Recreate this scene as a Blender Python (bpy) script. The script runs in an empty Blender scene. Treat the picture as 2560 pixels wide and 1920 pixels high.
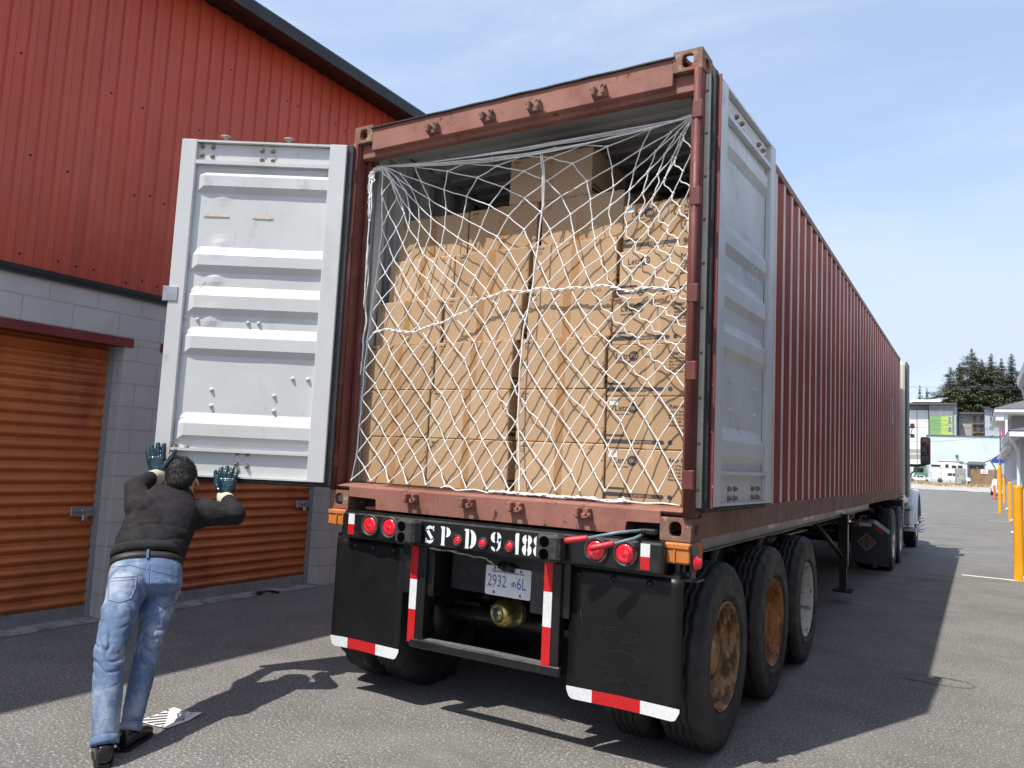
import bpy, bmesh, math, random
import numpy as np
from mathutils import Vector, Matrix, noise as mnoise
from mathutils.bvhtree import BVHTree
PI = math.pi
R = math.radians
sc = bpy.context.scene
col = sc.collection
random.seed(7)
rng = np.random.default_rng(11)

# ------------------------------------------------------------------ camera
CAM = Vector((2.44489917, -3.81276872, 1.53468865))
YAW, PITCH, ROLL, FPX = -0.543580723, 0.0960153938, 0.0474244722, 1936.15271
fw = Vector((math.sin(YAW)*math.cos(PITCH), math.cos(YAW)*math.cos(PITCH), math.sin(PITCH)))
rt0 = Vector((math.cos(YAW), -math.sin(YAW), 0))
up0 = rt0.cross(fw)
rt = math.cos(ROLL)*rt0 + math.sin(ROLL)*up0
up = -math.sin(ROLL)*rt0 + math.cos(ROLL)*up0
cam = bpy.data.cameras.new('camera')
camo = bpy.data.objects.new('camera', cam)
col.objects.link(camo)
mw = Matrix((rt, up, -fw)).transposed().to_4x4()
mw.translation = CAM
camo.matrix_world = mw
cam.sensor_fit = 'HORIZONTAL'
cam.sensor_width = 36.0
cam.lens = 36.0*FPX/2560.0
cam.clip_start = 0.05
cam.clip_end = 6000
sc.camera = camo

def at(px, py, Y):
    """point on the plane y = Y seen at a pixel of the 2560 px wide photograph (used to survey real positions)"""
    d = fw + rt*((px-1280)/FPX) - up*((py-960)/FPX)
    return CAM + d*((Y-CAM.y)/d.y)

# ------------------------------------------------------------------ light
SUN = Vector((0.2386, 0.565, -1)).normalized()
EL = math.asin(-SUN.z)
AZ = math.atan2(-SUN.x, -SUN.y)
w = bpy.data.worlds.new('World')
sc.world = w
w.use_nodes = True
nt = w.node_tree
nt.nodes.clear()
wo = nt.nodes.new('ShaderNodeOutputWorld')
bg = nt.nodes.new('ShaderNodeBackground')
bg.inputs['Strength'].default_value = 0.15
sky = nt.nodes.new('ShaderNodeTexSky')
sky.sky_type = 'NISHITA'
sky.sun_disc = False
sky.sun_elevation = EL
sky.sun_rotation = AZ
sky.air_density = 1.0
sky.dust_density = 1.0
sky.ozone_density = 1.2
tc = nt.nodes.new('ShaderNodeTexCoord')
def wmap(scale, nscale, detail, lo, hi, rough=.55, dist=0.0, rot=(0, 0, 0)):
    m = nt.nodes.new('ShaderNodeMapping')
    m.inputs['Scale'].default_value = scale
    m.inputs['Rotation'].default_value = rot
    nt.links.new(tc.outputs['Generated'], m.inputs['Vector'])
    n = nt.nodes.new('ShaderNodeTexNoise')
    n.inputs['Scale'].default_value = nscale
    n.inputs['Detail'].default_value = detail
    n.inputs['Roughness'].default_value = rough
    n.inputs['Distortion'].default_value = dist
    nt.links.new(m.outputs[0], n.inputs['Vector'])
    r = nt.nodes.new('ShaderNodeMapRange')
    r.interpolation_type = 'SMOOTHSTEP'
    r.inputs['From Min'].default_value = lo
    r.inputs['From Max'].default_value = hi
    nt.links.new(n.outputs['Fac'], r.inputs['Value'])
    return r.outputs['Result']
c1 = wmap((1, 1, 3.2), 1.7, 7, .40, .78, .6, .4, (0, .25, .3))
c2 = wmap((1, 1, 5), 4.5, 8, .45, .9, .62, .8, (.1, .3, 0))
# thin veil of cirrus everywhere, thicker in the streaks
ad = nt.nodes.new('ShaderNodeMath'); ad.operation = 'MULTIPLY_ADD'
ad.inputs[1].default_value = 0.55
ad.inputs[2].default_value = 0.34
nt.links.new(c1, ad.inputs[0])
ad2 = nt.nodes.new('ShaderNodeMath'); ad2.operation = 'MULTIPLY_ADD'; ad2.use_clamp = True
ad2.inputs[1].default_value = 0.14
nt.links.new(c2, ad2.inputs[0]); nt.links.new(ad.outputs[0], ad2.inputs[2])
mix = nt.nodes.new('ShaderNodeMix'); mix.data_type = 'RGBA'
sp = nt.nodes.new('ShaderNodeSeparateXYZ'); nt.links.new(tc.outputs['Generated'], sp.inputs[0])
hz = nt.nodes.new('ShaderNodeMapRange'); hz.interpolation_type = 'SMOOTHSTEP'
hz.inputs['From Min'].default_value = 0.0; hz.inputs['From Max'].default_value = .40
hz.inputs['To Min'].default_value = .38; hz.inputs['To Max'].default_value = 0
nt.links.new(sp.outputs[2], hz.inputs['Value'])
ad3 = nt.nodes.new('ShaderNodeMath'); ad3.operation = 'ADD'; ad3.use_clamp = True
nt.links.new(ad2.outputs[0], ad3.inputs[0]); nt.links.new(hz.outputs[0], ad3.inputs[1])
nt.links.new(ad3.outputs[0], mix.inputs['Factor'])
nt.links.new(sky.outputs[0], mix.inputs['A'])
mix.inputs['B'].default_value = (2.85, 3.3, 4.05, 1)
nt.links.new(mix.outputs['Result'], bg.inputs['Color'])
nt.links.new(bg.outputs[0], wo.inputs[0])

sl = bpy.data.lights.new('sun', 'SUN')
sl.energy = 3.4
sl.angle = R(0.6)
sl.color = (1.0, .945, .86)
so = bpy.data.objects.new('sun', sl)
so.rotation_euler = SUN.to_track_quat('-Z', 'Y').to_euler()
so.location = (-6, -10, 25)
col.objects.link(so)
sc.view_settings.view_transform = 'Standard'
sc.view_settings.look = 'None'
sc.view_settings.gamma = 1
sc.view_settings.exposure = 0.77

# ------------------------------------------------------------------ helpers
def srgb(r, g, b):
    f = lambda c: (c/255/12.92) if c/255 <= .04045 else ((c/255+.055)/1.055)**2.4
    return (f(r), f(g), f(b))
MATS = {}
def M(name, c=(.5, .5, .5), rough=.6, metal=0.0, var=.12, vs=3.0, layers=(), bump=(), coat=0, spec=.5, emit=None, brick=None, rvar=.12, trans=0, sss=0):
    """Procedural material: base colour with soft variation, then layers (colour, scale, lo, hi, stretch, amount, [roughness]) of grime, rust, chalk; bump list of (scale, strength, distance, stretch)."""
    if name in MATS: return MATS[name]
    m = bpy.data.materials.new(name); m.use_nodes = True
    t = m.node_tree; N = t.nodes; L = t.links
    b = N['Principled BSDF']
    g = N.new('ShaderNodeNewGeometry')
    pos = g.outputs['Position']
    def mp(stretch):
        if stretch is None: return pos
        x = N.new('ShaderNodeVectorMath'); x.operation = 'MULTIPLY'
        x.inputs[1].default_value = stretch
        L.new(pos, x.inputs[0]); return x.outputs[0]
    def nz(scale, detail=6, stretch=None, rough=.6, dist=0):
        n = N.new('ShaderNodeTexNoise')
        n.inputs['Scale'].default_value = scale; n.inputs['Detail'].default_value = detail
        n.inputs['Roughness'].default_value = rough; n.inputs['Distortion'].default_value = dist
        L.new(mp(stretch), n.inputs['Vector']); return n.outputs['Fac']
    def rng_(v, a, b_, c_=0., d=1.):
        r = N.new('ShaderNodeMapRange'); r.interpolation_type = 'SMOOTHSTEP'
        r.inputs['From Min'].default_value = a; r.inputs['From Max'].default_value = b_
        r.inputs['To Min'].default_value = c_; r.inputs['To Max'].default_value = d
        L.new(v, r.inputs['Value']); return r.outputs['Result']
    v = nz(vs, 5)
    mx = N.new('ShaderNodeMix'); mx.data_type = 'RGBA'
    mx.inputs['A'].default_value = (*[x*(1-var) for x in c], 1); mx.inputs['B'].default_value = (*[min(x*(1+var), .95) for x in c], 1)
    L.new(rng_(v, .3, .7), mx.inputs['Factor'])
    cur = mx.outputs['Result']
    rcur = None
    rr = rng_(nz(vs*2.3, 4), .3, .7, max(rough-rvar, .03), min(rough+rvar, 1))
    for ly in layers:
        lc, s, lo, hi = ly[:4]; st = ly[4] if len(ly) > 4 else None; am = ly[5] if len(ly) > 5 else 1.0
        f = rng_(nz(s, 8, st, .65), lo, hi, 0, am)
        k = N.new('ShaderNodeMix'); k.data_type = 'RGBA'
        L.new(f, k.inputs['Factor']); L.new(cur, k.inputs['A']); k.inputs['B'].default_value = (*lc, 1)
        cur = k.outputs['Result']
        if len(ly) > 6:
            k2 = N.new('ShaderNodeMix'); k2.data_type = 'FLOAT'
            L.new(f, k2.inputs['Factor']); L.new(rr, k2.inputs['A']); k2.inputs['B'].default_value = ly[6]
            rr = k2.outputs['Result']
    hb = None
    if brick:
        bw, bh, mort, axis = brick
        sx = N.new('ShaderNodeSeparateXYZ'); L.new(pos, sx.inputs[0])
        cb = N.new('ShaderNodeCombineXYZ')
        if axis == 'v':
            a0 = N.new('ShaderNodeMath'); a0.operation = 'ADD'
            L.new(sx.outputs[0], a0.inputs[0]); L.new(sx.outputs[1], a0.inputs[1])
            L.new(a0.outputs[0], cb.inputs[0]); L.new(sx.outputs[2], cb.inputs[1])
        else:
            L.new(sx.outputs[0], cb.inputs[0]); L.new(sx.outputs[1], cb.inputs[1])
        bt = N.new('ShaderNodeTexBrick')
        bt.inputs['Scale'].default_value = 1; bt.inputs['Mortar Size'].default_value = mort
        bt.inputs['Mortar Smooth'].default_value = .35
        bt.inputs['Brick Width'].default_value = bw; bt.inputs['Row Height'].default_value = bh
        bt.inputs['Color1'].default_value = (.82, .82, .82, 1); bt.inputs['Color2'].default_value = (1, 1, 1, 1)
        L.new(cb.outputs[0], bt.inputs['Vector'])
        k = N.new('ShaderNodeMix'); k.data_type = 'RGBA'; k.blend_type = 'MULTIPLY'
        k.inputs['Factor'].default_value = .08
        L.new(cur, k.inputs['A']); L.new(bt.outputs['Color'], k.inputs['B'])
        k3 = N.new('ShaderNodeMix'); k3.data_type = 'RGBA'
        k3.inputs['B'].default_value = (*[x*.9 for x in c], 1)
        L.new(bt.outputs['Fac'], k3.inputs['Factor']); L.new(k.outputs['Result'], k3.inputs['A'])
        cur = k3.outputs['Result']
        iv = N.new('ShaderNodeMath'); iv.operation = 'SUBTRACT'; iv.inputs[0].default_value = 1
        L.new(bt.outputs['Fac'], iv.inputs[1])
        hb = N.new('ShaderNodeBump'); hb.inputs['Strength'].default_value = .9; hb.inputs['Distance'].default_value = .006
        L.new(iv.outputs[0], hb.inputs['Height'])
    L.new(cur, b.inputs['Base Color']); L.new(rr, b.inputs['Roughness'])
    b.inputs['Metallic'].default_value = metal
    b.inputs['Specular IOR Level'].default_value = spec
    b.inputs['Coat Weight'].default_value = coat
    b.inputs['Coat Roughness'].default_value = .08
    if trans:
        b.inputs['Transmission Weight'].default_value = trans
    if emit:
        b.inputs['Emission Color'].default_value = (*emit[:3], 1); b.inputs['Emission Strength'].default_value = emit[3]
    prev = hb.outputs[0] if hb else None
    for bp in bump:
        s, st, dist = bp[:3]; stre = bp[3] if len(bp) > 3 else None
        q = N.new('ShaderNodeBump'); q.inputs['Strength'].default_value = st; q.inputs['Distance'].default_value = dist
        L.new(nz(s, 5, stre), q.inputs['Height'])
        if prev: L.new(prev, q.inputs['Normal'])
        prev = q.outputs[0]
    if prev: L.new(prev, b.inputs['Normal'])
    MATS[name] = m
    return m

def tag(o, label=None, cat=None, group=None, kind=None):
    if label: o['label'] = label
    if cat: o['category'] = cat
    if group: o['group'] = group
    if kind: o['kind'] = kind
    return o
def thing(name, loc, label, cat, group=None):
    o = bpy.data.objects.new(name, None); col.objects.link(o)
    o.empty_display_size = .2
    o.location = loc
    return tag(o, label, cat, group)
def rootloc(p):
    while p.parent: p = p.parent
    return Vector(p.location)
def frame(o, x=None, z=None, y=None):
    """matrix from origin and two axes"""
    if x is not None: x = Vector(x).normalized()
    if y is not None: y = Vector(y).normalized()
    if z is not None: z = Vector(z).normalized()
    if x is None: x = y.cross(z).normalized()
    if z is None: z = x.cross(y).normalized()
    y = z.cross(x).normalized(); x = y.cross(z).normalized()
    m = Matrix((x, y, z)).transposed().to_4x4(); m.translation = Vector(o)
    return m

class MB:
    def __init__(s): s.v = []; s.f = []; s.mi = []; s.sm = []
    def add(s, vs, fs, mi=0, smooth=False, mat=None):
        n = len(s.v)
        if mat is not None: vs = [mat @ Vector(p) for p in vs]
        s.v.extend([tuple(p) for p in vs])
        for f in fs: s.f.append([n+i for i in f]); s.mi.append(mi); s.sm.append(smooth)
        return s
    def box(s, lo, hi, mi=0, mat=None, bev=0.0):
        x0, y0, z0 = lo; x1, y1, z1 = hi
        if x0 > x1: x0, x1 = x1, x0
        if y0 > y1: y0, y1 = y1, y0
        if z0 > z1: z0, z1 = z1, z0
        if bev > 0:
            b = min(bev, (x1-x0)*.45, (y1-y0)*.45, (z1-z0)*.45)
            vs = []; idx = {}
            for ix, X in enumerate((x0, x1)):
                for iy, Y in enumerate((y0, y1)):
                    for iz, Z in enumerate((z0, z1)):
                        sx, sy, sz = (1-2*ix)*b, (1-2*iy)*b, (1-2*iz)*b
                        for a, p in enumerate(((X, Y+sy, Z+sz), (X+sx, Y, Z+sz), (X+sx, Y+sy, Z))):
                            idx[ix, iy, iz, a] = len(vs); vs.append(p)
            F = []
            F.append([idx[0, j, k, 0] for j, k in ((0, 0), (0, 1), (1, 1), (1, 0))]); F.append([idx[1, j, k, 0] for j, k in ((0, 0), (1, 0), (1, 1), (0, 1))])
            F.append([idx[i, 0, k, 1] for i, k in ((0, 0), (1, 0), (1, 1), (0, 1))]); F.append([idx[i, 1, k, 1] for i, k in ((0, 0), (0, 1), (1, 1), (1, 0))])
            F.append([idx[i, j, 0, 2] for i, j in ((0, 0), (0, 1), (1, 1), (1, 0))]); F.append([idx[i, j, 1, 2] for i, j in ((0, 0), (1, 0), (1, 1), (0, 1))])
            for j in (0, 1):
                for k in (0, 1): F.append([idx[0, j, k, 1], idx[1, j, k, 1], idx[1, j, k, 2], idx[0, j, k, 2]])
            for i in (0, 1):
                for k in (0, 1): F.append([idx[i, 0, k, 0], idx[i, 1, k, 0], idx[i, 1, k, 2], idx[i, 0, k, 2]])
            for i in (0, 1):
                for j in (0, 1): F.append([idx[i, j, 0, 0], idx[i, j, 1, 0], idx[i, j, 1, 1], idx[i, j, 0, 1]])
            for i in (0, 1):
                for j in (0, 1):
                    for k in (0, 1): F.append([idx[i, j, k, a] for a in (0, 1, 2)])
            return s.add(vs, F, mi, False, mat)
        vs = [(x0, y0, z0), (x1, y0, z0), (x1, y1, z0), (x0, y1, z0), (x0, y0, z1), (x1, y0, z1), (x1, y1, z1), (x0, y1, z1)]
        return s.add(vs, [(0, 3, 2, 1), (4, 5, 6, 7), (0, 1, 5, 4), (1, 2, 6, 5), (2, 3, 7, 6), (3, 0, 4, 7)], mi, False, mat)
    def prism(s, poly, d0, d1, mat=None, mi=0, smooth=False):
        """poly in local xy extruded along local z from d0 to d1"""
        n = len(poly)
        vs = [(x, y, d0) for x, y in poly]+[(x, y, d1) for x, y in poly]
        fs = [list(range(n))[::-1], list(range(n, 2*n))]
        s.add(vs, fs, mi, False, mat)
        m0 = len(s.v)-2*n
        for i in range(n):
            s.f.append([m0+i, m0+(i+1) % n, m0+n+(i+1) % n, m0+n+i]); s.mi.append(mi); s.sm.append(smooth)
        return s
    def tube(s, pts, r, n=8, mi=0, caps=True, closed=False, smooth=True, flat=None):
        pts = [Vector(p) for p in pts]; K = len(pts)
        rs = r if hasattr(r, '__len__') else [r]*K
        base = len(s.v); prevn = None
        for k, p in enumerate(pts):
            if closed: t = pts[(k+1) % K]-pts[k-1]
            else: t = pts[min(k+1, K-1)]-pts[max(k-1, 0)]
            if t.length < 1e-9: t = Vector((0, 0, 1))
            t.normalize()
            if prevn is None:
                a = Vector((0, 0, 1)) if abs(t.z) < .9 else Vector((1, 0, 0))
                nn = t.cross(a).normalized()
            else:
                nn = (prevn-t*prevn.dot(t))
                nn = nn.normalized() if nn.length > 1e-6 else t.cross(Vector((1, 0, 0))).normalized()
            prevn = nn; bb = t.cross(nn)
            for i in range(n):
                a = 2*PI*i/n
                s.v.append(tuple(p+(nn*math.cos(a)+bb*math.sin(a))*rs[k]))
        for k in range(K if closed else K-1):
            a0 = base+k*n; a1 = base+((k+1) % K)*n
            for i in range(n):
                s.f.append([a0+i, a0+(i+1) % n, a1+(i+1) % n, a1+i]); s.mi.append(mi); s.sm.append(smooth)
        if caps and not closed:
            s.f.append([base+i for i in range(n)][::-1]); s.mi.append(mi); s.sm.append(False)
            s.f.append([base+(K-1)*n+i for i in range(n)]); s.mi.append(mi); s.sm.append(False)
        return s
    def lathe(s, prof, n=32, mat=None, mi=0, smooth=True, a0=0, a1=2*PI, caps=False):
        """prof: list of (r, h) turned about local z"""
        full = abs(a1-a0-2*PI) < 1e-6
        cnt = n if full else n+1
        vs = []
        for i in range(cnt):
            a = a0+(a1-a0)*i/n
            for r, h in prof: vs.append((r*math.cos(a), r*math.sin(a), h))
        K = len(prof); fs = []
        for i in range(n):
            j = (i+1) % cnt
            for k in range(K-1):
                if prof[k][0] < 1e-7: fs.append([i*K+k, j*K+k+1, i*K+k+1])
                elif prof[k+1][0] < 1e-7: fs.append([i*K+k, j*K+k, i*K+k+1])
                else: fs.append([i*K+k, j*K+k, j*K+k+1, i*K+k+1])
        return s.add(vs, fs, mi, smooth, mat)
    def cyl(s, p0, p1, r, n=20, mi=0, r1=None):
        p0 = Vector(p0); p1 = Vector(p1); r1 = r if r1 is None else r1
        m = frame(p0, z=(p1-p0), x=(p1-p0).orthogonal())
        h = (p1-p0).length
        return s.lathe([(0, 0), (r, 0), (r, 1e-5), (r1, h-1e-5), (r1, h), (0, h)], n, m, mi)
    def ball(s, c, r, n=10, mi=0, mat=None):
        prof = [(math.sin(PI*k/n)*(r if not hasattr(r, '__len__') else 1), -math.cos(PI*k/n)*(r if not hasattr(r, '__len__') else 1)) for k in range(n+1)]
        prof[0] = (0, prof[0][1]); prof[-1] = (0, prof[-1][1])
        m = Matrix.Translation(Vector(c))
        if hasattr(r, '__len__'): m = m @ Matrix.Diagonal((*r, 1))
        if mat is not None: m = mat @ m
        return s.lathe(prof, n*2, m, mi)
    def quad(s, a, b, c, d, mi=0): return s.add([a, b, c, d], [(0, 1, 2, 3)], mi)
    def text(s, txt, size, mat, mi=0, bold=0.0, shear=0.0, align='LEFT', depth=0.0006, space=1.0, sx=1.0):
        key = (txt, round(bold, 4), round(shear, 3), align, space)
        if key not in TXT:
            cu = bpy.data.curves.new('t', 'FONT'); cu.body = txt; cu.size = 1; cu.offset = bold; cu.shear = shear
            cu.align_x = align; cu.space_character = space; cu.resolution_u = 3
            ob = bpy.data.objects.new('t', cu)
            me = bpy.data.meshes.new_from_object(ob)
            TXT[key] = ([tuple(v.co) for v in me.vertices], [tuple(p.vertices) for p in me.polygons])
            bpy.data.objects.remove(ob); bpy.data.curves.remove(cu); bpy.data.meshes.remove(me)
        V, F = TXT[key]
        return s.add([(x*size*sx, y*size, depth) for x, y, z in V], F, mi, False, mat)
    def build(s, name, mats, parent=None, label=None, bevel=0, fix=True, **kw):
        me = bpy.data.meshes.new(name)
        if parent is not None:
            o0 = rootloc(parent)
            v = [(a-o0.x, b-o0.y, c-o0.z) for a, b, c in s.v]
        else: v = s.v
        me.from_pydata(v, [], s.f)
        if not isinstance(mats, (list, tuple)): mats = [mats]
        for m in mats: me.materials.append(m)
        if len(mats) > 1: me.polygons.foreach_set('material_index', s.mi)
        me.polygons.foreach_set('use_smooth', s.sm)
        me.update()
        if fix:
            bm = bmesh.new(); bm.from_mesh(me)
            bmesh.ops.recalc_face_normals(bm, faces=bm.faces)
            bm.to_mesh(me); bm.free()
        o = bpy.data.objects.new(name, me); col.objects.link(o)
        if parent is not None: o.parent = parent
        if label: o['label'] = label
        if bevel:
            b = o.modifiers.new('b', 'BEVEL'); b.width = bevel; b.segments = 2; b.limit_method = 'ANGLE'; b.angle_limit = R(50)
        for k, val in kw.items(): o[k] = val
        return o
TXT = {}
def struct(name, mb, mats, label=None, cat=None):
    o = mb.build(name, mats); o['kind'] = 'structure'
    if label: o['label'] = label
    if cat: o['category'] = cat
    return o
def copy_tree(o, parent=None, name=None):
    c = o.copy(); col.objects.link(c)
    if parent is not None: c.parent = parent
    for ch in list(o.children): copy_tree(ch, c)
    return c
def bake(mb, voxel, smooth=0, sub=0):
    """voxel-union the pieces of mb into one continuous surface; returns MB"""
    me = bpy.data.meshes.new('tmp'); me.from_pydata(mb.v, [], mb.f)
    bm = bmesh.new(); bm.from_mesh(me); bmesh.ops.recalc_face_normals(bm, faces=bm.faces); bm.to_mesh(me); bm.free()
    o = bpy.data.objects.new('tmp', me); col.objects.link(o)
    r = o.modifiers.new('r', 'REMESH'); r.mode = 'VOXEL'; r.voxel_size = voxel
    if smooth:
        q = o.modifiers.new('s', 'SMOOTH'); q.factor = .5; q.iterations = smooth
    dg = bpy.context.evaluated_depsgraph_get(); dg.update()
    m2 = bpy.data.meshes.new_from_object(o.evaluated_get(dg))
    out = MB()
    out.v = [tuple(v.co) for v in m2.vertices]; out.f = [list(p.vertices) for p in m2.polygons]
    out.mi = [0]*len(out.f); out.sm = [True]*len(out.f)
    bpy.data.objects.remove(o); bpy.data.meshes.remove(me); bpy.data.meshes.remove(m2)
    return out
def vnormals(mb):
    V = np.array(mb.v); N = np.zeros_like(V)
    for f in mb.f:
        a, b, c = V[f[0]], V[f[1]], V[f[2]]
        n = np.cross(b-a, c-a)
        for i in f: N[i] += n
    return N/(np.linalg.norm(N, axis=1)[:, None]+1e-12)
def ell(c, ax, rx, ry, n=24):
    """ring of points: centre, (x axis, y axis)"""
    return [Vector(c)+ax[0]*(rx*math.cos(2*PI*i/n))+ax[1]*(ry*math.sin(2*PI*i/n)) for i in range(n)]
def loft(mb, rings, mi=0, cap=True, smooth=True):
    n = len(rings[0]); base = len(mb.v)
    for r_ in rings: mb.v.extend([tuple(p) for p in r_])
    for k in range(len(rings)-1):
        for i in range(n):
            mb.f.append([base+k*n+i, base+k*n+(i+1) % n, base+(k+1)*n+(i+1) % n, base+(k+1)*n+i]); mb.mi.append(mi); mb.sm.append(smooth)
    if cap:
        mb.f.append([base+i for i in range(n)][::-1]); mb.mi.append(mi); mb.sm.append(smooth)
        mb.f.append([base+(len(rings)-1)*n+i for i in range(n)]); mb.mi.append(mi); mb.sm.append(smooth)
    return mb
# ------------------------------------------------------------------ materials
m_asph = M('asphalt', (.160, .155, .145), .88, var=.16, vs=1.3, layers=[((.46, .45, .43), 62, .555, .61, None, .85), ((.035, .034, .033), 80, .54, .60, None, .85), ((.23, .222, .20), .55, .5, .75, None, .45), ((.085, .082, .076), .8, .54, .70, (.3, 1, 1), .55), ((.19, .185, .17), 22, .62, .7, None, .5)], bump=[(140, .55, .006), (30, .25, .01)])
m_conc = M('concrete', (.30, .29, .27), .9, var=.2, vs=4, layers=[((.08, .08, .078), 6, .48, .62, None, .8), ((.04, .04, .04), 2.5, .58, .7, None, .6)], bump=[(60, .4, .006)])
m_gravel = M('gravel', (.42, .40, .37), .95, var=.25, vs=2, layers=[((.2, .19, .17), 9, .5, .7)], bump=[(20, .6, .05)])
m_drygr = M('dry_grass', (.42, .31, .12), .9, var=.3, vs=1.2, layers=[((.16, .15, .06), 2.3, .5, .65), ((.45, .42, .33), 1.1, .6, .7)])
m_cmu = M('painted_block_grey', (.46, .44, .415), .75, var=.06, vs=2.0, brick=(.406, .2032, .007, 'v'), layers=[((.30, .285, .27), 5, .58, .72, (1, 1, .3), .55), ((.54, .52, .50), 9, .64, .74, None, .35)], bump=[(90, .35, .003)])
m_cmup = M('painted_concrete_grey', (.27, .27, .285), .75, var=.08, vs=2.0, layers=[((.10, .10, .105), 5, .60, .72, (1, 1, .3), .5)], bump=[(90, .3, .003)])
m_siding = M('siding_red', (.45, .064, .026), .45, var=.07, vs=1.1, layers=[((.34, .045, .018), 2.5, .5, .72, (1, 1, .12), .7), ((.50, .12, .08), 8, .72, .8, None, .3)], rvar=.08)
m_flash = M('flashing_black', (.008, .008, .009), .5, var=.2)
m_rdoor = M('roller_door_orange', (.47, .128, .030), .42, var=.12, vs=1.5, layers=[((.25, .055, .020), 3.0, .46, .68, (1, 1, .35), .7), ((.10, .03, .02), 12, .66, .76, (1, 1, .25), .5)], rvar=.1)
m_lintel = M('lintel_red', (.16, .022, .02), .5, var=.15, layers=[((.06, .03, .02), 9, .6, .7)])
m_galv = M('galvanised', (.38, .39, .40), .42, .75, var=.15, vs=12, layers=[((.16, .15, .13), 8, .58, .7, None, .6, .8)])
m_steel = M('worn_steel', (.33, .32, .30), .4, .8, var=.2, vs=20, layers=[((.10, .06, .035), 15, .55, .68, None, .8, .9)])
m_brass = M('padlock_steel', (.62, .60, .56), .3, .85)
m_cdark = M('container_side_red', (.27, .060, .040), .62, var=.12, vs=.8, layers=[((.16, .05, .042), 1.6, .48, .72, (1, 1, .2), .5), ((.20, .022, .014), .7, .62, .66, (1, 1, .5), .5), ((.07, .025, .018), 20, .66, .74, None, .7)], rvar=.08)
m_crib = M('container_rib_chalked_skylit', (.64, .48, .44), .8, var=.18, vs=1.5, layers=[((.18, .05, .04), 5, .60, .72, (1, 1, .15), .7), ((.42, .36, .33), 9, .62, .74, (1, 1, .4), .5)])  # chalky worn outer flats, with the sky light they catch put into the colour
m_cpink = M('container_faded_red', (.27, .115, .085), .72, var=.16, vs=2.2, layers=[((.20, .062, .044), 3.2, .46, .66, None, .7), ((.30, .145, .12), 6, .54, .70, (1, 1, .3), .6), ((.15, .10, .07), 9, .54, .68, (1, 1, .35), .75), ((.055, .03, .02), 21, .59, .67, (1, 1, .5), .95, .9), ((.36, .27, .22), 34, .66, .70, None, .8)], bump=[(25, .15, .003)])
m_crust = M('casting_rust', (.20, .12, .08), .85, var=.3, vs=9, layers=[((.25, .085, .065), 8, .52, .58, None, .9), ((.36, .29, .20), 19, .58, .64, None, .85), ((.05, .03, .02), 24, .58, .68, None, .8)], bump=[(60, .5, .004)])
m_cpost = M('container_post_red', (.125, .032, .025), .6, var=.18, vs=5, layers=[((.29, .12, .09), 9, .56, .70, (1, 1, .3), .6), ((.28, .13, .06), 16, .66, .72, (1, 1, .15), .8), ((.05, .022, .015), 20, .62, .72, (1, 1, .3), .8)], bump=[(30, .2, .003)])
m_cbrown = M('container_rail_brown', (.22, .115, .085), .75, var=.2, vs=2.4, layers=[((.09, .045, .035), 5, .5, .68, (1, 1, .5), .7), ((.27, .17, .13), 11, .6, .72, None, .5)])
m_cgrey = M('container_inner_grey', (.64, .66, .66), .6, var=.07, vs=1.6, layers=[((.36, .37, .36), 4, .55, .72, (1, 1, .35), .6), ((.22, .15, .09), 21, .70, .76, (1, 1, .3), .7)])
m_dgrey = M('door_inner_grey', (.57, .58, .57), .48, var=.05, vs=1.6, layers=[((.42, .42, .40), 2.6, .55, .75, (1, 1, .35), .5), ((.36, .34, .30), 6, .58, .72, (1, 1, .6), .6), ((.30, .22, .15), 30, .72, .77, None, .6), ((.72, .73, .73), 13, .66, .75, (1, 1, .2), .5), ((.36, .27, .18), 5, .64, .73, (5, 5, .35), .5)], bump=[(4, .2, .012), (50, .1, .002)])
m_floorw = M('container_floor_wood', (.16, .09, .05), .8, var=.3, vs=3, layers=[((.06, .04, .03), 7, .5, .65, (6, 1, 1))])
m_rubber = M('rubber_black', (.022, .022, .024), .6, var=.25, vs=8, layers=[((.07, .07, .068), 11, .58, .72, None, .5)])
m_cream = M('retainer_cream', (.52, .49, .40), .6, var=.1, vs=6, layers=[((.30, .20, .10), 14, .62, .70, None, .8)])
m_bolt = M('bolt_zinc_rust', (.24, .20, .145), .7, 0, var=.3, vs=40, layers=[((.14, .08, .04), 60, .5, .6, None, .8, .9)])
m_boltp = M('bolt_painted', (.60, .61, .60), .5, var=.1, vs=40, layers=[((.30, .20, .10), 50, .58, .66, None, .8)])
m_chalk = M('chalk', (.75, .76, .76), .9)
m_tape = M('tape_remnant', (.60, .55, .42), .5, var=.15, vs=30)

# ------------------------------------------------------------------ ground
def gz(y): return 0.0 if y < 45 else (.42*(y-45)/40 if y < 85 else (.42+.63*(y-85)/15 if y < 100 else 1.05+.0*(y-100)))
def gstrip(name, ys, x0, x1, dz, mat, nx=1, **kw):
    b = MB(); vs = []; fs = []
    xs = [x0+(x1-x0)*i/nx for i in range(nx+1)]
    for y in ys:
        for x in xs: vs.append((x, y, gz(y)+dz))
    for j in range(len(ys)-1):
        for i in range(nx): a = j*(nx+1)+i; fs.append((a, a+1, a+nx+2, a+nx+1))
    b.add(vs, fs)
    o = b.build(name, mat); tag(o, kind='structure', **kw); return o
gstrip('ground', [-300, -60, -10, 10, 45, 65, 85, 100, 130, 400, 1500, 3000], -1500, 1500, 0, m_asph, 2)
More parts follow.
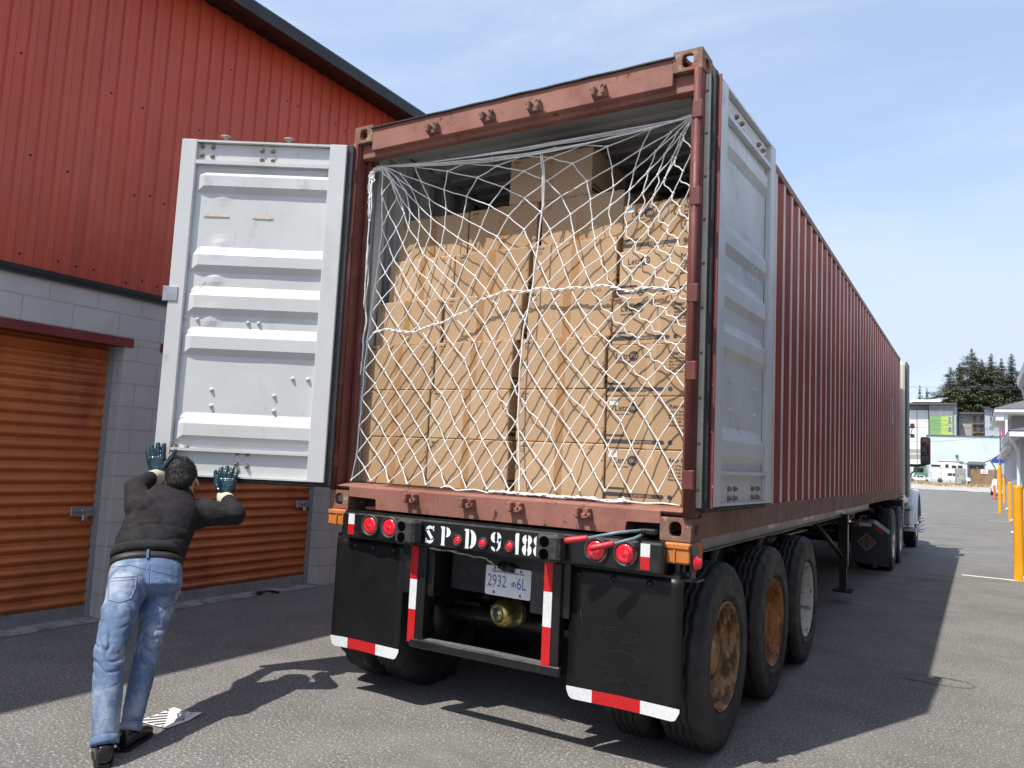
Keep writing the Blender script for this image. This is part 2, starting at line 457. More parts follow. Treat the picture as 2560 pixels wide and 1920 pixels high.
# gravel shoulder at the end of the lane
def lump(name, y0, y1, x0, x1, dz, mat, amp, nx, ny, edge=.8, kind='structure', label=None):
    b = MB(); vs = []; fs = []
    for j in range(ny+1):
        for i in range(nx+1):
            x = x0+(x1-x0)*i/nx; y = y0+(y1-y0)*j/ny
            if j == 0: y += edge*mnoise.noise(Vector((x*.35, 3, 1)))
            z = gz(y)+dz+amp*max(0, mnoise.noise(Vector((x*.5, y*.5, 7))))
            vs.append((x, y, z))
    for j in range(ny):
        for i in range(nx): a = j*(nx+1)+i; fs.append((a, a+1, a+nx+2, a+nx+1))
    b.add(vs, fs); o = b.build(name, mat); tag(o, label, kind=kind); return o
lump('gravel_strip', 85, 99, -30, 22, .02, m_gravel, .10, 60, 12)
lump('gravel_yard', 98, 129, -40, 40, .05, m_gravel, .05, 20, 10)
gr = MB()
for k in range(4200):
    x = random.uniform(-16, 7); y = random.triangular(92, 99.5, 97.5)
    if mnoise.noise(Vector((x*.4, y*.6, 0))) < -.18+.15*random.random(): continue
    h = random.uniform(.08, .34); a = random.uniform(0, PI); wd = random.uniform(.03, .09)
    z = gz(y)+.02; dx, dy = math.cos(a)*wd, math.sin(a)*wd
    lx, ly = random.uniform(-.1, .1), random.uniform(-.1, .1)
    gr.add([(x-dx, y-dy, z), (x+dx, y+dy, z), (x+lx, y+ly, z+h)], [(0, 1, 2)])
g = gr.build('dry_grass', m_drygr, fix=False); tag(g, 'dry yellow grass along the gravel verge in front of the fences', 'grass', kind='stuff')

# concrete apron at the foot of the storage building
b = MB(); vs = []; n = 90
for i in range(n+1):
    y = -6+24*i/n
    xe = -3.93+.05*mnoise.noise(Vector((y*1.7, 0, 5)))+.02*mnoise.noise(Vector((y*7, 0, 5)))
    vs += [(-4.25, y, .004), (xe, y, .004)]
b.add(vs, [(2*i, 2*i+1, 2*i+3, 2*i+2) for i in range(n)])
struct('concrete_apron', b, m_conc)

# ------------------------------------------------------------------ storage building on the left
SB = thing('storage_building', (-4.1, 1.5, 0), 'storage building of grey block and red ribbed metal siding with orange roller doors', 'building')
WX, DX = -4.02, -4.2
DOORS = [(-4.49, -2.33), (-1.92, .24), (.65, 2.80), (3.21, 5.37), (5.78, 7.94), (8.35, 10.5)]
b = MB()
prev = -9.0
for a, c in DOORS:
    b.box((WX-.22, prev, -.02), (WX, a, 2.377)); prev = c
b.box((WX-.22, prev, -.02), (WX, 30, 2.377))
b.box((WX-.22, -9, 2.377), (WX, 30, 2.83))
b.build('block_wall', m_cmu, SB, bevel=.006)
b = MB(); b.box((WX-8, -9, 0), (WX-7.8, 30, 5.9)); b.box((WX-8, 29.8, 0), (WX-.1, 30, 5.9)); b.box((WX-8, -9, 0), (WX-.1, -8.8, 5.9))
b.build('rear_wall', m_cmup, SB)
# lintels
for a, c in DOORS[:4]:
    b = MB(); b.box((WX-.16, a-.07, 2.36), (WX+.012, c+.07, 2.372)); b.box((WX+.002, a-.07, 2.372), (WX+.012, c+.07, 2.437))
    b.box((WX-.10, c+.0, 2.30), (WX-.01, c+.05, 2.357)) if False else None
    b.build('lintel', m_lintel, SB)
# siding
b = MB(); pts = []
y = -9.0
while y < 30:
    for dy, dx in ((0, 0), (.078, 0), (.091, .019), (.137, .019)):
        pts.append((y+dy, WX-.012+dx))
    y += .15
zs = [2.87, 4.4, 5.93]
vs = []; K = len(pts)
for z in zs:
    for yy, xx in pts: vs.append((xx, yy, z))
b.add(vs, [(j*K+i, j*K+i+1, (j+1)*K+i+1, (j+1)*K+i) for j in range(2) for i in range(K-1)])
b.build('siding', m_siding, SB, fix=False)
b = MB()
b.box((WX-.03, -9, 2.825), (WX+.028, 30, 2.872)); b.box((WX+.020, -9, 2.80), (WX+.028, 30, 2.83))
b.build('flashing', m_flash, SB)
b = MB()   # screws in the flats
sr = random.Random(3)
for zrow in (2.95, 3.75, 4.55, 5.35):
    y = -3.0; k = 0
    while y < 9:
        if sr.random() < (.85 if zrow < 3 else .38):
            m = frame((WX-.012, y+.045, zrow+sr.uniform(-.03, .03)), z=(1, 0, 0), x=(0, 1, 0))
            b.lathe([(.010, 0), (.010, .003), (.006, .007), (0, .008)], 7, m)
        y += .15; k += 1
b.build('siding_screws', m_flash, SB)
b = MB()
prof = [(-4.05, 5.86), (-3.70, 5.83), (-3.70, 5.76), (-3.60, 5.755), (-3.595, 5.80), (-3.59, 5.87), (-3.60, 5.892), (-3.66, 5.892), (-3.66, 5.90), (-4.05, 6.0)]
m = Matrix(((1, 0, 0, 0), (0, 0, 1, 0), (0, 1, 0, 0), (0, 0, 0, 1)))
b.prism(prof, -9.2, 30.2, m)
b.build('gutter', m_flash, SB)
b = MB(); b.box((-13, -9.2, 8.3), (-12.8, 30.2, 8.32))
b.add([(-3.66, -9.2, 5.90), (-3.66, 30.2, 5.90), (-13, 30.2, 8.3), (-13, -9.2, 8.3), (-3.66, -9.2, 5.87), (-3.66, 30.2, 5.87), (-13, 30.2, 8.2), (-13, -9.2, 8.2)], [(0, 1, 2, 3), (4, 5, 6, 7), (0, 1, 5, 4), (1, 2, 6, 5), (3, 0, 4, 7)])
b.build('roof', m_flash, SB)
def roller_door(a, c, first):
    b = MB(); pts = []
    z = .10; p = .0945
    while z < 2.42:
        for f, d in ((0, -.008), (.05, -.002), (.14, .002), (.24, .013), (.34, .021), (.46, .023), (.56, .018), (.64, .008), (.70, .001), (.82, 0), (.96, -.002)):
            pts.append((DX-.012+d, z+f*p))
        z += p
    K = len(pts); ny = 1
    vs = [(x, yy, z) for yy in (a-.03, c+.03) for x, z in pts]
    b.add(vs, [(i, i+1, K+i+1, K+i) for i in range(K-1)], smooth=True)
    d = b.build('roller_door', m_rdoor, SB, fix=False)
    q = MB(); q.box((DX-.02, a, .012), (DX+.014, c, .105)); q.box((DX-.03, a, 0.004), (DX+.02, c, .015))
    q.build('bottom_bar', m_galv, d)
    g = MB()
    for yy in (a, c-.035): g = MB(); g.box((DX-.03, yy, 0), (DX+.03, yy+.035, 2.36)); g.build('door_track', m_cmup, d)
    l = MB(); yl = c-.13
    l.box((DX+.012, yl-.115, .865), (DX+.022, yl+.125, .95), bev=.004)
    l.box((DX+.022, yl-.09, .905), (DX+.032, yl+.10, .925), bev=.003)
    l.cyl((DX+.03, yl-.02, .915), (DX+.045, yl-.02, .915), .018, 12)
    l.build('latch', m_galv, d)
    l = MB(); y0 = yl-.0
    l.tube([(DX+.035, y0-.013, .875), (DX+.035, y0-.013, .90), (DX+.035, y0, .915), (DX+.035, y0+.013, .90), (DX+.035, y0+.013, .875)], .004, 8)
    l.box((DX+.022, y0-.022, .83), (DX+.046, y0+.022, .876), bev=.004)
    l.build('padlock', m_brass, d)
    return d
for k, (a, c) in enumerate(DOORS): roller_door(a, c, k == 0)
# small rubber stop on the apron by the second door
# ------------------------------------------------------------------ shipping container
ZB, ZT, HW, LEN = 1.16, 3.751, 1.219, 12.192
SC = thing('shipping_container', (0, 6.1, 1.16), 'long dark red corrugated shipping container with both rear doors swung open', 'shipping container')
def plate_hole(b, w, h, hw, hh, th, mat, n=32, off=(0, 0)):
    """rectangular plate with an oval (stadium) hole"""
    def rect(t):
        a = 2*PI*t; c, s_ = math.cos(a), math.sin(a)
        k = 1/max(abs(c)/(w/2), abs(s_)/(h/2)); return (c*k, s_*k)
    def oval(t):
        a = 2*PI*t; c, s_ = math.cos(a), math.sin(a)
        e = 2.6; k = (abs(c/hw)**e+abs(s_/hh)**e)**(-1/e); return (off[0]+c*k, off[1]+s_*k)
    ts = sorted(set([i/n for i in range(n)]+[(math.atan2(sy*h, sx*w)/(2*PI)) % 1 for sx in (1, -1) for sy in (1, -1)]))
    n = len(ts)
    vs = [(*rect(t), 0) for t in ts]+[(*oval(t), 0) for t in ts]+[(*rect(t), -th) for t in ts]+[(*oval(t), -th) for t in ts]
    fs = []
    for i in range(n):
        j = (i+1) % n
        fs += [(i, j, n+j, n+i), (2*n+i, 3*n+i, 3*n+j, 2*n+j), (n+i, n+j, 3*n+j, 3*n+i), (i, 2*n+i, 2*n+j, j)]
    b.add(vs, fs, 0, False, mat)
def casting(sx, y_out, sy, z0, name='corner_casting'):
    """sx: side, sy: -1 when its end face looks to -y"""
    b = MB(); W_, D_, H_ = .162, .178, .118; t = .026
    xo = sx*HW; cx = sx*(HW-W_/2); cy = y_out-sy*D_/2; cz = z0+H_/2
    plate_hole(b, W_, H_, .033, .0395, t, frame((cx, y_out, cz), x=(1, 0, 0), z=(0, sy, 0)), off=(0, 0))
    plate_hole(b, D_-.004, H_-.004, .038, .0265, t, frame((xo+sx*.001, cy, cz), x=(0, 1, 0), z=(sx, 0, 0)))
    top = z0 > 2
    zz = z0+H_+.001 if top else z0-.001
    plate_hole(b, W_-.004, D_-.004, .032, .062, t, frame((cx, cy, zz), x=(1, 0, 0), z=(0, 0, 1 if top else -1)))
    z2 = z0+.001 if top else z0+H_-.001
    b.box((cx-W_/2+.003, cy-D_/2+.003, z2-.0), (cx+W_/2-.003, cy+D_/2-.003, z2+(.02 if top else -.02)))
    xi = sx*(HW-W_)
    b.box((xi+sx*.002, cy-D_/2+.03, z0+.02), (xi+sx*.022, cy+D_/2-.003, z0+H_-.022))
    return b.build(name, m_crust, SC, bevel=.004)
for sx in (-1, 1):
    casting(sx, 0, -1, ZB); casting(sx, 0, -1, ZT-.118)
    casting(sx, LEN, 1, ZB); casting(sx, LEN, 1, ZT-.118)
# corrugated side walls
def corr(y0, y1, pitch=.2755, flat=.072, slope=.066, depth=.034):
    pts = [(y0, 0)]; y = y0+.06; 
    while y+pitch < y1-.03:
        pts += [(y, 0), (y+slope, -depth), (y+slope+.071, -depth), (y+2*slope+.071, 0)]; y += pitch
    pts.append((y1, 0)); return pts
cp = corr(.125, LEN-.10)
for sx in (-1, 1):
    b = MB(); vs = []; K = len(cp)
    for z in (ZB+.135, ZT-.05):
        for y, d in cp: vs.append((sx*(HW-.006+d), y, z))
    for i in range(K-1):
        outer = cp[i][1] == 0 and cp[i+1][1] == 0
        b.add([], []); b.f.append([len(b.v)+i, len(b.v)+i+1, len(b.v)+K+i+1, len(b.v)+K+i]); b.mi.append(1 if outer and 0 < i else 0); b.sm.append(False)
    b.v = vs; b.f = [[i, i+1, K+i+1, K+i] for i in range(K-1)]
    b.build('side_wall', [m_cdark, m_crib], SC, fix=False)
    b = MB(); b.v = [(v[0]-sx*.004, v[1], v[2]) for v in vs]; b.f = [[i, i+1, K+i+1, K+i] for i in range(K-1)]; b.mi = [0]*(K-1); b.sm = [False]*(K-1)
    b.build('inner_wall', m_cgrey, SC, fix=False)
    b = MB(); b.box((sx*(HW-.050), .178, ZB+.008), (sx*HW, LEN-.178, ZB+.15)); b.box((sx*(HW-.075), .178, ZB+.003), (sx*(HW-.012), LEN-.178, ZB+.0075))
    b.build('bottom_rail', m_cbrown, SC, bevel=.004)
    b = MB(); b.box((sx*(HW-.06), .178, ZT-.066), (sx*HW, LEN-.178, ZT-.012))
    b.build('top_rail', m_cbrown, SC, bevel=.003)
    # rear corner post: outer channel and inner jamb
    b = MB()
    b.box((sx*(HW-.045), .012, ZB+.118), (sx*(HW-.004), .135, ZT-.118)); b.box((sx*(HW-.085), .09, ZB+.118), (sx*(HW-.046), .132, ZT-.118))
    b.build('corner_post', m_cpost, SC, bevel=.006)
    b = MB(); b.tube([(sx*(HW-.022), -.004, ZB+.12), (sx*(HW-.022), -.002, ZT-.12)], .020, 12)
    for z in (1.47, 2.02, 2.42, 2.93, 3.40): b.box((sx*(HW-.043), -.025, z-.05), (sx*(HW+.014), .012, z+.05), bev=.006)
    b.build('hinge_post', m_cpost, SC)
    b = MB(); b.box((sx*(HW-.09), LEN-.10, ZB+.118), (sx*HW, LEN-.005, ZT-.118)); b.build('front_post', m_cdark, SC, bevel=.01)
# header, sill
mX = Matrix(((0, 0, 1, 0), (1, 0, 0, 0), (0, 1, 0, 0), (0, 0, 0, 1)))   # prism local (a,b,d) -> (d,a,b)
b = MB()
b.prism([(.002, ZT-.032), (.002, 3.566), (.038, 3.560), (.040, 3.532), (.115, 3.540), (.115, ZT-.032)], -(HW-.162), HW-.162, mX)
b.box((-(HW-.162), .038, 3.533), (-(HW-.05), .115, 3.63)); b.box((HW-.05, .038, 3.533), (HW-.162, .115, 3.63))
hd = b.build('door_header', m_cpink, SC, bevel=.004)
b = MB(); vs = []
for i in range(61):
    x = -(HW-.15)+2*(HW-.15)*i/60
    dz = .004*mnoise.noise(Vector((x*6, 0, 0)))
    for y, z in ((-.012, ZT-.034), (-.012, ZT-.026), (.12, ZT-.022), (.12, ZT-.030)): vs.append((x, y, z+dz))
b.add(vs, [(4*i+k, 4*i+(k+1) % 4, 4*i+4+(k+1) % 4, 4*i+4+k) for i in range(60) for k in range(4)])
b.build('drip_edge', m_rubber, hd)
b = MB()
S0 = HW-.162
prof = [(-S0, ZB+.004), (-S0, ZB+.008), (-1.02, ZB+.008)]
poly = [(-S0, ZB+.135), (-S0, ZB+.082), (-.835, ZB+.078), (-.828, ZB+.070), (-.825, ZB+.012), (.868, ZB+.012), (.872, ZB+.070), (.880, ZB+.078), (S0, ZB+.082), (S0, ZB+.135), (1.06, ZB+.146), (-1.06, ZB+.146)]
poly = [(x, z) for x, z in poly]
mY = Matrix(((1, 0, 0, 0), (0, 0, 1, 0), (0, 1, 0, 0), (0, 0, 0, 1)))   # local (a,b,d) -> (a, d, b)
b.prism(poly, .002, .02, mY)
b.prism([(.021, ZB+.144), (.021, ZB+.012), (.11, ZB+.012), (.16, ZB+.012), (.16, ZB+.166), (.10, ZB+.166), (.045, ZB+.158)], -.82, .865, mX)
b.prism([(.003, ZB+.1461), (.045, ZB+.158), (.10, ZB+.166), (.16, ZB+.166), (.16, ZB+.10), (.10, ZB+.1)], -(HW-.05), HW-.05, mX)
b.build('door_sill', m_cpink, SC, bevel=.003)
for x0, x1 in ((-1.06, -.83), (.87, 1.06)): b = MB(); b.box((x0, .17, ZB+.02), (x1, .18, ZB+.09)); b.build('sill_pocket', m_rubber, SC)
def keeper(x, z, up_):
    b = MB()
    for s in (-1, 1): b.box((x+s*.030-.011, -.05, z-.030), (x+s*.030+.011, .004, z+.026), bev=.006)
    b.box((x-.046, -.022, z-.034), (x+.046, .004, z-.006), bev=.004)
    b.box((x-.05, -.047, z+.012*up_-.008), (x-.018, -.028, z+.012*up_+.012), bev=.004)
    b.box((x+.018, -.05, z+.012*up_-.008), (x+.052, -.030, z+.012*up_+.012), bev=.004)
    return b.build('locking_bar_keeper', m_crust if up_ > 0 else m_cpink, SC)
for x in (-.53, -.112, .216, .635): keeper(x, 3.618, 1); keeper(x, 1.268, -1)
# roof, floor, front wall
b = MB(); pts = [(.10, 0)]; y = .30
while y < LEN-.3: pts += [(y, 0), (y+.03, .018), (y+.09, .018), (y+.12, 0)]; y += .209
pts.append((LEN-.05, 0)); K = len(pts)
vs = [(x, y, ZT-.042+d) for x in (-HW+.03, HW-.03) for y, d in pts]
b.add(vs, [(i, i+1, K+i+1, K+i) for i in range(K-1)])
b.build('roof', m_cdark, SC, fix=False)
b = MB(); b.add([(x, y, z-.004) for x, y, z in vs], [(i, i+1, K+i+1, K+i) for i in range(K-1)]); b.build('roof_lining', m_cgrey, SC, fix=False)
b = MB(); b.box((-HW+.05, .16, ZB+.14), (HW-.05, LEN-.1, ZB+.166)); b.build('floor', m_floorw, SC)
b = MB()
for k in range(30): b.box((-HW+.06, .4+k*.39, ZB+.02), (HW-.06, .45+k*.39, ZB+.139))
b.build('cross_members', m_cdark, SC)
b = MB(); b.box((-HW+.09, LEN-.06, ZB+.05), (HW-.09, LEN-.02, ZT-.03)); b.build('front_wall', m_cdark, SC)
# tie-down steel on the inner left wall
for sx in (-1, 1): b = MB(); b.box((sx*(HW-.0605), .14, ZT-.105), (sx*(HW-.064), LEN-.12, ZT-.0455)); b.box((sx*(HW-.044), .14, ZT-.105), (sx*(HW-.0605), LEN-.12, ZT-.100)); b.build('inner_rail', m_cgrey, SC)
for sx in (-1, 1): b = MB(); b.box((sx*(HW-.05), .20, ZB+.17), (sx*(HW-.062), .27, ZT-.06)); b.build('inner_post', m_cgrey, SC)

def cdoor(H, u, nrm, W_, z0, z1, side, bolts, bolts2, label):
    """open door leaf: s along u from the hinge, z up, d towards the inner face"""
    u = Vector((*u, 0)).normalized(); nrm = Vector((*nrm, 0)).normalized()
    MM = Matrix((u, Vector((0, 0, 1)), nrm)).transposed().to_4x4(); MM.translation = Vector((H[0], H[1], 0))
    hz = z1-z0
    Z = lambda v: z0+hz*(1-(v-95)/1475)
    b = MB()
    # frame members: hinge stile, tip stile, top channel, bottom channel
    b.box((0, z0, -.036), (.115, z1, 0), mat=MM, bev=.004)
    b.box((W_-.105, z0, -.036), (W_, z1, 0), mat=MM, bev=.004)
    b.box((.1151, z1-.016, -.036), (W_-.1051, z1-.003, -.002), mat=MM)
    b.box((.1151, Z(205), -.036), (W_-.1051, Z(188), -.001), mat=MM)
    b.box((.1151, z1-.02, -.037), (W_-.1051, Z(186), -.033), mat=MM)
    b.box((.1151, z0+.002, -.036), (W_-.1051, z0+.014, -.002), mat=MM)
    b.box((.1151, Z(1462), -.036), (W_-.1051, Z(1450), -.002), mat=MM)
    b.box((.1151, z0+.01, -.037), (W_-.1051, Z(1455), -.033), mat=MM)
    # corrugated panel
    pr = [(Z(205), -.036)]
    for a, c, e in ((228, 255, 302), (572, 610, 656), (747, 790, 845), (927, 970, 1022), (1297, 1345, 1396)):
        pr += [(Z(a), -.036), (Z(c), -.006), (Z(e), -.006), (Z(e)-.045, -.036)]
    pr.append((Z(1450), -.036))
    s_ = [.113, .125, W_-.175, W_-.115, W_-.10]
    vs = []
    dents = [(W_-.30, Z(345), .05, .006), (W_-.30, Z(565), .05, .012), (W_-.29, Z(715), .05, .013), (W_-.29, Z(885), .05, .014)] if side < 0 else []
    NS = 30
    ss = [.113, .118]+[.118+(W_-.175-.118)*i/NS for i in range(1, NS+1)]+[W_-.104]
    zz = []
    for k in range(len(pr)-1):
        m_ = max(1, int(abs(pr[k][0]-pr[k+1][0])/.03))
        for q in range(m_): zz.append((pr[k][0]+(pr[k+1][0]-pr[k][0])*q/m_, pr[k][1]+(pr[k+1][1]-pr[k][1])*q/m_))
    zz.append(pr[-1])
    for s2 in ss:
        for z, d in zz:
            if s2 > W_-.12: d = -.036
            dd = d+.0022*mnoise.noise(Vector((s2*4, z*4, side*5)))
            for (cs, cz, rr_, am) in dents: dd += am*math.exp(-((s2-cs)**2+(z-cz)**2)/(rr_*rr_))
            vs.append((s2, z, dd))
    K = len(zz)
    b.add(vs, [(i*K+k, i*K+k+1, (i+1)*K+k+1, (i+1)*K+k) for i in range(len(ss)-1) for k in range(K-1)], mat=MM)
    d = b.build('door', m_dgrey, SC, label=label, fix=False)
    bm = bmesh.new(); bm.from_mesh(d.data); bmesh.ops.recalc_face_normals(bm, faces=bm.faces); bm.to_mesh(d.data); bm.free()
    b = MB()
    b.box((.0, z0, -.058), (W_, z1, -.0395), mat=MM)
    b.build('outer_panel', m_cpost, d)
    b = MB()   # rubber gasket round the leaf
    b.box((-.045, z0-.022, -.056), (-.001, z1+.008, -.022), mat=MM, bev=.006); b.box((-.03, z0-.03, -.06), (W_+.004, z0-.001, -.03), mat=MM, bev=.006)
    b.box((-.03, z1+.001, -.056), (W_+.004, z1+.010, -.03), mat=MM); b.box((W_+.001, z0-.02, -.056), (W_+.006, z1+.008, -.035), mat=MM)
    b.build('gasket', m_rubber, d)
    for (s1, z, big) in bolts:
        q = MB(); mm = MM @ frame((s1, z, -.034 if big != 2 else -.034), x=(1, 0, 0), z=(0, 0, 1))
        r_ = .0135 if big else .010
        q.lathe([(r_*1.25, 0), (r_*1.25, .004), (r_*.95, .005), (r_*.95, .015), (r_*.6, .022), (0, .024)], 10, mm)
        q.build('bolt', m_bolt, d)
    for (s1, z) in bolts2:
        q = MB(); mm = MM @ frame((s1, z, -.036), x=(1, 0, 0), z=(0, 0, 1))
        q.lathe([(.015, 0), (.013, .006), (.010, .010), (.008, .015), (0, .018)], 10, mm)
        q.build('bolt', m_boltp, d)
    # locking rods on the outside
    for s1 in (W_-.26, W_-.70):
        q = MB(); q.tube([MM @ Vector((s1, z0-.01, -.10)), MM @ Vector((s1, z1+.012, -.10))], .017, 10)
        for z in (z0+.15, z0+.8, z1-.9, z1-.2): q.box((s1-.035, z-.03, -.12), (s1+.035, z+.03, -.0581), mat=MM, bev=.006)
        q.build('locking_rod', m_cpost, d)
        q = MB()
        for zc, sg in ((z1+.012, 1),):
            mm = MM @ frame((s1, zc, -.10), x=(1, 0, 0), z=(0, 1, 0))
            q.lathe([(.016, 0), (.033, .006), (.033, .012), (.014, .020), (.014, .034), (.036, .044), (.038, .050), (.030, .054), (0, .056)], 12, mm)
        q.build('cam_end', m_cream, d)
    return d, MM, Z
# left leaf
def bs(x, y):
    xr = 900-(y-140)*.0735; xl = 178-(y-140)*.0905
    return 1.13*(xr-x)/(xr-xl)
BL = [(263, 128), (310, 130), (527, 138), (573, 138), (261, 170), (306, 173), (524, 180), (572, 182), (140, 1455), (190, 1458), (412, 1470), (457, 1473), (142, 1500), (190, 1506), (408, 1518), (455, 1525)]
BL2 = [(187, 893), (238, 900), (460, 906), (507, 906), (655, 1140), (722, 1140), (300, 1203), (298, 1272), (574, 1217), (572, 1282)]
zf = lambda y, z0, z1: z0+(z1-z0)*(1-(y-95)/1475)
a = R(210.05)
dl, ML, ZL = cdoor((-1.207, -.08), (math.cos(a), math.sin(a)), (.5, -.866), 1.13, 1.32, 3.60, -1, [(bs(x, y), zf(y-8, 1.32, 3.60), 1) for x, y in BL], [(bs(x, y), zf(y-5, 1.32, 3.60)) for x, y in BL2], 'light grey inside of the left rear door, dented ribs and rusty bolts')
dr, MR, ZR = cdoor((1.288, .133), (.0424, .9991), (.9991, -.0424), 1.085, 1.336, 3.626, 1, [(s_, z, 1) for s_ in (.34, .44, .78, .88) for z in (3.545, 3.50, 1.425, 1.375)], [(s_, z) for s_ in (.33, .80) for z in (2.02, 1.86)], 'light grey inside of the right rear door folded back along the side')
b = MB()   # handle plate past the tip of the left leaf
b.box((1.065, 2.475, .001), (1.165, 2.575, .007), mat=ML, bev=.002); b.box((1.158, 2.475, -.03), (1.166, 2.575, .001), mat=ML)
b.build('door_hasp', m_galv, dl)
b = MB()
def strip(b, s0, s1, z, h, MM, seed):
    vs = []; n = 14
    for i in range(n+1):
        s_ = s0+(s1-s0)*i/n; e = mnoise.noise(Vector((s_*30, seed, 0)))*h*.35
        e2 = mnoise.noise(Vector((s_*40, seed+9, 0)))*h*.3
        vs += [(s_, z+h/2+e, -.0305), (s_, z-h/2+e2, -.0305)]
    b.add(vs, [(2*i, 2*i+1, 2*i+3, 2*i+2) for i in range(n)], mat=MM)
strip(b, bs(263, 436), bs(377, 436), zf(430, 1.32, 3.60), .018, ML, 1); b.build('tape_remnant', m_tape, dl); b = MB(); strip(b, bs(478, 437), bs(570, 437), zf(431, 1.32, 3.60), .020, ML, 5)
b.build('tape_remnant', m_tape, dl)
b = MB()
def scrib(b, pts, r=.0012, MM=ML, d=-.0335): b.tube([MM @ Vector((s_, z, d)) for s_, z in pts], r, 5)
for k in range(5):
    z = 2.60-.035*k
    scrib(b, [(.93-.02*k+.03*math.sin(i*1.3+k), z+.006*i+.012*math.sin(i*2.1), ) for i in range(6)], d=.0 if False else -.028)
b.build('chalk_scribble', m_chalk, dl)
b = MB()
mm = MR @ frame((.50, 2.86, -.0315), x=(1, 0, 0), z=(0, 0, 1))
b.text('297042', .13, mm @ Matrix.Rotation(-.12, 4, 'Z'), space=1.25, bold=-.028)
mm = MR @ frame((.52, 2.66, -.0015), x=(1, 0, 0), z=(0, 0, 1))
b.text('258', .13, mm @ Matrix.Rotation(-.1, 4, 'Z'), space=1.1, bold=-.028)
b.build('chalk_number', m_chalk, dr)
# hinge-side edge of the right leaf: gasket, cream retainer with rivets, gasket, red edge
E_ = MB(); E_.box((1.270, .120, 1.33), (1.2878, .1325, 3.64)); E_.build('door_edge', M('door_edge_red', (.19, .034, .027), .5, var=.1, layers=[((.6, .6, .58), 30, .64, .7)]), dr)
E_ = MB(); E_.box((1.243, .090, 1.31), (1.268, .14, 3.66), bev=.006); E_.build('gasket', m_rubber, dr); E_ = MB(); E_.box((1.192+.012, .06, 1.30), (1.212, .13, 3.67), bev=.004); E_.build('gasket', m_rubber, dr)
E_ = MB(); E_.box((1.213, .075, 1.33), (1.242, .12, 3.63), bev=.003); cr = E_.build('gasket_retainer', m_cream, dr)
E_ = MB()
for k in range(10): E_.lathe([(.009, 0), (.008, .003), (0, .006)], 8, frame((1.2275, .0745, 1.42+k*.235), x=(1, 0, 0), z=(0, -1, 0)))
E_.build('rivet', m_bolt, cr)

b = MB()
for y0, y1, z0, z1 in ((10.62, 10.70, 2.62, 2.86), (10.66, 10.74, 2.42, 2.60)): b.add([(HW-.004, y0, z0), (HW-.004, y1, z0), (HW-.004, y1, z1), (HW-.004, y0, z1)], [(0, 1, 2, 3)])
b.build('sticker_remnant', M('sticker_pale', (.55, .62, .68), .6, layers=[((.16, .04, .03), 20, .5, .56)]), SC, fix=False)
# ------------------------------------------------------------------ cardboard boxes
def card(name, c): return M(name, c, .82, var=.05, vs=1.5, layers=[((c[0]*.82, c[1]*.8, c[2]*.78), 6, .58, .74, None, .5), ((c[0]*1.12, c[1]*1.12, c[2]*1.12), 9, .62, .76, (1, 1, 4), .4)], bump=[(3, .2, .010), (220, .12, .0006, (1, 1, .15))], spec=.25)
m_cards = [card('cardboard_a', (.44, .30, .18)), card('cardboard_b', (.48, .335, .205)), card('cardboard_c', (.40, .265, .152))]
m_ink = M('print_ink', (.045, .045, .05), .7, var=.1)
m_inkg = M('print_ink_faint', (.16, .115, .075), .8)
m_kraft = M('printed_gap', (.45, .285, .15), .8)
m_btape = M('packing_tape', (.38, .215, .095), .28, var=.06, vs=9, bump=[(18, .25, .003, (1, 1, .2))], coat=.3)
m_ctape = M('clear_tape', (.47, .32, .18), .2, var=.08, vs=20, bump=[(30, .5, .003, (1, 1, .3))], coat=.5)
m_label = M('paper_label', (.72, .72, .70), .6)
bxr = random.Random(21)
def slabrect(b, mm, x0, y0, x1, y1, d, mi=0, r=0, n=8):
    if r <= 0: b.add([(x0, y0, d), (x1, y0, d), (x1, y1, d), (x0, y1, d)], [(0, 1, 2, 3)], mi, False, mm); return
    vs = [(x0, y0, d)]
    h = (y1-y0)/2
    for i in range(n+1):
        a = -PI/2+PI*i/n; vs.append((x1-h+h*math.cos(a), (y0+y1)/2+h*math.sin(a), d))
    vs.append((x0, y1, d)); b.add(vs, [list(range(len(vs)))], mi, False, mm)
def disc(b, mm, cx, cy, r, d, mi=0, n=24, r0=0):
    if r0 == 0: b.add([(cx+r*math.cos(2*PI*i/n), cy+r*math.sin(2*PI*i/n), d) for i in range(n)], [list(range(n))], mi, False, mm)
    else:
        b.add([(cx+q*math.cos(2*PI*i/n), cy+q*math.sin(2*PI*i/n), d) for q in (r, r0) for i in range(n)], [(i, (i+1) % n, n+(i+1) % n, n+i) for i in range(n)], mi, False, mm)
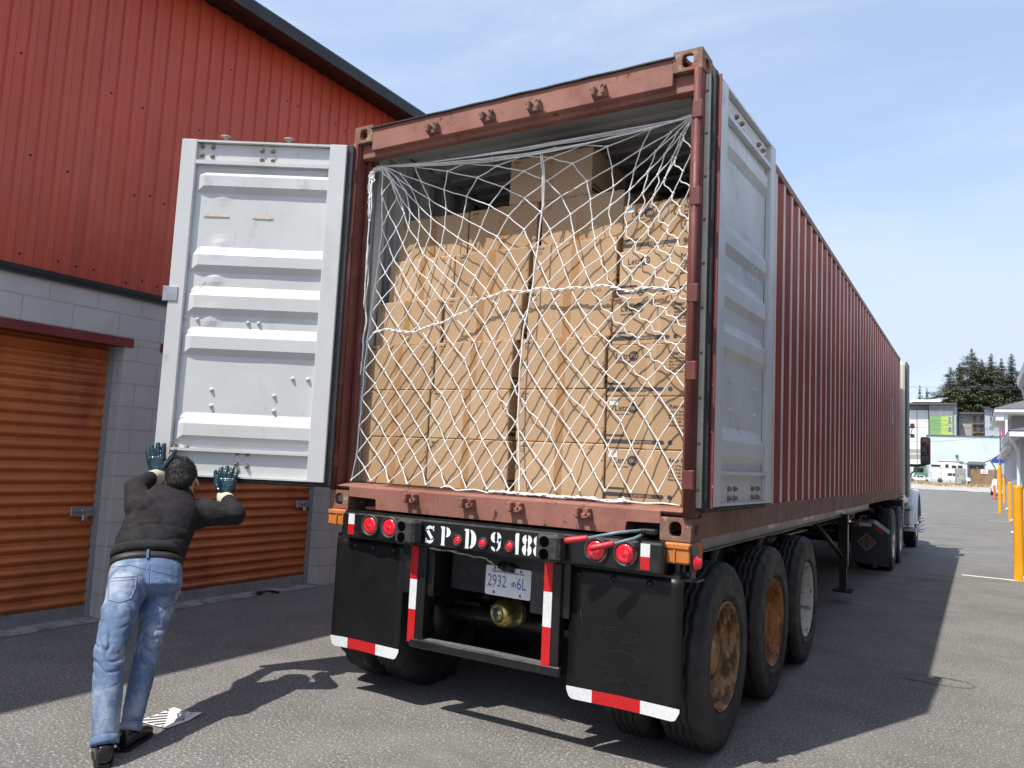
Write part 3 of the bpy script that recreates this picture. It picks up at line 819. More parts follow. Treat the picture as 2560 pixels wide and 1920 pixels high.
def cbox(x0, x1, y, z0, z1, label, dep=.55, kind='plain', tilt=0, lab=False, full=True):
    loc = ((x0+x1)/2, y+dep/2, z0)
    t = thing('cardboard_box', loc, label, 'box', 'cardboard boxes stacked in the container')
    c = Vector(((x0+x1)/2, y, (z0+z1)/2))
    rot = Matrix.Translation(c) @ Matrix.Rotation(R(tilt), 4, 'Z') @ Matrix.Translation(-c)
    b = MB(); b.box((x0+.002, y, z0+.001), (x1-.002, y+dep, z1-.002), mat=rot, bev=.005)
    mat_ = m_cards[bxr.randrange(3)]
    b.build('carton', mat_, t)
    mm = rot @ frame((x0, y, z0), x=(1, 0, 0), z=(0, -1, 0))   # local x right, y up, z towards the camera
    w_, h_ = x1-x0, z1-z0
    if full:
        q = MB(); cx = w_/2+bxr.uniform(-.012, .012)
        n = 8
        vs = [(cx+sx*.026+.0015*math.sin(i*2+sx), h_*(.0+i/n)*.992+.002, .0008) for i in range(n+1) for sx in (-1, 1)]
        q.add(vs, [(2*i, 2*i+1, 2*i+3, 2*i+2) for i in range(n)], mat=mm)
        q.build('packing_tape', m_ctape if kind == 'print' else m_btape, t)
    p = MB()
    if kind == 'print':
        p.text('Letri', .050, mm @ Matrix.Translation((.050, h_-.082, 0)), 0, bold=.010, depth=.0011, sx=.95)
        disc(p, mm, .160, h_-.066, .0285, .0011)
        for dx in (-.0095, .0105):
            disc(p, mm, .161+dx, h_-.066, .0100, .0017, 1, 18, .0062)
        p.text('Better Together', .0135, mm @ Matrix.Translation((.050, h_-.104, 0)), 0, bold=.02, shear=.25, depth=.0011)
        p.text('Rear Rack', .031, mm @ Matrix.Translation((w_-.145, h_-.065, 0)), 0, bold=.022, depth=.0011)
        for i, s in enumerate(('SKU : LT-Part-RR', 'Size : 73*53*28 CM', 'G.W. : 7.05 KG', 'QTY : 1 SET', 'Made in China')):
            p.text(s, .0145, mm @ Matrix.Translation((w_-.145, h_-.088-.0185*i, 0)), 0, bold=.028, depth=.0011)
        slabrect(p, mm, .0, .066, .115, .0775, .0011, 0, 1)
        slabrect(p, mm, .0, .028, .345, .050, .0011, 0, 1)
        disc(p, mm, .378, .040, .0128, .0011)
        p.text('Letrigo.com', .0235, mm @ Matrix.Translation((.160, .0325, 0)), 1, bold=.012, shear=.25, depth=.0017)
        for i in range(6): p.add([(w_-.02, h_-.10-.02*i, .001), (w_-.012, h_-.104-.02*i, .001), (w_-.02, h_-.112-.02*i, .001)], [(0, 1, 2)], 2, False, mm)
        p.build('printed_text', [m_ink, m_kraft, m_inkg], t, fix=False)
        if lab:
            q = MB(); slabrect(q, mm, .018, h_-.050, .070, h_-.012, .0012, 0)
            for i in range(16):
                if bxr.random() < .7: slabrect(q, mm, .023+i*.0026, h_-.026, .0244+i*.0026, h_-.017, .0018, 1)
            q.build('paper_label', [m_label, m_ink], t, fix=False)
    elif full:
        for i in range(18):
            if bxr.random() < .72: slabrect(p, mm, .03+i*.0028, h_-.033, .0316+i*.0028, h_-.021, .0010, 0)
        for i in range(3):
            for k in range(4): slabrect(p, mm, .034+k*.009, h_-.046-.009*i, .0405+k*.009, h_-.0425-.009*i, .0010, 1)
        if bxr.random() < .45:
            p.tube([mm @ Vector(v) for v in ((w_-.10, h_-.03, .001), (w_-.085, h_-.012, .001), (w_-.07, h_-.03, .001), (w_-.10, h_-.03, .001))], .0009, 4, 1)
        p.build('printed_text', [m_ink, m_inkg], t, fix=False)
        # crushed stitch marks down the right edge
        q = MB()
        for zz in (.3, .5, .72):
            if bxr.random() < .7:
                a0 = bxr.uniform(-.5, .5); q = MB()
                for k in range(1):
                    q.tube([mm @ Vector((w_-.018+.005*k, h_*zz-.009+.012*k, .0012)), mm @ Vector((w_-.008+.004*k, h_*zz+.002+.01*k+a0*.004, .0016))], .0013, 5)
                q.build('edge_crease', m_inkg, t)
    if kind != 'print' and full:   # stripes printed on the short side, seen in the gaps
        q = MB(); ms = rot @ frame((x1-.002, y, z0), x=(0, 1, 0), z=(1, 0, 0))
        slabrect(q, ms, .01, .030, .40, .052, .0008); slabrect(q, ms, .01, .066, .2, .078, .0008)
        q.build('side_stripes', m_ink, t, fix=False)
    return t
RY = [.20, .20, .205, .245, .30, .345]
Z3 = [1.328, 1.642, 1.955, 2.262, 2.566, 2.868, 3.170]
Z4 = [1.328, 1.62, 1.911, 2.203, 2.480, 2.762, 3.050]
Y4 = [.20, .20, .205, .225, .27, .30]
C1R = [-.595, -.602, -.588, -.575, -.530, -.468]
C2L = [-.587, -.592, -.575, -.555, -.523, -.458]
C2R = [.020, .004, .010, .035, .045, .062]
C3L = [.066, .056, .060, .078, .068, .092]
C3R = [.648, .640, .630, .640, .640, .652]
C4L = [.655, .650, .642, .655, .668, .672]
C1L = [-1.160, -1.160, -1.150, -1.130, -1.085, -1.060]
ROW = ['bottom', 'second', 'third', 'fourth', 'fifth', 'top']
for r in range(6):
    where = {0: 'in the bottom row', 5: 'in the highest full row'}.get(r, 'in the %s row from the bottom' % ROW[r])
    cbox(C1L[r], C1R[r], RY[r], Z3[r], Z3[r+1], 'plain brown carton at the left wall, '+where, tilt=bxr.uniform(-.6, .6))
    cbox(C2L[r], C2R[r], RY[r]+bxr.uniform(-.006, .006), Z3[r], Z3[r+1], 'plain brown carton second from the left wall, '+where, tilt=bxr.uniform(-.6, .6))
    cbox(C3L[r], C3R[r], RY[r]+bxr.uniform(-.006, .006), Z3[r], Z3[r+1], 'plain brown carton just left of the printed stack, '+where, tilt=bxr.uniform(-.6, .6))
    cbox(C4L[r], C4L[r]+.512, Y4[r], Z4[r], Z4[r+1], 'printed Rear Rack carton %s of the right-hand stack' % ({0: 'at the bottom', 5: 'on top'}.get(r, ROW[r]+' from the bottom')), kind='print', tilt=bxr.uniform(-.4, .4), lab=r in (0, 1, 5))
cbox(-.165, .425, .36, 3.172, 3.482, 'single brown carton standing above the others under the roof', tilt=.6)
cbox(.48, 1.06, 1.25, 3.05, 3.36, 'shaded carton deeper inside, behind the printed stack', kind='dark', full=False, dep=.6)
cbox(-.05, .53, 1.22, 3.15, 3.46, 'shaded carton deeper inside, behind the single raised one', kind='dark', full=False, dep=.6, tilt=-2)
cbox(.62, 1.14, .95, 2.76, 3.045, 'shaded carton in the second rank on the right', kind='dark', full=False, dep=.3)
for k, x in enumerate((-1.13, -.54, .05)):
    cbox(x, x+.575, 1.02, 2.86, 3.155, 'shaded carton in the second rank, %s' % ('by the left wall', 'next to the one by the left wall', 'behind the middle of the load')[k], kind='dark', full=False, dep=.55)

# ------------------------------------------------------------------ cargo net
m_rope = M('white_rope', (.78, .78, .76), .8, var=.06, vs=30, bump=[(260, .6, .002, (1, 1, 1))])
def relax(seed=4, N=16, Mr=22, rest=.112, iters=1100):
    g = np.random.default_rng(seed)
    TL = np.array([-1.06, 3.50]); TR = np.array([1.160, 3.435]); zb = 1.345
    idx = {}; pts = []
    for j in range(Mr+1):
        for i in range(N if j % 2 == 0 else N-1):
            s = (i+(.5 if j % 2 else 0))/(N-1)
            idx[i, j] = len(pts); pts.append([-1.13+2.28*s, 3.47-(3.47-zb)*j/Mr])
    p = np.array(pts); E = []; fam = []
    for j in range(Mr):
        for i in range(N if j % 2 == 0 else N-1):
            for q, k in enumerate((i-1, i) if j % 2 == 0 else (i, i+1)):
                if (k, j+1) in idx: E.append((idx[i, j], idx[k, j+1])); fam.append(q)
    ns = 0
    for j in range(0, Mr-1, 2):
        E.append((idx[0, j], idx[0, j+2])); E.append((idx[N-1, j], idx[N-1, j+2])); ns += 2; fam += [2, 2]
    E = np.array(E); L = np.full(len(E), rest)*g.uniform(.9, 1.14, len(E)); L[-ns:] = rest*1.36
    pin = {}
    for i in range(N):
        s = i/(N-1)
        if i <= 5: pin[idx[i, 0]] = TL+np.array([.004*i, 0])
        elif i >= 10: pin[idx[i, 0]] = TR-np.array([.004*(N-1-i), 0])
        else:
            f = (i-5)/5.; q = TL+(TR-TL)*f; q[1] -= .055*math.sin(PI*f); pin[idx[i, 0]] = q
        pin[idx[i, Mr]] = np.array([-1.13+2.27*s, zb+g.uniform(-.003, .003)])
    pk = np.array(list(pin)); pv = np.array([pin[k] for k in pk])
    w_ = np.ones(len(p)); w_[pk] = 0; a, b = E[:, 0], E[:, 1]
    ww = w_[a]+w_[b]; ww[ww == 0] = 1
    cnt = np.zeros(len(p)); np.add.at(cnt, a, 1); np.add.at(cnt, b, 1)
    lft = np.array([idx[0, j] for j in range(2, Mr, 2)]); rgt = np.array([idx[N-1, j] for j in range(2, Mr, 2)])
    for it in range(iters):
        p[w_ > 0, 1] -= .00025
        for _ in range(2):
            dl_ = p[b]-p[a]; d = np.linalg.norm(dl_, axis=1)+1e-9; ex = d-L
            corr_ = (dl_/d[:, None])*(np.where(ex > 0, .9*ex, .22*ex)/ww)[:, None]
            acc = np.zeros_like(p)
            np.add.at(acc, a, corr_*w_[a][:, None]); np.add.at(acc, b, -corr_*w_[b][:, None])
            p += acc/cnt[:, None]*1.4
            p[:, 0] = np.clip(p[:, 0], -1.135, 1.155); p[:, 1] = np.maximum(p[:, 1], 1.345)
            p[lft, 0] += (np.interp(p[lft, 1], [1.34, 2.0, 3.0, 3.5], [-1.13, -1.125, -1.10, -1.06])-p[lft, 0])*.6; p[rgt, 0] += (1.15-p[rgt, 0])*.6
        p[pk] = pv
    return p, E, L, np.array(fam), idx
NP, NE, NL, NF, NI = relax()
def ynet(x, z):
    y = float(np.interp(z, [1.34, 1.40, 1.6, 2.2, 2.6, 3.0, 3.2, 3.35, 3.5], [.115, .150, .168, .170, .200, .235, .215, .16, .13]))
    e = max(0, (abs(x)-1.0)/.16); return y*(1-.25*min(e, 1))+.008*mnoise.noise(Vector((x*3, z*3, 2)))
# lower right: the net drapes round, one family of legs flattens out
X_, Z_ = NP[:, 0].copy(), NP[:, 1].copy()
wz = np.where(Z_ > 1.75, np.exp(-((Z_-1.75)/.85)**2), np.exp(-((Z_-1.75)/.34)**2))*np.clip((X_+.1)/1.2, 0, 1)
NP[:, 1] = Z_+.22*wz
wz2 = np.exp(-((Z_-2.9)/.4)**2)*np.clip((X_-.3)/.9, 0, 1)
NP[:, 0] -= .05*wz2
NET = thing('cargo_net', (0, .15, 1.33), 'white knotted rope cargo net hung across the open container in front of the cartons', 'net')
b = MB(); nr = random.Random(8)
def P3(q): return Vector((q[0], ynet(q[0], q[1]), q[1]))
for (i0, i1), L_, f_ in zip(NE, NL, NF):
    A, B = P3(NP[i0]), P3(NP[i1]); d = (B-A).length
    if d < .004: continue
    slack = max(0, L_-d); amp = min(.026, .55*math.sqrt(max(slack*d, 0)))+.0025
    if f_ == 0: amp *= .30
    t = (B-A).normalized(); n_ = Vector((-t.z, 0, t.x)); 
    if n_.z > 0: n_ = -n_
    ph = nr.uniform(-.6, .6)
    pts = []
    K = 6 if d < .3 else 10
    for k in range(K+1):
        u = k/K
        pts.append(A.lerp(B, u)+n_*(amp*math.sin(PI*u)+.6*amp*math.sin(2*PI*u+ph)*math.sin(PI*u))+Vector((0, .003*math.sin(PI*u*2+ph*5)*math.sin(PI*u), 0)))
    b.tube(pts, .0037 if f_ < 2 else .0042, 6, caps=False)
for k, q in enumerate(NP):
    if q[1] > 3.36 and (q[0] < -1.0 or q[0] > 1.09): continue
    c = P3(q); a0 = nr.uniform(0, PI)
    b.ball(c, (.0085, .0075, .0095), 4, mat=None)
b.build('netting', m_rope, NET)
b = MB()   # bunched top edge between the two corners
for k in range(6):
    pts = []
    for i in range(41):
        u = i/40; x = -1.055+2.215*u
        z = 3.50+(3.435-3.50)*u-(.03+.012*k)*math.sin(PI*u)**.8+.004*mnoise.noise(Vector((u*9, k*3, 0)))
        pts.append((x, .125+.010*math.sin(u*7+k), z+.010*(k % 3)*math.sin(PI*u)*(.5)))
    b.tube(pts, .0036, 6)
def loopy(b, pts, r, amp, freq, seed, n=14):
    out = []; P_ = [Vector(p) for p in pts]; K = len(P_)-1
    for k in range(K):
        for i in range(n):
            u = i/n; q = P_[k].lerp(P_[k+1], u); s_ = (k+u)*freq
            out.append(q+Vector((amp*mnoise.noise(Vector((s_, seed, 0))), amp*.5*mnoise.noise(Vector((s_, seed, 5))), amp*mnoise.noise(Vector((s_, seed, 9))))))
    out.append(P_[-1]); b.tube(out, r, 6); return b
b.build('edge_rope', m_rope, NET)
b = MB()
# knotted tail at the left corner
for k in range(7):
    loopy(b, [(-1.06, .13, 3.50), (-1.12, .10, 3.47), (-1.135+.006*k, .085, 3.44-.01*k), (-1.135+.004*k, .08, 3.30-.035*k)], .0042, .030, 3.1, k*3.7)
for k in range(3): loopy(b, [(-1.13, .09, 3.38), (-1.125, .095, 3.1), (-1.13+.004*k, .10, 2.7-.1*k)], .0036, .022, 3.3, k*5+40)
loopy(b, [(-1.125, .11, 2.95), (-1.12, .11, 2.6), (-1.12, .12, 2.30), (-1.135, .12, 2.05)], .005, .03, 2.2, 77)
b.build('rope_tail', m_rope, NET); b = MB(); loopy(b, [(1.155, .11, 3.44), (1.15, .11, 3.2), (1.155, .11, 2.9)], .005, .02, 2.2, 97)
b.build('rope_tail', m_rope, NET)
def spline(ctrl, n=10):
    P_ = [Vector(c) for c in ctrl]; P_ = [P_[0]*2-P_[1]]+P_+[P_[-1]*2-P_[-2]]; out = []
    for k in range(1, len(P_)-2):
        for i in range(n):
            t = i/n; a_, b_, c_, d_ = P_[k-1:k+3]
            out.append(.5*((2*b_)+(c_-a_)*t+(2*a_-5*b_+4*c_-d_)*t*t+(3*b_-a_-3*c_+d_)*t**3))
    out.append(P_[-2]); return out
b = MB()   # vertical tie rope and the horizontal gathered line
vr = [at(*(v*1.1573 for v in p), .15) for p in ((1172, 337), (1171, 372), (1163, 450), (1153, 560), (1144, 640), (1131, 720), (1124, 830), (1122, 930), (1127, 1020), (1133, 1062))]
vr = [Vector((p.x, ynet(p.x, p.z)-.012, p.z)) for p in [at(*(v*1.1573 for v in q), .17) for q in ((1172, 337), (1171, 372), (1163, 450), (1153, 560), (1144, 640), (1131, 720), (1124, 830), (1122, 930), (1127, 1020), (1133, 1062))]]
b.tube([p+Vector((.002*math.sin(i*.9), .002*math.cos(i*.9), 0)) for i, p in enumerate(spline(vr, 8))], .0046, 6)
b.tube([p+Vector((.012, 0, 0)) for p in spline(vr[:3], 8)], .004, 6)
b.build('tie_rope', m_rope, NET)
b = MB()
hr = [(812, 722), (835, 712), (862, 716), (895, 718), (910, 712), (930, 705), (958, 697), (985, 683), (1010, 672), (1035, 650), (1062, 640), (1095, 627), (1130, 630), (1165, 622), (1200, 626), (1240, 620), (1270, 622), (1300, 616), (1330, 622), (1362, 630), (1385, 622), (1430, 622), (1462, 634), (1485, 618), (1497, 596)]
hp = []
for q in hr:
    p = at(q[0]*1.1573, q[1]*1.1573, .18); hp.append(Vector((p.x, ynet(p.x, p.z)-.010, p.z)))
sp = spline(hp, 8)
for s_ in (0, 1.6): b.tube([p+Vector((0, .004*math.sin(i*.8+s_*2), .005*math.cos(i*.8+s_*2)+.003*mnoise.noise(Vector((i*.4, s_, 0))))) for i, p in enumerate(sp)], .0039, 6)
b.build('gathered_rope', m_rope, NET)
b = MB()   # slack gathered on the sill
for k in range(8):
    x0 = nr.uniform(-.05, .12); x1 = nr.uniform(.5, .8)
    pts = [(x0+(x1-x0)*i/6, .085+.02*nr.uniform(-1, 1), 1.334+.004*nr.random()) for i in range(7)]
    loopy(b, pts, .0042, .018, 2.4, k*9+3, 8)
loopy(b, [(-.4, .10, 1.334), (0, .09, 1.336), (.5, .07, 1.334), (1.13, .085, 1.336)], .0045, .02, 4, 3)
loopy(b, [(.78, .09, 1.335), (.82, .09, 1.35), (.80, .09, 1.335), (.84, .08, 1.34), (.79, .085, 1.345)], .006, .02, 3, 31)
b.build('slack_rope', m_rope, NET)
# ------------------------------------------------------------------ trailer chassis
m_blk = M('chassis_black', (.010, .010, .011), .32, var=.25, vs=4, layers=[((.05, .048, .044), 7, .56, .74, None, .5, .7), ((.13, .06, .04), 26, .70, .76, None, .7, .9)], rvar=.1)
m_flap = M('mud_flap_rubber', (.009, .009, .0095), .36, var=.2, vs=3, layers=[((.018, .018, .018), 2.0, .5, .75, None, .5, .5), ((.12, .12, .115), 75, .74, .78, None, .5)], rvar=.06, spec=.28)
m_tyre = M('tyre_rubber', (.018, .018, .0185), .62, var=.2, vs=5, layers=[((.040, .039, .038), 5, .5, .72, None, .6)], bump=[(60, .12, .002)], spec=.45)
m_rimA = M('rim_rust_brown', (.30, .17, .075), .65, .2, var=.3, vs=8, layers=[((.09, .035, .015), 9, .46, .58, (3, 1, .6), .95), ((.46, .36, .22), 16, .54, .64, (3, 1, 1), .85)], bump=[(70, .4, .003)])
m_rimB = M('rim_rust_orange', (.34, .13, .035), .7, .1, var=.25, vs=8, layers=[((.13, .040, .014), 8, .48, .60, (3, 1, .6), .95), ((.50, .34, .18), 15, .56, .68, (3, 1, 1), .8)], bump=[(70, .4, .003)])
m_rimC = M('rim_white', (.50, .49, .45), .6, 0, var=.1, vs=8, layers=[((.24, .13, .06), 20, .56, .63, (2, 1, 1), .9), ((.14, .075, .04), 7, .56, .64, (1, 1, 3), .9), ((.33, .27, .19), 4, .5, .7, None, .6)])
m_hub = M('hub_dark', (.05, .035, .025), .7, var=.3, vs=9)
m_red = M('reflector_red', (.50, .012, .016), .30, var=.12, vs=60, bump=[(300, .3, .001)])
m_whr = M('reflector_white', (.66, .68, .69), .35, var=.08, vs=60, bump=[(300, .3, .001)])
m_lens = M('lamp_lens_red', (.75, .012, .030), .12, var=.25, vs=90, coat=1, bump=[(140, .6, .002)])
m_bez = M('lamp_bezel', (.035, .034, .032), .6, var=.3, vs=20, layers=[((.12, .11, .09), 30, .55, .7)])
m_orange = M('twistlock_orange', (.50, .16, .030), .62, var=.15, vs=7, layers=[((.15, .05, .02), 18, .60, .72, None, .9), ((.60, .25, .07), 9, .6, .7)], bump=[(40, .3, .003)])
m_alu = M('side_rail_light', (.44, .42, .39), .5, .2, var=.12, vs=3, layers=[((.22, .18, .14), 5, .55, .72, None, .7)])
m_stencil = M('stencil_white', (.74, .80, .82), .5, var=.12, vs=14, layers=[((.1, .1, .1), 55, .66, .74, None, .5)])
m_gold = M('chamber_gold', (.50, .43, .16), .28, .85, var=.25, vs=7, layers=[((.20, .22, .10), 6, .55, .75, None, .6)])
m_blue = M('plug_blue', (.02, .09, .22), .4)
m_plate = M('plate_white', (.74, .75, .76), .4, var=.06, vs=12, layers=[((.5, .48, .44), 14, .66, .76, None, .6)])
m_pblue = M('plate_blue', (.05, .08, .32), .5)
TR = thing('semi_trailer', (0, 6, 0), 'black three-axle container chassis trailer with red tail lights, mud flaps and dual wheels', 'trailer')
# rear bumper beam
b = MB()
b.box((-1.045, -.055, .99), (1.10, .10, 1.150), bev=.012)
b.box((-1.03, -.045, 1.1505), (1.09, .14, 1.157))
beam = b.build('bumper_beam', m_blk, TR)
# stencilled lettering, built as pieces
b = MB()
mmS = frame((0, -.0565, 0), x=(1, 0, 0), z=(0, -1, 0))
def arcband(b, cx, cy, rx, ry, t, a0, a1, n=14, mm=mmS, t2=None):
    vs = []
    for i in range(n+1):
        u = i/n; a = a0+(a1-a0)*u
        tt = 1.3*t*(math.sin(PI*u)**.5*.65+.35) if t2 is None else t2
        vs += [(cx+rx*math.cos(a), cy+ry*math.sin(a), 0), (cx+(rx-tt)*math.cos(a), cy+(ry-tt*.62)*math.sin(a), 0)]
    b.add(vs, [(2*i, 2*i+1, 2*i+3, 2*i+2) for i in range(n)], 0, False, mm)
def poly(b, pts, mm=mmS): b.add([(x, y, 0) for x, y in pts], [list(range(len(pts)))], 0, False, mm)
zc = 1.065; hh = .055
# S : two bowls and a thick diagonal
x0 = -.345
arcband(b, x0, zc+.024, .030, .028, .020, R(20), R(190)); arcband(b, x0, zc-.024, .030, .028, .020, R(200), R(370))
poly(b, [(x0-.033, zc+.030), (x0-.012, zc+.032), (x0+.033, zc-.026), (x0+.012, zc-.032)])
poly(b, [(x0+.021, zc+.052), (x0+.030, zc+.052), (x0+.030, zc+.022), (x0+.024, zc+.022)]); poly(b, [(x0-.030, zc-.052), (x0-.022, zc-.052), (x0-.022, zc-.022), (x0-.030, zc-.022)])
b.build('stencil_letter', m_stencil, beam, fix=False); b = MB()
# P
x0 = -.262
poly(b, [(x0, zc-hh), (x0+.030, zc-hh), (x0+.026, zc-.046), (x0+.026, zc+hh), (x0-.004, zc+hh), (x0-.004, zc+.045), (x0+.004, zc+.042), (x0+.004, zc-.046)])
arcband(b, x0+.034, zc+.024, .034, .029, .022, R(-85), R(85))
b.build('stencil_letter', m_stencil, beam, fix=False); b = MB()
# D
x0 = -.092
poly(b, [(x0, zc-hh), (x0+.030, zc-hh), (x0+.026, zc-.046), (x0+.026, zc+hh), (x0-.004, zc+hh), (x0-.004, zc+.045), (x0+.004, zc+.042), (x0+.004, zc-.046)])
arcband(b, x0+.034, zc, .044, .053, .026, R(-86), R(86))
b.build('stencil_letter', m_stencil, beam, fix=False); b = MB()
# 9
x0 = .118
arcband(b, x0-.004, zc+.024, .030, .030, .019, R(95), R(265)); arcband(b, x0+.004, zc+.024, .030, .030, .019, R(-85), R(85))
poly(b, [(x0+.017, zc+.022), (x0+.034, zc+.022), (x0+.030, zc-.030), (x0+.010, zc-.052), (x0+.006, zc-.046), (x0+.016, zc-.026)]); arcband(b, x0-.004, zc-.028, .026, .024, .016, R(180), R(275))
b.build('stencil_letter', m_stencil, beam, fix=False); b = MB()
# 1 8 8
x0 = .246; poly(b, [(x0, zc-hh), (x0+.022, zc-hh), (x0+.022, zc+hh+.006), (x0+.004, zc+hh+.006), (x0-.002, zc+hh-.004)])
for x0 in (.320, .391):
    b.build('stencil_letter', m_stencil, beam, fix=False); b = MB()
    for zz, ry in ((zc+.029, .027), (zc-.025, .030)):
        arcband(b, x0-.004, zz, .026, ry, .0205, R(97), R(263)); arcband(b, x0+.004, zz, .026, ry, .0205, R(-83), R(83))
b.build('stencil_letter', m_stencil, beam, fix=False)
def lamp(x, z, r, small=False):
    q = MB(); m = frame((x, -.055, z), x=(1, 0, 0), z=(0, -1, 0))
    q.lathe([(r*1.32, 0), (r*1.32, .010), (r*1.22, .018), (r*1.05, .016), (r*1.0, .006), (0, .006)], 36, m)
    o = q.build('marker_light' if small else 'tail_light', m_bez, TR)
    q = MB(); q.lathe([(r*1.0, .0065), (r*.97, .012), (r*.8, .017), (r*.5, .0195), (r*.46, .0175), (r*.40, .020), (0, .022)], 36, m)
    q.build('lens', m_lens, o)
for x in (-.805, -.648, .737, .900): lamp(x, 1.080, .052)
for x in (-.138, .034, .213): lamp(x, 1.050, .025, True)
for x in (-.965, 1.005):
    q = MB(); q.box((x-.025, -.0575, 1.045), (x+.025, -.0555, 1.105+.035)); q.build('reflector', m_whr, TR)
    q = MB(); q.box((x-.025, -.0578, 1.010), (x+.025, -.0555, 1.0449+.03)); q.build('reflector', m_red, TR)
for x in (-.466, .494):   # dock bumpers
    q = MB(); q.box((x-.072, -.155, 1.002), (x+.072, -.0555, 1.148), bev=.018)
    o = q.build('dock_bumper', M('bumper_rubber', (.032, .032, .033), .75, var=.4, vs=30, bump=[(60, .7, .006)]), TR)
    q = MB()
    for z in (1.108, 1.043): q.lathe([(.029, .0008), (.024, .0012), (0, .0010)], 20, frame((x-.015, -.1556, z), x=(1, 0, 0), z=(0, -1, 0)))
    q.build('painted_bolt_hole', M('hole_shade_black', (.002, .002, .002), .98, spec=0), o)  # flat black discs paint the shade inside holes that are not cut
for sx in (-1, 1):   # twist-lock boxes under the castings
    q = MB(); x0, x1 = sx*1.052, sx*1.222
    q.box((x0, -.004, 1.050), (x1, .20, 1.1575), bev=.010)
    for xx in (sx*1.085, sx*1.14): q.box((xx-.005, -.014, 1.055), (xx+.005, -.0045, 1.12), bev=.002)
    q.box((sx*1.06, -.012, 1.125), (sx*1.215, -.0045, 1.15), bev=.003)
    q.build('twist_lock', m_orange, TR)
    q = MB(); q.cyl((sx*1.13, .09, 1.05), (sx*1.13, .09, .995), .034, 16); q.cyl((sx*1.13, .09, .998), (sx*1.13, .09, .975), .055, 16)
    if sx > 0: q.box((sx*1.05, .02, .966), (sx*1.25, .14, .976))
    q.build('twist_lock_handle', m_blk, TR)
q = MB(); q.box((1.2225, -.02, 1.02), (1.232, .09, 1.15), bev=.004); q.box((1.2225, .0, .97), (1.2295, .06, 1.02)); br = q.build('lamp_bracket', m_blk, TR)
q = MB(); q.lathe([(.036, 0), (.036, .012), (.028, .014), (.026, .030), (0, .036)], 24, frame((1.2325, .035, 1.06), x=(0, 1, 0), z=(1, 0, 0)), 0)
q.build('side_marker_light', m_lens, TR)
def tapeprism(q, x0, x1, y, z0, z1): q.box((x0, y-.0015, z0), (x1, y, z1))
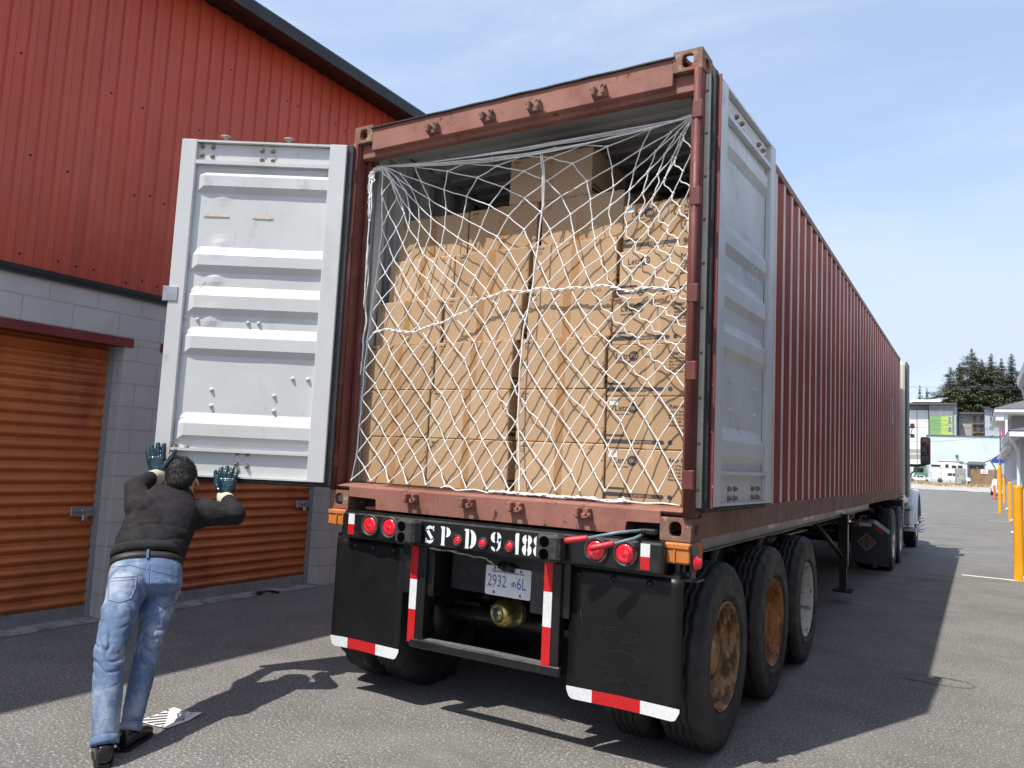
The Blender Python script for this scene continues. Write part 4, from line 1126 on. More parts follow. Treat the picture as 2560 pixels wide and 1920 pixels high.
# mud flaps
for (xa, xb, sg) in ((-1.131, -.569, -1), (.564, 1.185, 1)):
    q = MB(); nx, nz = 10, 16; vs = []
    for s_ in (0, .008):
        for j in range(nz+1):
            for i in range(nx+1):
                u, v = i/nx, j/nz
                x = xa+(xb-xa)*u; z = .975-(.975-.295)*v
                y = .006+.012*v*v*math.sin(u*PI*1.3)+.010*mnoise.noise(Vector((u*2, v*2, sg*4)))+s_
                if j == nz and i in (0, nx): z += .035; x += .012*(1 if i == 0 else -1)
                vs.append((x, y, z))
    n1 = (nx+1)*(nz+1); fs = []
    for j in range(nz):
        for i in range(nx):
            a = j*(nx+1)+i; fs.append((a, a+1, a+nx+2, a+nx+1)); fs.append((n1+a, n1+a+nx+1, n1+a+nx+2, n1+a+1))
    rim = [i for i in range(nx+1)]+[(j+1)*(nx+1)-1+nx+1-(nx+1) for j in range(1, nz+1)]
    rim = [i for i in range(nx+1)]+[j*(nx+1)+nx for j in range(1, nz+1)]+[nz*(nx+1)+i for i in range(nx-1, -1, -1)]+[j*(nx+1) for j in range(nz-1, 0, -1)]
    for k in range(len(rim)): a, c = rim[k], rim[(k+1) % len(rim)]; fs.append((a, c, n1+c, n1+a))
    q.add(vs, fs, smooth=True)
    fl = q.build('mud_flap', m_flap, TR, label='left mud flap with white and red edge' if sg < 0 else 'right mud flap, scratched, with white and red edge')
    # reflective strip follows the lower edge
    zt_ = .295+.060
    for (u0, u1, mt, nm) in ((0, .235, m_whr, 'reflective_strip'), (.235, .665, m_red, 'reflective_strip'), (.665, 1, m_whr, 'reflective_strip')):
        q = MB(); vs = []; n = 10
        for i in range(n+1):
            u = u0+(u1-u0)*i/n; x = xa+(xb-xa)*u
            zb_ = .291
            dd = min(u, 1-u)*(xb-xa)
            if dd < .045: zb_ = .291+.045-math.sqrt(max(0, .045**2-(.045-dd)**2))
            for v_, z in ((0, zt_), (1, zb_)):
                y = .006+.012*math.sin(u*PI*1.3)*(.85+.15*v_)+.010*mnoise.noise(Vector((u*2, 1.85+.15*v_, sg*4)))-.0035
                vs.append((x, y, z))
        q.add(vs, [(2*i, 2*i+1, 2*i+3, 2*i+2) for i in range(n)]); q.build(nm, mt, fl, fix=False)
    for u in (.08, .40, .72) if sg > 0 else (.28, .55, .84):
        q = MB(); q.lathe([(.017, 0), (.017, .003), (.010, .006), (.009, .010), (0, .012)], 12, frame((xa+(xb-xa)*u, .002, .940), x=(1, 0, 0), z=(0, -1, 0)))
        q.build('flap_bolt', m_blk, fl)
    q = MB(); q.box((xa+.02, .016, .95), (xb-.02, .04, .989)); q.build('flap_bracket', m_blk, TR)
    if sg > 0:
        q = MB(); sr_ = random.Random(5)
        for k in range(34):
            x = .73+.28*sr_.random(); z = .40+.30*sr_.random(); a_ = sr_.uniform(-.5, .5); l_ = sr_.uniform(.006, .05)
            q.tube([(x+l_*t_*math.cos(a_), -.004, z+l_*t_*math.sin(a_)+.006*math.sin(t_*2.5)) for t_ in (0, .5, 1)], .0004, 4)
        for (cx_, cz_, r_, a0, a1) in ((.84, .53, .10, 20, 150), (.80, .46, .07, 200, 330), (.92, .50, .06, -60, 60)):
            q.tube([(cx_+.03+r_*math.cos(R(a)), -.003, cz_+.5*r_*math.sin(R(a))) for a in range(a0, a1, 12)], .0004, 4)
        q.tube([(.63, -.002, .76), (.65, -.003, .68), (.69, -.004, .57)], .0007, 4)
        q.build('scratches', M('scratch_grey', (.045, .045, .044), .7), fl)
# under-ride guard
b = MB()
for x0, x1 in ((-.480, -.378), (.428, .525)):
    b.box((x0, -.035, .40), (x1, .03, .989), bev=.006)
b.box((-.47, -.04, .395), (.54, .028, .448), bev=.008)
gd = b.build('underride_guard', m_blk, TR)
b = MB(); 
vs = []
for i in range(17):
    u = i/16; x = -.37+.80*u
    for y, z in ((-.034, .4485), (.01, .4485+.001), (.012+.018*math.sin(PI*(.15+.85*u)), .4505)): vs.append((x, y, z))
b.add(vs, [(3*i+k, 3*i+k+1, 3*i+4+k, 3*i+3+k) for i in range(16) for k in range(2)])
b.build('step_tread', M('step_grit', (.10, .10, .097), .9, var=.3, vs=40, layers=[((.24, .23, .22), 60, .60, .68, None, .7), ((.03, .03, .03), 30, .56, .64, None, .7)], bump=[(120, .8, .004)]), gd)
for x in (-.459, .452):
    for z0, z1, mt in ((.992, .83, m_red), (.83, .645, m_whr), (.645, .425, m_red)):
        if x < 0: z0, z1 = {.992: (.985, .79), .83: (.79, .615), .645: (.615, .425)}[z0]
        q = MB(); q.box((x-.026, -.0385, z1), (x+.026, -.0365, z0)); q.build('reflective_tape', mt, gd)
# licence plate
b = MB(); b.box((-.285, .110, .742), (.285, .116, .985)); b.build('plate_bracket', m_blk, TR)
b = MB(); pm = frame((-.040, .1025, .742), x=(.305, 0, -.004), z=(0, -1, 0))
def rrect(w_, h_, r_, n=5):
    out = []
    for cx_, cy_, a0 in ((w_-r_, r_, -90), (w_-r_, h_-r_, 0), (r_, h_-r_, 90), (r_, r_, 180)):
        out += [(cx_+r_*math.cos(R(a0+90*i/n)), cy_+r_*math.sin(R(a0+90*i/n))) for i in range(n+1)]
    return out
b.prism(rrect(.306, .168, .012), -.002, 0, pm)
pl = b.build('licence_plate', m_plate, TR)
b = MB()
b.text('2932', .096, pm @ Matrix.Translation((.014, .052, 0)), 0, bold=-.006, sx=.68, depth=.0012)
b.text('6L', .096, pm @ Matrix.Translation((.212, .052, 0)), 0, bold=-.006, sx=.68, depth=.0012)
b.text('Beautiful British Columbia', .0235, pm @ Matrix.Translation((.153, .133, 0)), 0, bold=.008, align='CENTER', depth=.0012, sx=.88)
for i in range(3):
    for k in range(8):
        u = k/7; b.add([(.176+.030*u, .078-.008*i+.002*math.sin(u*12+i), .0012), (.180+.030*u, .078-.008*i+.002*math.sin(u*12+i+1), .0012), (.180+.030*u, .082-.008*i+.002*math.sin(u*12+i+1), .0012), (.176+.030*u, .082-.008*i+.002*math.sin(u*12+i), .0012)], [(0, 1, 2, 3)], 0, False, pm)
b.build('plate_lettering', m_pblue, pl, fix=False)
b = MB(); b.add([(.004, .045, .0012), (.060, .045, .0012), (.060, .048, .0012), (.004, .048, .0012)], [(0, 1, 2, 3)], 0, False, pm); 
b.add([(.184, .083, .0013), (.202, .083, .0013), (.198, .092, .0013), (.188, .092, .0013)], [(0, 1, 2, 3)], 0, False, pm); b.build('plate_sticker', M('plate_orange', (.6, .14, .03), .6), pl, fix=False)
b = MB()
for x, y in ((.062, .155), (.238, .155), (.062, .018), (.238, .018)): b.lathe([(.009, .001), (.007, .004), (0, .005)], 10, pm @ Matrix.Translation((x, y, 0)))
b.build('plate_screw', m_bolt, pl)
b = MB(); b.box((.075, .075, .885), (.150, .095, .925), bev=.012); b.tube([(.115, .07, .915), (.06, .08, .92), (.16, .09, .90)], .022, 8); b.build('plate_lamp', m_rubber, TR)
b = MB()
loopy(b, [(-.35, -.05, .985), (-.15, -.05, .975), (.02, -.05, .968), (.12, -.05, .935)], .005, .02, 2.0, 5); loopy(b, [(-.35, -.045, .985), (-.1, -.045, .972), (.10, -.045, .95)], .004, .02, 2.0, 15)
b.build('wiring', m_rubber, TR)
# brake chamber
b = MB(); ax = frame((-.045, .42, .595), z=(-.22, -1, -.04), x=(1, 0, 0))
b.lathe([(0, .13), (.024, .13), (.028, .118), (.044, .114), (.052, .122), (.060, .120), (.080, .096), (.090, .06), (.092, .0), (.098, -.005), (.098, -.02), (.090, -.025)], 36, ax)
ch = b.build('brake_chamber', m_gold, TR)
b = MB(); b.lathe([(.095, -.0251), (.104, -.03), (.104, -.045), (.09, -.05), (.088, -.12), (.05, -.15), (0, -.15)], 36, ax); b.build('chamber_body', m_blk, ch)
b = MB(); b.lathe([(.020, .1301), (.020, .135), (0, .136)], 16, ax); b.box((-.008, .012, .131), (.006, .062, .139), mat=ax @ Matrix.Rotation(R(35), 4, 'Z'), bev=.003); b.build('release_plug', m_blue, ch)
# frame rails, cross members, axles
b = MB()
for sx in (-1, 1):
    b.box((sx*.42, .10, 1.13), (sx*.56, 11.2, 1.148)); b.box((sx*.485, .10, .82), (sx*.50, 11.2, 1.13)); b.box((sx*.42, .10, .80), (sx*.56, 11.2, .82))
for y in (.14, .95, 2.4, 3.6, 4.8, 6.2, 7.6, 9.0): b.box((-.95, y, 1.02), (.95, y+.07, 1.148))
b.box((-1.05, .11, .99), (1.05, .20, 1.10))
b.box((-.5, 9, 1.149), (.5, 11.9, 1.20)) if False else None
b.build('frame_rail', m_blk, TR)
for sx in (-1, 1):
    b = MB(); b.box((sx*.985, .42, 1.035), (sx*1.005, 9.3, 1.152)); b.box((sx*.985, .42, 1.030), (sx*1.03, 9.3, 1.0349)); b.build('side_rail', m_alu, TR)
for y0, w_, mt in ((2.6, .25, m_whr), (2.85, .25, m_red), (4.05, .25, m_whr), (4.3, .2, m_red), (4.5, .1, m_whr), (6.0, .28, m_red), (6.28, .28, m_whr), (6.56, .28, m_red)):
    q = MB(); q.box((1.0055, y0, 1.075), (1.0075, y0+w_, 1.125)); q.build('reflective_tape', mt, TR)
AX = (.61, 1.812, 3.0)
for y in AX:
    b = MB(); b.cyl((-1.0, y, .505), (1.0, y, .505), .065, 16)
    for sx in (-1, 1):
        b.box((sx*.40, y-.55, .62), (sx*.52, y+.12, .80)); b.cyl((sx*.46, y+.20, .56), (sx*.46, y+.20, .98), .13, 18); b.box((sx*.36, y-.06, .56), (sx*.56, y+.32, .585)); b.box((sx*.33, y-.62, .70), (sx*.57, y-.48, 1.02))
        b.cyl((sx*.60, y-.02, .505), (sx*.64, y-.02, .505), .21, 24)
    b.build('axle', m_blk, TR)
b = MB()
for y in AX[:2]:
    pts = [(1.02+.0*i, y+.30*math.cos(PI*i/12)*1.6, 1.03+.02*math.sin(PI*i/12)) for i in range(13)]
    for sx in (-1, 1): b = MB(); b.cyl((sx*.72, y+.62, .92), (sx*1.0, y+.62, .92), .15, 20); b.build('air_tank', m_blk, TR)
# tyres and wheels
def tyre_mb(rad=.505, hw=.135, zig=True, n=96):
    b = MB(); ri = .292
    prof = [(ri, -hw*2+.035), (ri+.05, -hw*2+.006), (ri+.12, -hw*2), (rad-.05, -hw*2+.012), (rad-.014, -hw*2+.030), (rad, -hw*2+.045)]
    w0, w1 = -hw*2+.045, -.045
    for k in range(4):
        c = w0+(w1-w0)*(k+1)/5
        prof += [(rad+.002, c-.006), (rad-.011, c-.004), (rad-.011, c+.004), (rad+.002, c+.006)]
    sh0 = len(prof)
    prof += [(rad, -.045), (rad-.012, -.026), (rad-.035, -.014), (rad-.05, -.009), (rad-.056, -.0095), (rad-.075, -.004), (rad-.079, -.0055), (rad-.12, 0), (ri+.045, -.003), (ri+.040, -.001), (ri+.032, -.004), (ri+.012, -.020), (ri-.004, -.035)]
    K = len(prof)
    for i in range(n):
        a = 2*PI*i/n
        for k, (r, h) in enumerate(prof):
            if zig:
                if 6 <= k < sh0: h += .0045*(1 if (i//2) % 2 else -1)
                if k in (sh0, sh0+1) and i % 4 < 2: r -= .007; h -= .006
                if k in (4, 5) and i % 4 < 2: r -= .007; h += .006
            b.v.append((r*math.cos(a), r*math.sin(a), h))
    for i in range(n):
        j = (i+1) % n
        for k in range(K-1): b.f.append([i*K+k, j*K+k, j*K+k+1, i*K+k+1]); b.mi.append(0); b.sm.append(True)
    return b
def rim_mb(deep=True):
    b = MB()
    if deep: prof = [(.292, -.034), (.297, -.018), (.290, -.012), (.284, -.016), (.282, -.030), (.272, -.045), (.270, -.09), (.258, -.10), (.255, -.155), (.235, -.168), (.19, -.170)]
    else: prof = [(.292, -.034), (.297, -.018), (.290, -.012), (.284, -.016), (.270, -.04), (.262, -.07), (.22, -.055), (.14, -.045), (.11, -.02), (.10, .02), (.06, .03), (0, .03)]
    b.lathe(prof, 64)
    if deep:
        b.lathe([(.19, -.170), (.165, -.160), (.12, -.158), (.118, -.09), (.10, -.075), (0, -.075)], 40)
        for k in range(10):
            a = 2*PI*k/10; b.cyl((.145*math.cos(a), .145*math.sin(a), -.16), (.145*math.cos(a), .145*math.sin(a), -.125), .014, 6)
    b.lathe([(.29, -.035), (.25, -.12), (.25, -.24), (.29, -.255)], 40)
    return b
def wheel_at(parent, x, y, z, sx, src, rim_mat=None, rot=0, label=None):
    """copy the wheel (tyre mesh, rim child); its axis points out sideways"""
    w_ = src.copy(); col.objects.link(w_); w_.parent = parent
    w_.matrix_local = Matrix.Translation(Vector((x, y, z))-rootloc(parent)) @ Matrix.Rotation(sx*PI/2, 4, 'Y') @ Matrix.Rotation(rot, 4, 'Z')
    if label: w_['label'] = label
    for ch in src.children:
        c = ch.copy(); col.objects.link(c); c.parent = w_
        if rim_mat is not None:
            c.data = ch.data.copy(); c.data.materials[0] = rim_mat
    return w_
proto = tyre_mb().build('wheel', m_tyre); pr_ = rim_mb().build('rim', m_rimA); pr_.parent = proto
for ai, (y, mt) in enumerate(zip(AX, (m_rimA, m_rimB, m_rimC))):
    for sx in (-1, 1):
        wheel_at(TR, sx*1.25, y, .505, sx, proto, mt, rot=ai*.7+sx, label=('right outer wheel with %s rim' % ('rusty brown', 'orange rusted', 'chipped white')[ai]) if sx > 0 else None)
        wheel_at(TR, sx*.94, y, .505, sx, proto, m_hub, rot=ai*.3+.2)
# landing gear
for sx in (-1, 1):
    b = MB(); b.box((sx*.98, 6.42, .42), (sx*1.09, 6.53, 1.05), bev=.008); b.box((sx*.995, 6.435, .16), (sx*1.075, 6.515, .42)); b.box((sx*.93, 6.36, .13), (sx*1.14, 6.6, .155))
    b.tube([(sx*1.03, 6.4, .55), (sx*.9, 5.3, 1.0)], .028, 8); b.tube([(sx*.98, 6.47, .85), (sx*.3, 6.47, .85)], .02, 8)
    if sx > 0: b.tube([(1.09, 6.47, .95), (1.2, 6.47, .95), (1.2, 6.75, 1.03), (1.26, 6.75, 1.03)], .012, 8)
    b.build('landing_leg', m_blk, TR)

# ------------------------------------------------------------------ bolt cutters resting in the pocket
BC = thing('bolt_cutter', (.8, -.1, 1.15), 'long bolt cutter with grey-blue arms and red grips poking out of the sill pocket', 'bolt cutter')
m_bcg = M('grip_red', (.50, .025, .035), .5, var=.15, vs=20); m_bca = M('arm_blue_grey', (.14, .22, .27), .35, var=.2, vs=15, layers=[((.3, .3, .3), 40, .62, .7)]); m_bcj = M('jaw_black', (.03, .03, .032), .4, .6)
h1, h1e, h2, h2e, en = (.600, -.16, 1.124), (.722, -.135, 1.147), (.757, -.19, 1.102), (.874, -.150, 1.135), Vector((1.035, -.02, 1.198))
b = MB()
for p, e in ((h1, h1e), (h2, h2e)):
    d_ = Vector(e)-Vector(p); b = MB()
    b.tube([Vector(p)+d_*u for u in (0, .05, .2, .6, .95, 1)], [.009, .015, .0165, .0155, .016, .013], 14); b.build('grip', m_bcg, BC)
b = MB(); b.tube([h1e, Vector(h1e).lerp(en+Vector((-.03, .02, .012)), .5)+Vector((0, -.004, .006)), en+Vector((-.05, .0, .006))], .0085, 10); b.build('arm', m_bca, BC); b = MB(); b.tube([h2e, Vector(h2e).lerp(en, .5)+Vector((0, -.005, -.004)), en+Vector((-.05, .02, -.010))], .0085, 10)
b.build('arm', m_bca, BC)
b = MB(); b.box((.97, -.04, 1.183), (1.05, .10, 1.212), bev=.006); b.cyl((.985, -.045, 1.198), (.985, -.03, 1.198), .012, 12); b.box((1.0, .09, 1.186), (1.035, .16, 1.208), bev=.005)
b.build('jaw', m_bcj, BC)
# ------------------------------------------------------------------ tractor unit at the far end
m_white = M('truck_white', (.74, .75, .76), .3, var=.04, vs=2, coat=.4, layers=[((.5, .48, .45), 4, .6, .8, None, .4)])
m_ivory = M('fairing_cream', (.66, .62, .50), .4, var=.05, vs=2, layers=[((.5, .45, .35), 5, .6, .75, (1, 1, .3), .5)])
m_grey = M('extender_grey', (.13, .13, .135), .6, var=.1)
m_chrome = M('chrome', (.70, .70, .70), .12, 1.0, var=.1, vs=10)
m_glass = M('mirror_glass', (.25, .27, .30), .05, .9, var=.3, vs=6, layers=[((.30, .06, .05), 5, .52, .6, None, .9), ((.02, .02, .02), 8, .6, .66)])
m_bplas = M('black_plastic', (.02, .02, .022), .5, var=.2)
m_amber = M('beacon_amber', (.75, .20, .03), .2, var=.1, coat=.6)
m_diamond = M('emblem_tan', (.33, .27, .21), .5, var=.1, vs=20)
TU = thing('truck_tractor', (0, 13.5, 0), 'white truck tractor pulling the container, seen past its front end', 'truck')
wt = tyre_mb(.505, .135, True, 64).build('wheel', m_tyre); wr = rim_mb().build('rim', M('rim_alloy', (.62, .63, .64), .3, .85, var=.1, vs=9)); wr.parent = wt
for y in (10.6, 11.98):
    for sx in (-1, 1):
        wheel_at(TU, sx*1.25, y, .505, sx, wt); wheel_at(TU, sx*.94, y, .505, sx, wt)
rs = rim_mb(False).build('rim', m_chrome); ws = tyre_mb(.505, .135, True, 64).build('wheel', m_tyre); rs.parent = ws
for sx in (-1, 1):
    sw = wheel_at(TU, sx*1.27, 15.9, .505, sx, ws)
    q = MB()
    for k in range(10):
        a = 2*PI*k/10; p = Vector((sx*1.27, 15.9+.16*math.cos(a), .505+.16*math.sin(a)))
        q.tube([p, p+Vector((sx*.05, 0, 0)), p+Vector((sx*.12, 0, -.0)), p+Vector((sx*.15, 0, 0))], [.018, .020, .013, .002], 8)
    q.build('wheel_nut_spike', m_chrome, TU)
for o in (proto, wt, ws):
    for ch in list(o.children): bpy.data.objects.remove(ch)
    bpy.data.objects.remove(o)
b = MB()
for sx in (-1, 1): b.box((sx*.36, 9.6, .72), (sx*.46, 17.4, 1.0))
b.box((-.75, 9.9, 1.0), (.75, 12.4, 1.12)); b.box((-1.24, 12.4, .86), (1.24, 12.8, 1.12), bev=.02); b.cyl((-.9, 10.6, .505), (.9, 10.6, .505), .12); b.cyl((-.9, 11.98, .505), (.9, 11.98, .505), .12)
b.box((-1.2, 12.85, .40), (-.7, 14.3, .95), bev=.05)
b.build('chassis_frame', m_blk, TU)
# cab: sleeper box, side fairing, extender, hood
b = MB()
b.prism([(12.95, 1.15), (12.95, 3.68), (13.1, 3.82), (13.8, 3.84), (14.5, 3.5), (14.95, 2.55), (15.15, 1.55), (15.3, 1.45), (15.3, 1.0), (12.95, 1.0)], -1.19, 1.19, mX)
b.build('cab', m_white, TU, bevel=.05)
for sx in (-1, 1): b = MB(); b.box((sx*1.10, 12.50, 1.20), (sx*1.268, 13.0, 3.70), bev=.03); b.box((sx*1.195, 12.70, 1.22), (sx*1.225, 13.15, 2.58), bev=.02); b.build('side_fairing', m_ivory, TU)
for sx in (-1, 1): b = MB(); b.box((sx*1.269, 12.62, 1.16), (sx*1.303, 13.18, 3.735), bev=.012); b.build('fairing_edge', m_grey, TU)
b = MB()
rings = []
for y, hw_, zt_, zb_ in ((15.2, 1.10, 1.50, .95), (15.6, 1.16, 1.47, .93), (16.2, 1.18, 1.42, .93), (16.9, 1.17, 1.34, .90), (17.4, 1.12, 1.24, .80), (17.6, 1.0, 1.10, .75)):
    ring = []
    for i in range(24):
        a = 2*PI*i/24; c, s_ = math.cos(a), math.sin(a)
        k = (abs(c)**3.2+abs(s_)**3.2)**(-1/3.2); ring.append(Vector((hw_*c*k, y, (zt_+zb_)/2+(zt_-zb_)/2*s_*k)))
    rings.append(ring)
loft(b, rings); b.build('hood', m_white, TU)
for sx in (-1, 1):
    b = MB(); vs = []; n = 18
    for i in range(n+1):
        a = PI*(-.02+1.0*i/n)
        for r_, x in ((.60, sx*1.00), (.66, sx*1.02), (.66, sx*1.26), (.63, sx*1.315), (.585, sx*1.31)):
            vs.append((x, 15.9+r_*math.cos(a)*1.08, .50+r_*math.sin(a)*(1.18)))
    b.add(vs, [(5*i+k, 5*i+k+1, 5*i+6+k, 5*i+5+k) for i in range(n) for k in range(4)], smooth=True)
    b.box((sx*1.08, 14.55, .42), (sx*1.26, 15.20, 1.32), bev=.06)
    b.build('wheel_fender', m_white, TU, fix=False)
for z, x1, d in ((.94, 1.32, .03), (.52, 1.40, .03)):
    b = MB(); b.box((1.02, 13.25, z-d), (x1, 14.3, z), bev=.008)
    for k in range(8): b.box((1.05, 13.3+k*.125, z+.0005), (x1-.02, 13.36+k*.125, z+.006))
    b.build('cab_step', m_galv, TU)
b = MB(); b.box((1.05, 13.22, .55), (1.20, 14.35, .93), bev=.02); b.box((1.19, 13.30, .60), (1.30, 14.2, .90), bev=.02); b.build('battery_box', m_galv, TU)
b = MB()   # mirror
b.prism(rrect(.19, .60, .045), 0, .12, frame((1.378, 15.28, 1.825), x=(1, 0, 0), z=(0, -1, 0)))
b.tube([(1.14, 15.2, 1.80), (1.30, 15.2, 1.80), (1.42, 15.2, 1.815), (1.50, 15.22, 1.85)], .032, 10)
mi_ = b.build('mirror', m_bplas, TU, bevel=.008)
b = MB(); b.prism(rrect(.145, .375, .02), .1201, .1225, frame((1.395, 15.28, 2.03), x=(1, 0, 0), z=(0, -1, 0))); b.prism(rrect(.145, .165, .02), .1201, .1225, frame((1.395, 15.28, 1.848), x=(1, 0, 0), z=(0, -1, 0))); b.build('mirror_glass', m_glass, mi_)
b = MB(); b.prism(rrect(.20, .105, .02), 0, .05, frame((1.20, 15.9, 1.66), x=(1, 0, 0), z=(0, -1, 0))); b.tube([(1.10, 15.9, 1.40), (1.15, 15.9, 1.62), (1.22, 15.9, 1.69)], .018, 8); hm = b.build('hood_mirror', m_bplas, TU)
b = MB(); b.prism(rrect(.17, .08, .015), .0501, .052, frame((1.215, 15.9, 1.673), x=(1, 0, 0), z=(0, -1, 0))); b.build('mirror_glass', m_glass, hm)
b = MB(); b.tube([(1.315, 15.2, 1.84), (1.312, 15.2, 3.05)], .006, 6); b.build('aerial', m_bplas, TU)
b = MB(); b.box((1.262, 13.95, 2.565), (1.34, 14.05, 2.64), bev=.015); bc = b.build('beacon', m_amber, TU)
b = MB(); b.box((1.25, 13.93, 2.548), (1.352, 14.07, 2.566), bev=.004); b.tube([(1.18, 14.0, 2.55), (1.30, 14.0, 2.55)], .008, 6); b.tube([(1.30, 14.0, 2.54), (1.27, 14.0, 2.42), (1.20, 14.0, 2.40)], .008, 6); b.box((1.19, 13.9, 2.33), (1.245, 14.1, 2.60), bev=.01); b.build('beacon_bracket', m_bplas, TU)
b = MB(); b.box((1.265, 13.94, 2.345), (1.345, 14.02, 2.42), bev=.01); b.build('work_light', m_chrome, TU)
b = MB(); b.box((1.20, 12.33, 1.15), (1.26, 12.4, 1.19), bev=.008); b.build('marker_light', m_amber, TU)
# tractor mud flap with emblem
b = MB(); fy = 9.42
b.prism([(.74, .20), (1.272, .165), (1.268, .66), (1.06, .815), (.74, .80)], fy, fy+.012, mY)
mf = b.build('mud_flap', M('flap_blue_black', (.022, .026, .032), .45, var=.2, vs=3), TU)
b = MB(); b.tube([(.74, fy-.02, .825), (1.05, fy-.02, .83), (1.275, fy-.02, .665)], .022, 8); b.tube([(.74, fy+.1, .84), (1.05, fy+.1, .85), (1.27, fy+.1, .69)], .02, 8); b.build('flap_bracket', m_galv, TU)
for x0, z0, x1, z1, mt in ((.75, .775, .86, .78, m_red), (.86, .78, 1.03, .785, m_whr), (1.06, .77, 1.20, .665, m_red)):
    q = MB(); q.add([(x0, fy-.004, z0-.028), (x1, fy-.004, z1-.028), (x1, fy-.004, z1+.024), (x0, fy-.004, z0+.024)], [(0, 1, 2, 3)]); q.build('reflective_strip', mt, mf, fix=False)
b = MB(); em = frame((.965, fy-.003, .515), x=(1, 0, 0), z=(0, -1, 0))
for r0, r1, d in ((.135, .118, 0), (.105, .0, 0)):
    o_ = [(r0, 0), (0, r0), (-r0, 0), (0, -r0)]
    if r1: i_ = [(r1, 0), (0, r1), (-r1, 0), (0, -r1)]; b.add([(x, y, d) for x, y in o_+i_], [(i, (i+1) % 4, 4+(i+1) % 4, 4+i) for i in range(4)], 0, False, em)
    else: b.add([(x, y, d) for x, y in o_], [(0, 1, 2, 3)], 1, False, em)
b.add([(-.012, -.09, .001), (.012, -.09, .001), (.012, .09, .001), (-.012, .09, .001)], [(0, 1, 2, 3)], 2, False, em)
b.add([(-.085, -.016, .002), (.085, -.016, .002), (.085, .016, .002), (-.085, .016, .002)], [(0, 1, 2, 3)], 2, False, em)
b.text('INTERNATIONAL', .021, em @ Matrix.Translation((0, -.0075, .0022)), 0, bold=.01, align='CENTER', sx=1.0)
b.build('emblem', [m_diamond, M('emblem_orange', (.17, .10, .06), .5), m_bplas], mf, fix=False)
# ------------------------------------------------------------------ person pushing the left door
m_skin = M('skin', (.50, .27, .18), .5, var=.08, vs=20, spec=.4)
m_hair = M('hair_black', (.010, .009, .009), .75, var=.4, vs=60, bump=[(160, .35, .003, (1, 1, .3))])
m_sweat = M('sweatshirt_black', (.015, .013, .0155), .85, var=.2, vs=6, layers=[((.030, .028, .031), 5, .5, .75, (1, 1, 3), .35)], bump=[(420, .25, .001), (18, .5, .012, (1, 1, 2.2))], spec=.3)
m_rib = M('sweatshirt_rib', (.014, .013, .015), .9, bump=[(260, .8, .002, (1, 1, .1))])
m_denim = M('denim_blue', (.105, .16, .27), .8, var=.12, vs=4, layers=[((.36, .41, .48), 5.0, .47, .66, (1, 1, .8), .8), ((.07, .115, .23), 7, .58, .74, (1, 1, 1.6), .6), ((.42, .50, .60), 32, .62, .74, (1, 1, 4), .45)], bump=[(500, .3, .0008), (26, .4, .008, (1, 1, 3))], spec=.3)
m_denimd = M('denim_seam', (.09, .15, .30), .8, var=.2, vs=60)
m_denims = M('denim_stitch', (.40, .46, .55), .8)
m_belt = M('belt_leather', (.018, .017, .017), .6, var=.2, vs=12)
m_glove = M('glove_teal_rubber', (.008, .034, .048), .18, var=.3, vs=12, coat=.6, bump=[(35, .5, .006)], rvar=.05)
m_cuff = M('glove_cuff_cream', (.52, .48, .36), .9, var=.1, vs=20, bump=[(200, .6, .002)])
m_shoe = M('shoe_leather', (.014, .013, .012), .22, var=.2, vs=10, coat=.3, bump=[(24, .35, .005)], layers=[((.06, .055, .05), 14, .62, .74, None, .5)])
m_sole = M('shoe_sole', (.012, .012, .012), .7)
def pp(px, py, p):
    q = at(px*1.1573, py*1.1573, 5.0); d = q-CAM; return CAM+d*(p/math.hypot(d.x, d.y))
def V(*a): return Vector(a)
PE = thing('person', (-1.25, -1.30, 0), 'person in black sweatshirt and blue jeans pushing the open left container door with gloved hands', 'person')
LA, RA = pp(228, 1583, 4.29), pp(284, 1556, 4.47)
LK, RK = pp(237, 1400, 4.46), pp(324, 1386, 4.66)
HL, HR = pp(275, 1268, 4.74), pp(349, 1272, 4.88)
PC = (HL+HR)/2
WAI = pp(318, 1214, 4.90)
CH = pp(350, 1125, 5.08); NK = pp(378, 1068, 5.22)
SL, SR = pp(304, 1100, 5.08), pp(436, 1106, 5.17)
WL = ML @ V(1.062, 1.335, .050); WR = ML @ V(.612, 1.215, .060)
EL, ER = pp(292, 1056, 5.30), pp(506, 1112, 5.10)
RX = V(.57, .82, 0).normalized()
def limb(b, pts, rs, k=1.0, n=18, rx=None, flat=1.0):
    """tapered limb as a lofted tube with rounded joints"""
    P_ = [Vector(p) for p in pts]; sp_ = []; rr = []
    for i in range(len(P_)-1):
        for j in range(6):
            u = j/6; sp_.append(P_[i].lerp(P_[i+1], u)); u2 = u*u*(3-2*u); rr.append(rs[i]+(rs[i+1]-rs[i])*u2)
    sp_.append(P_[-1]); rr.append(rs[-1])
    b.tube(sp_, [r*k for r in rr], n)
    for p, r in zip(P_, rs): b.ball(p, r*k*.995, 8)
    return b
def torso(b, secs, k=1.0, n=28):
    """secs: (centre, rx, ry) rings square to the spine"""
    rings = []
    for i, (c, rx_, ry_) in enumerate(secs):
        t = (secs[min(i+1, len(secs)-1)][0]-secs[max(i-1, 0)][0]).normalized()
        x = (RX-t*RX.dot(t)).normalized(); y = t.cross(x)
        ring = []
        for j in range(n):
            a = 2*PI*j/n; c_, s_ = math.cos(a), math.sin(a); q = (abs(c_)**2.4+abs(s_)**2.4)**(-1/2.4)
            ring.append(c+x*(rx_*k*c_*q)+y*(ry_*k*s_*q))
        rings.append(ring)
    return loft(b, rings)
spine = (NK-PC).normalized()
CR = PC-V(0, 0, .06)
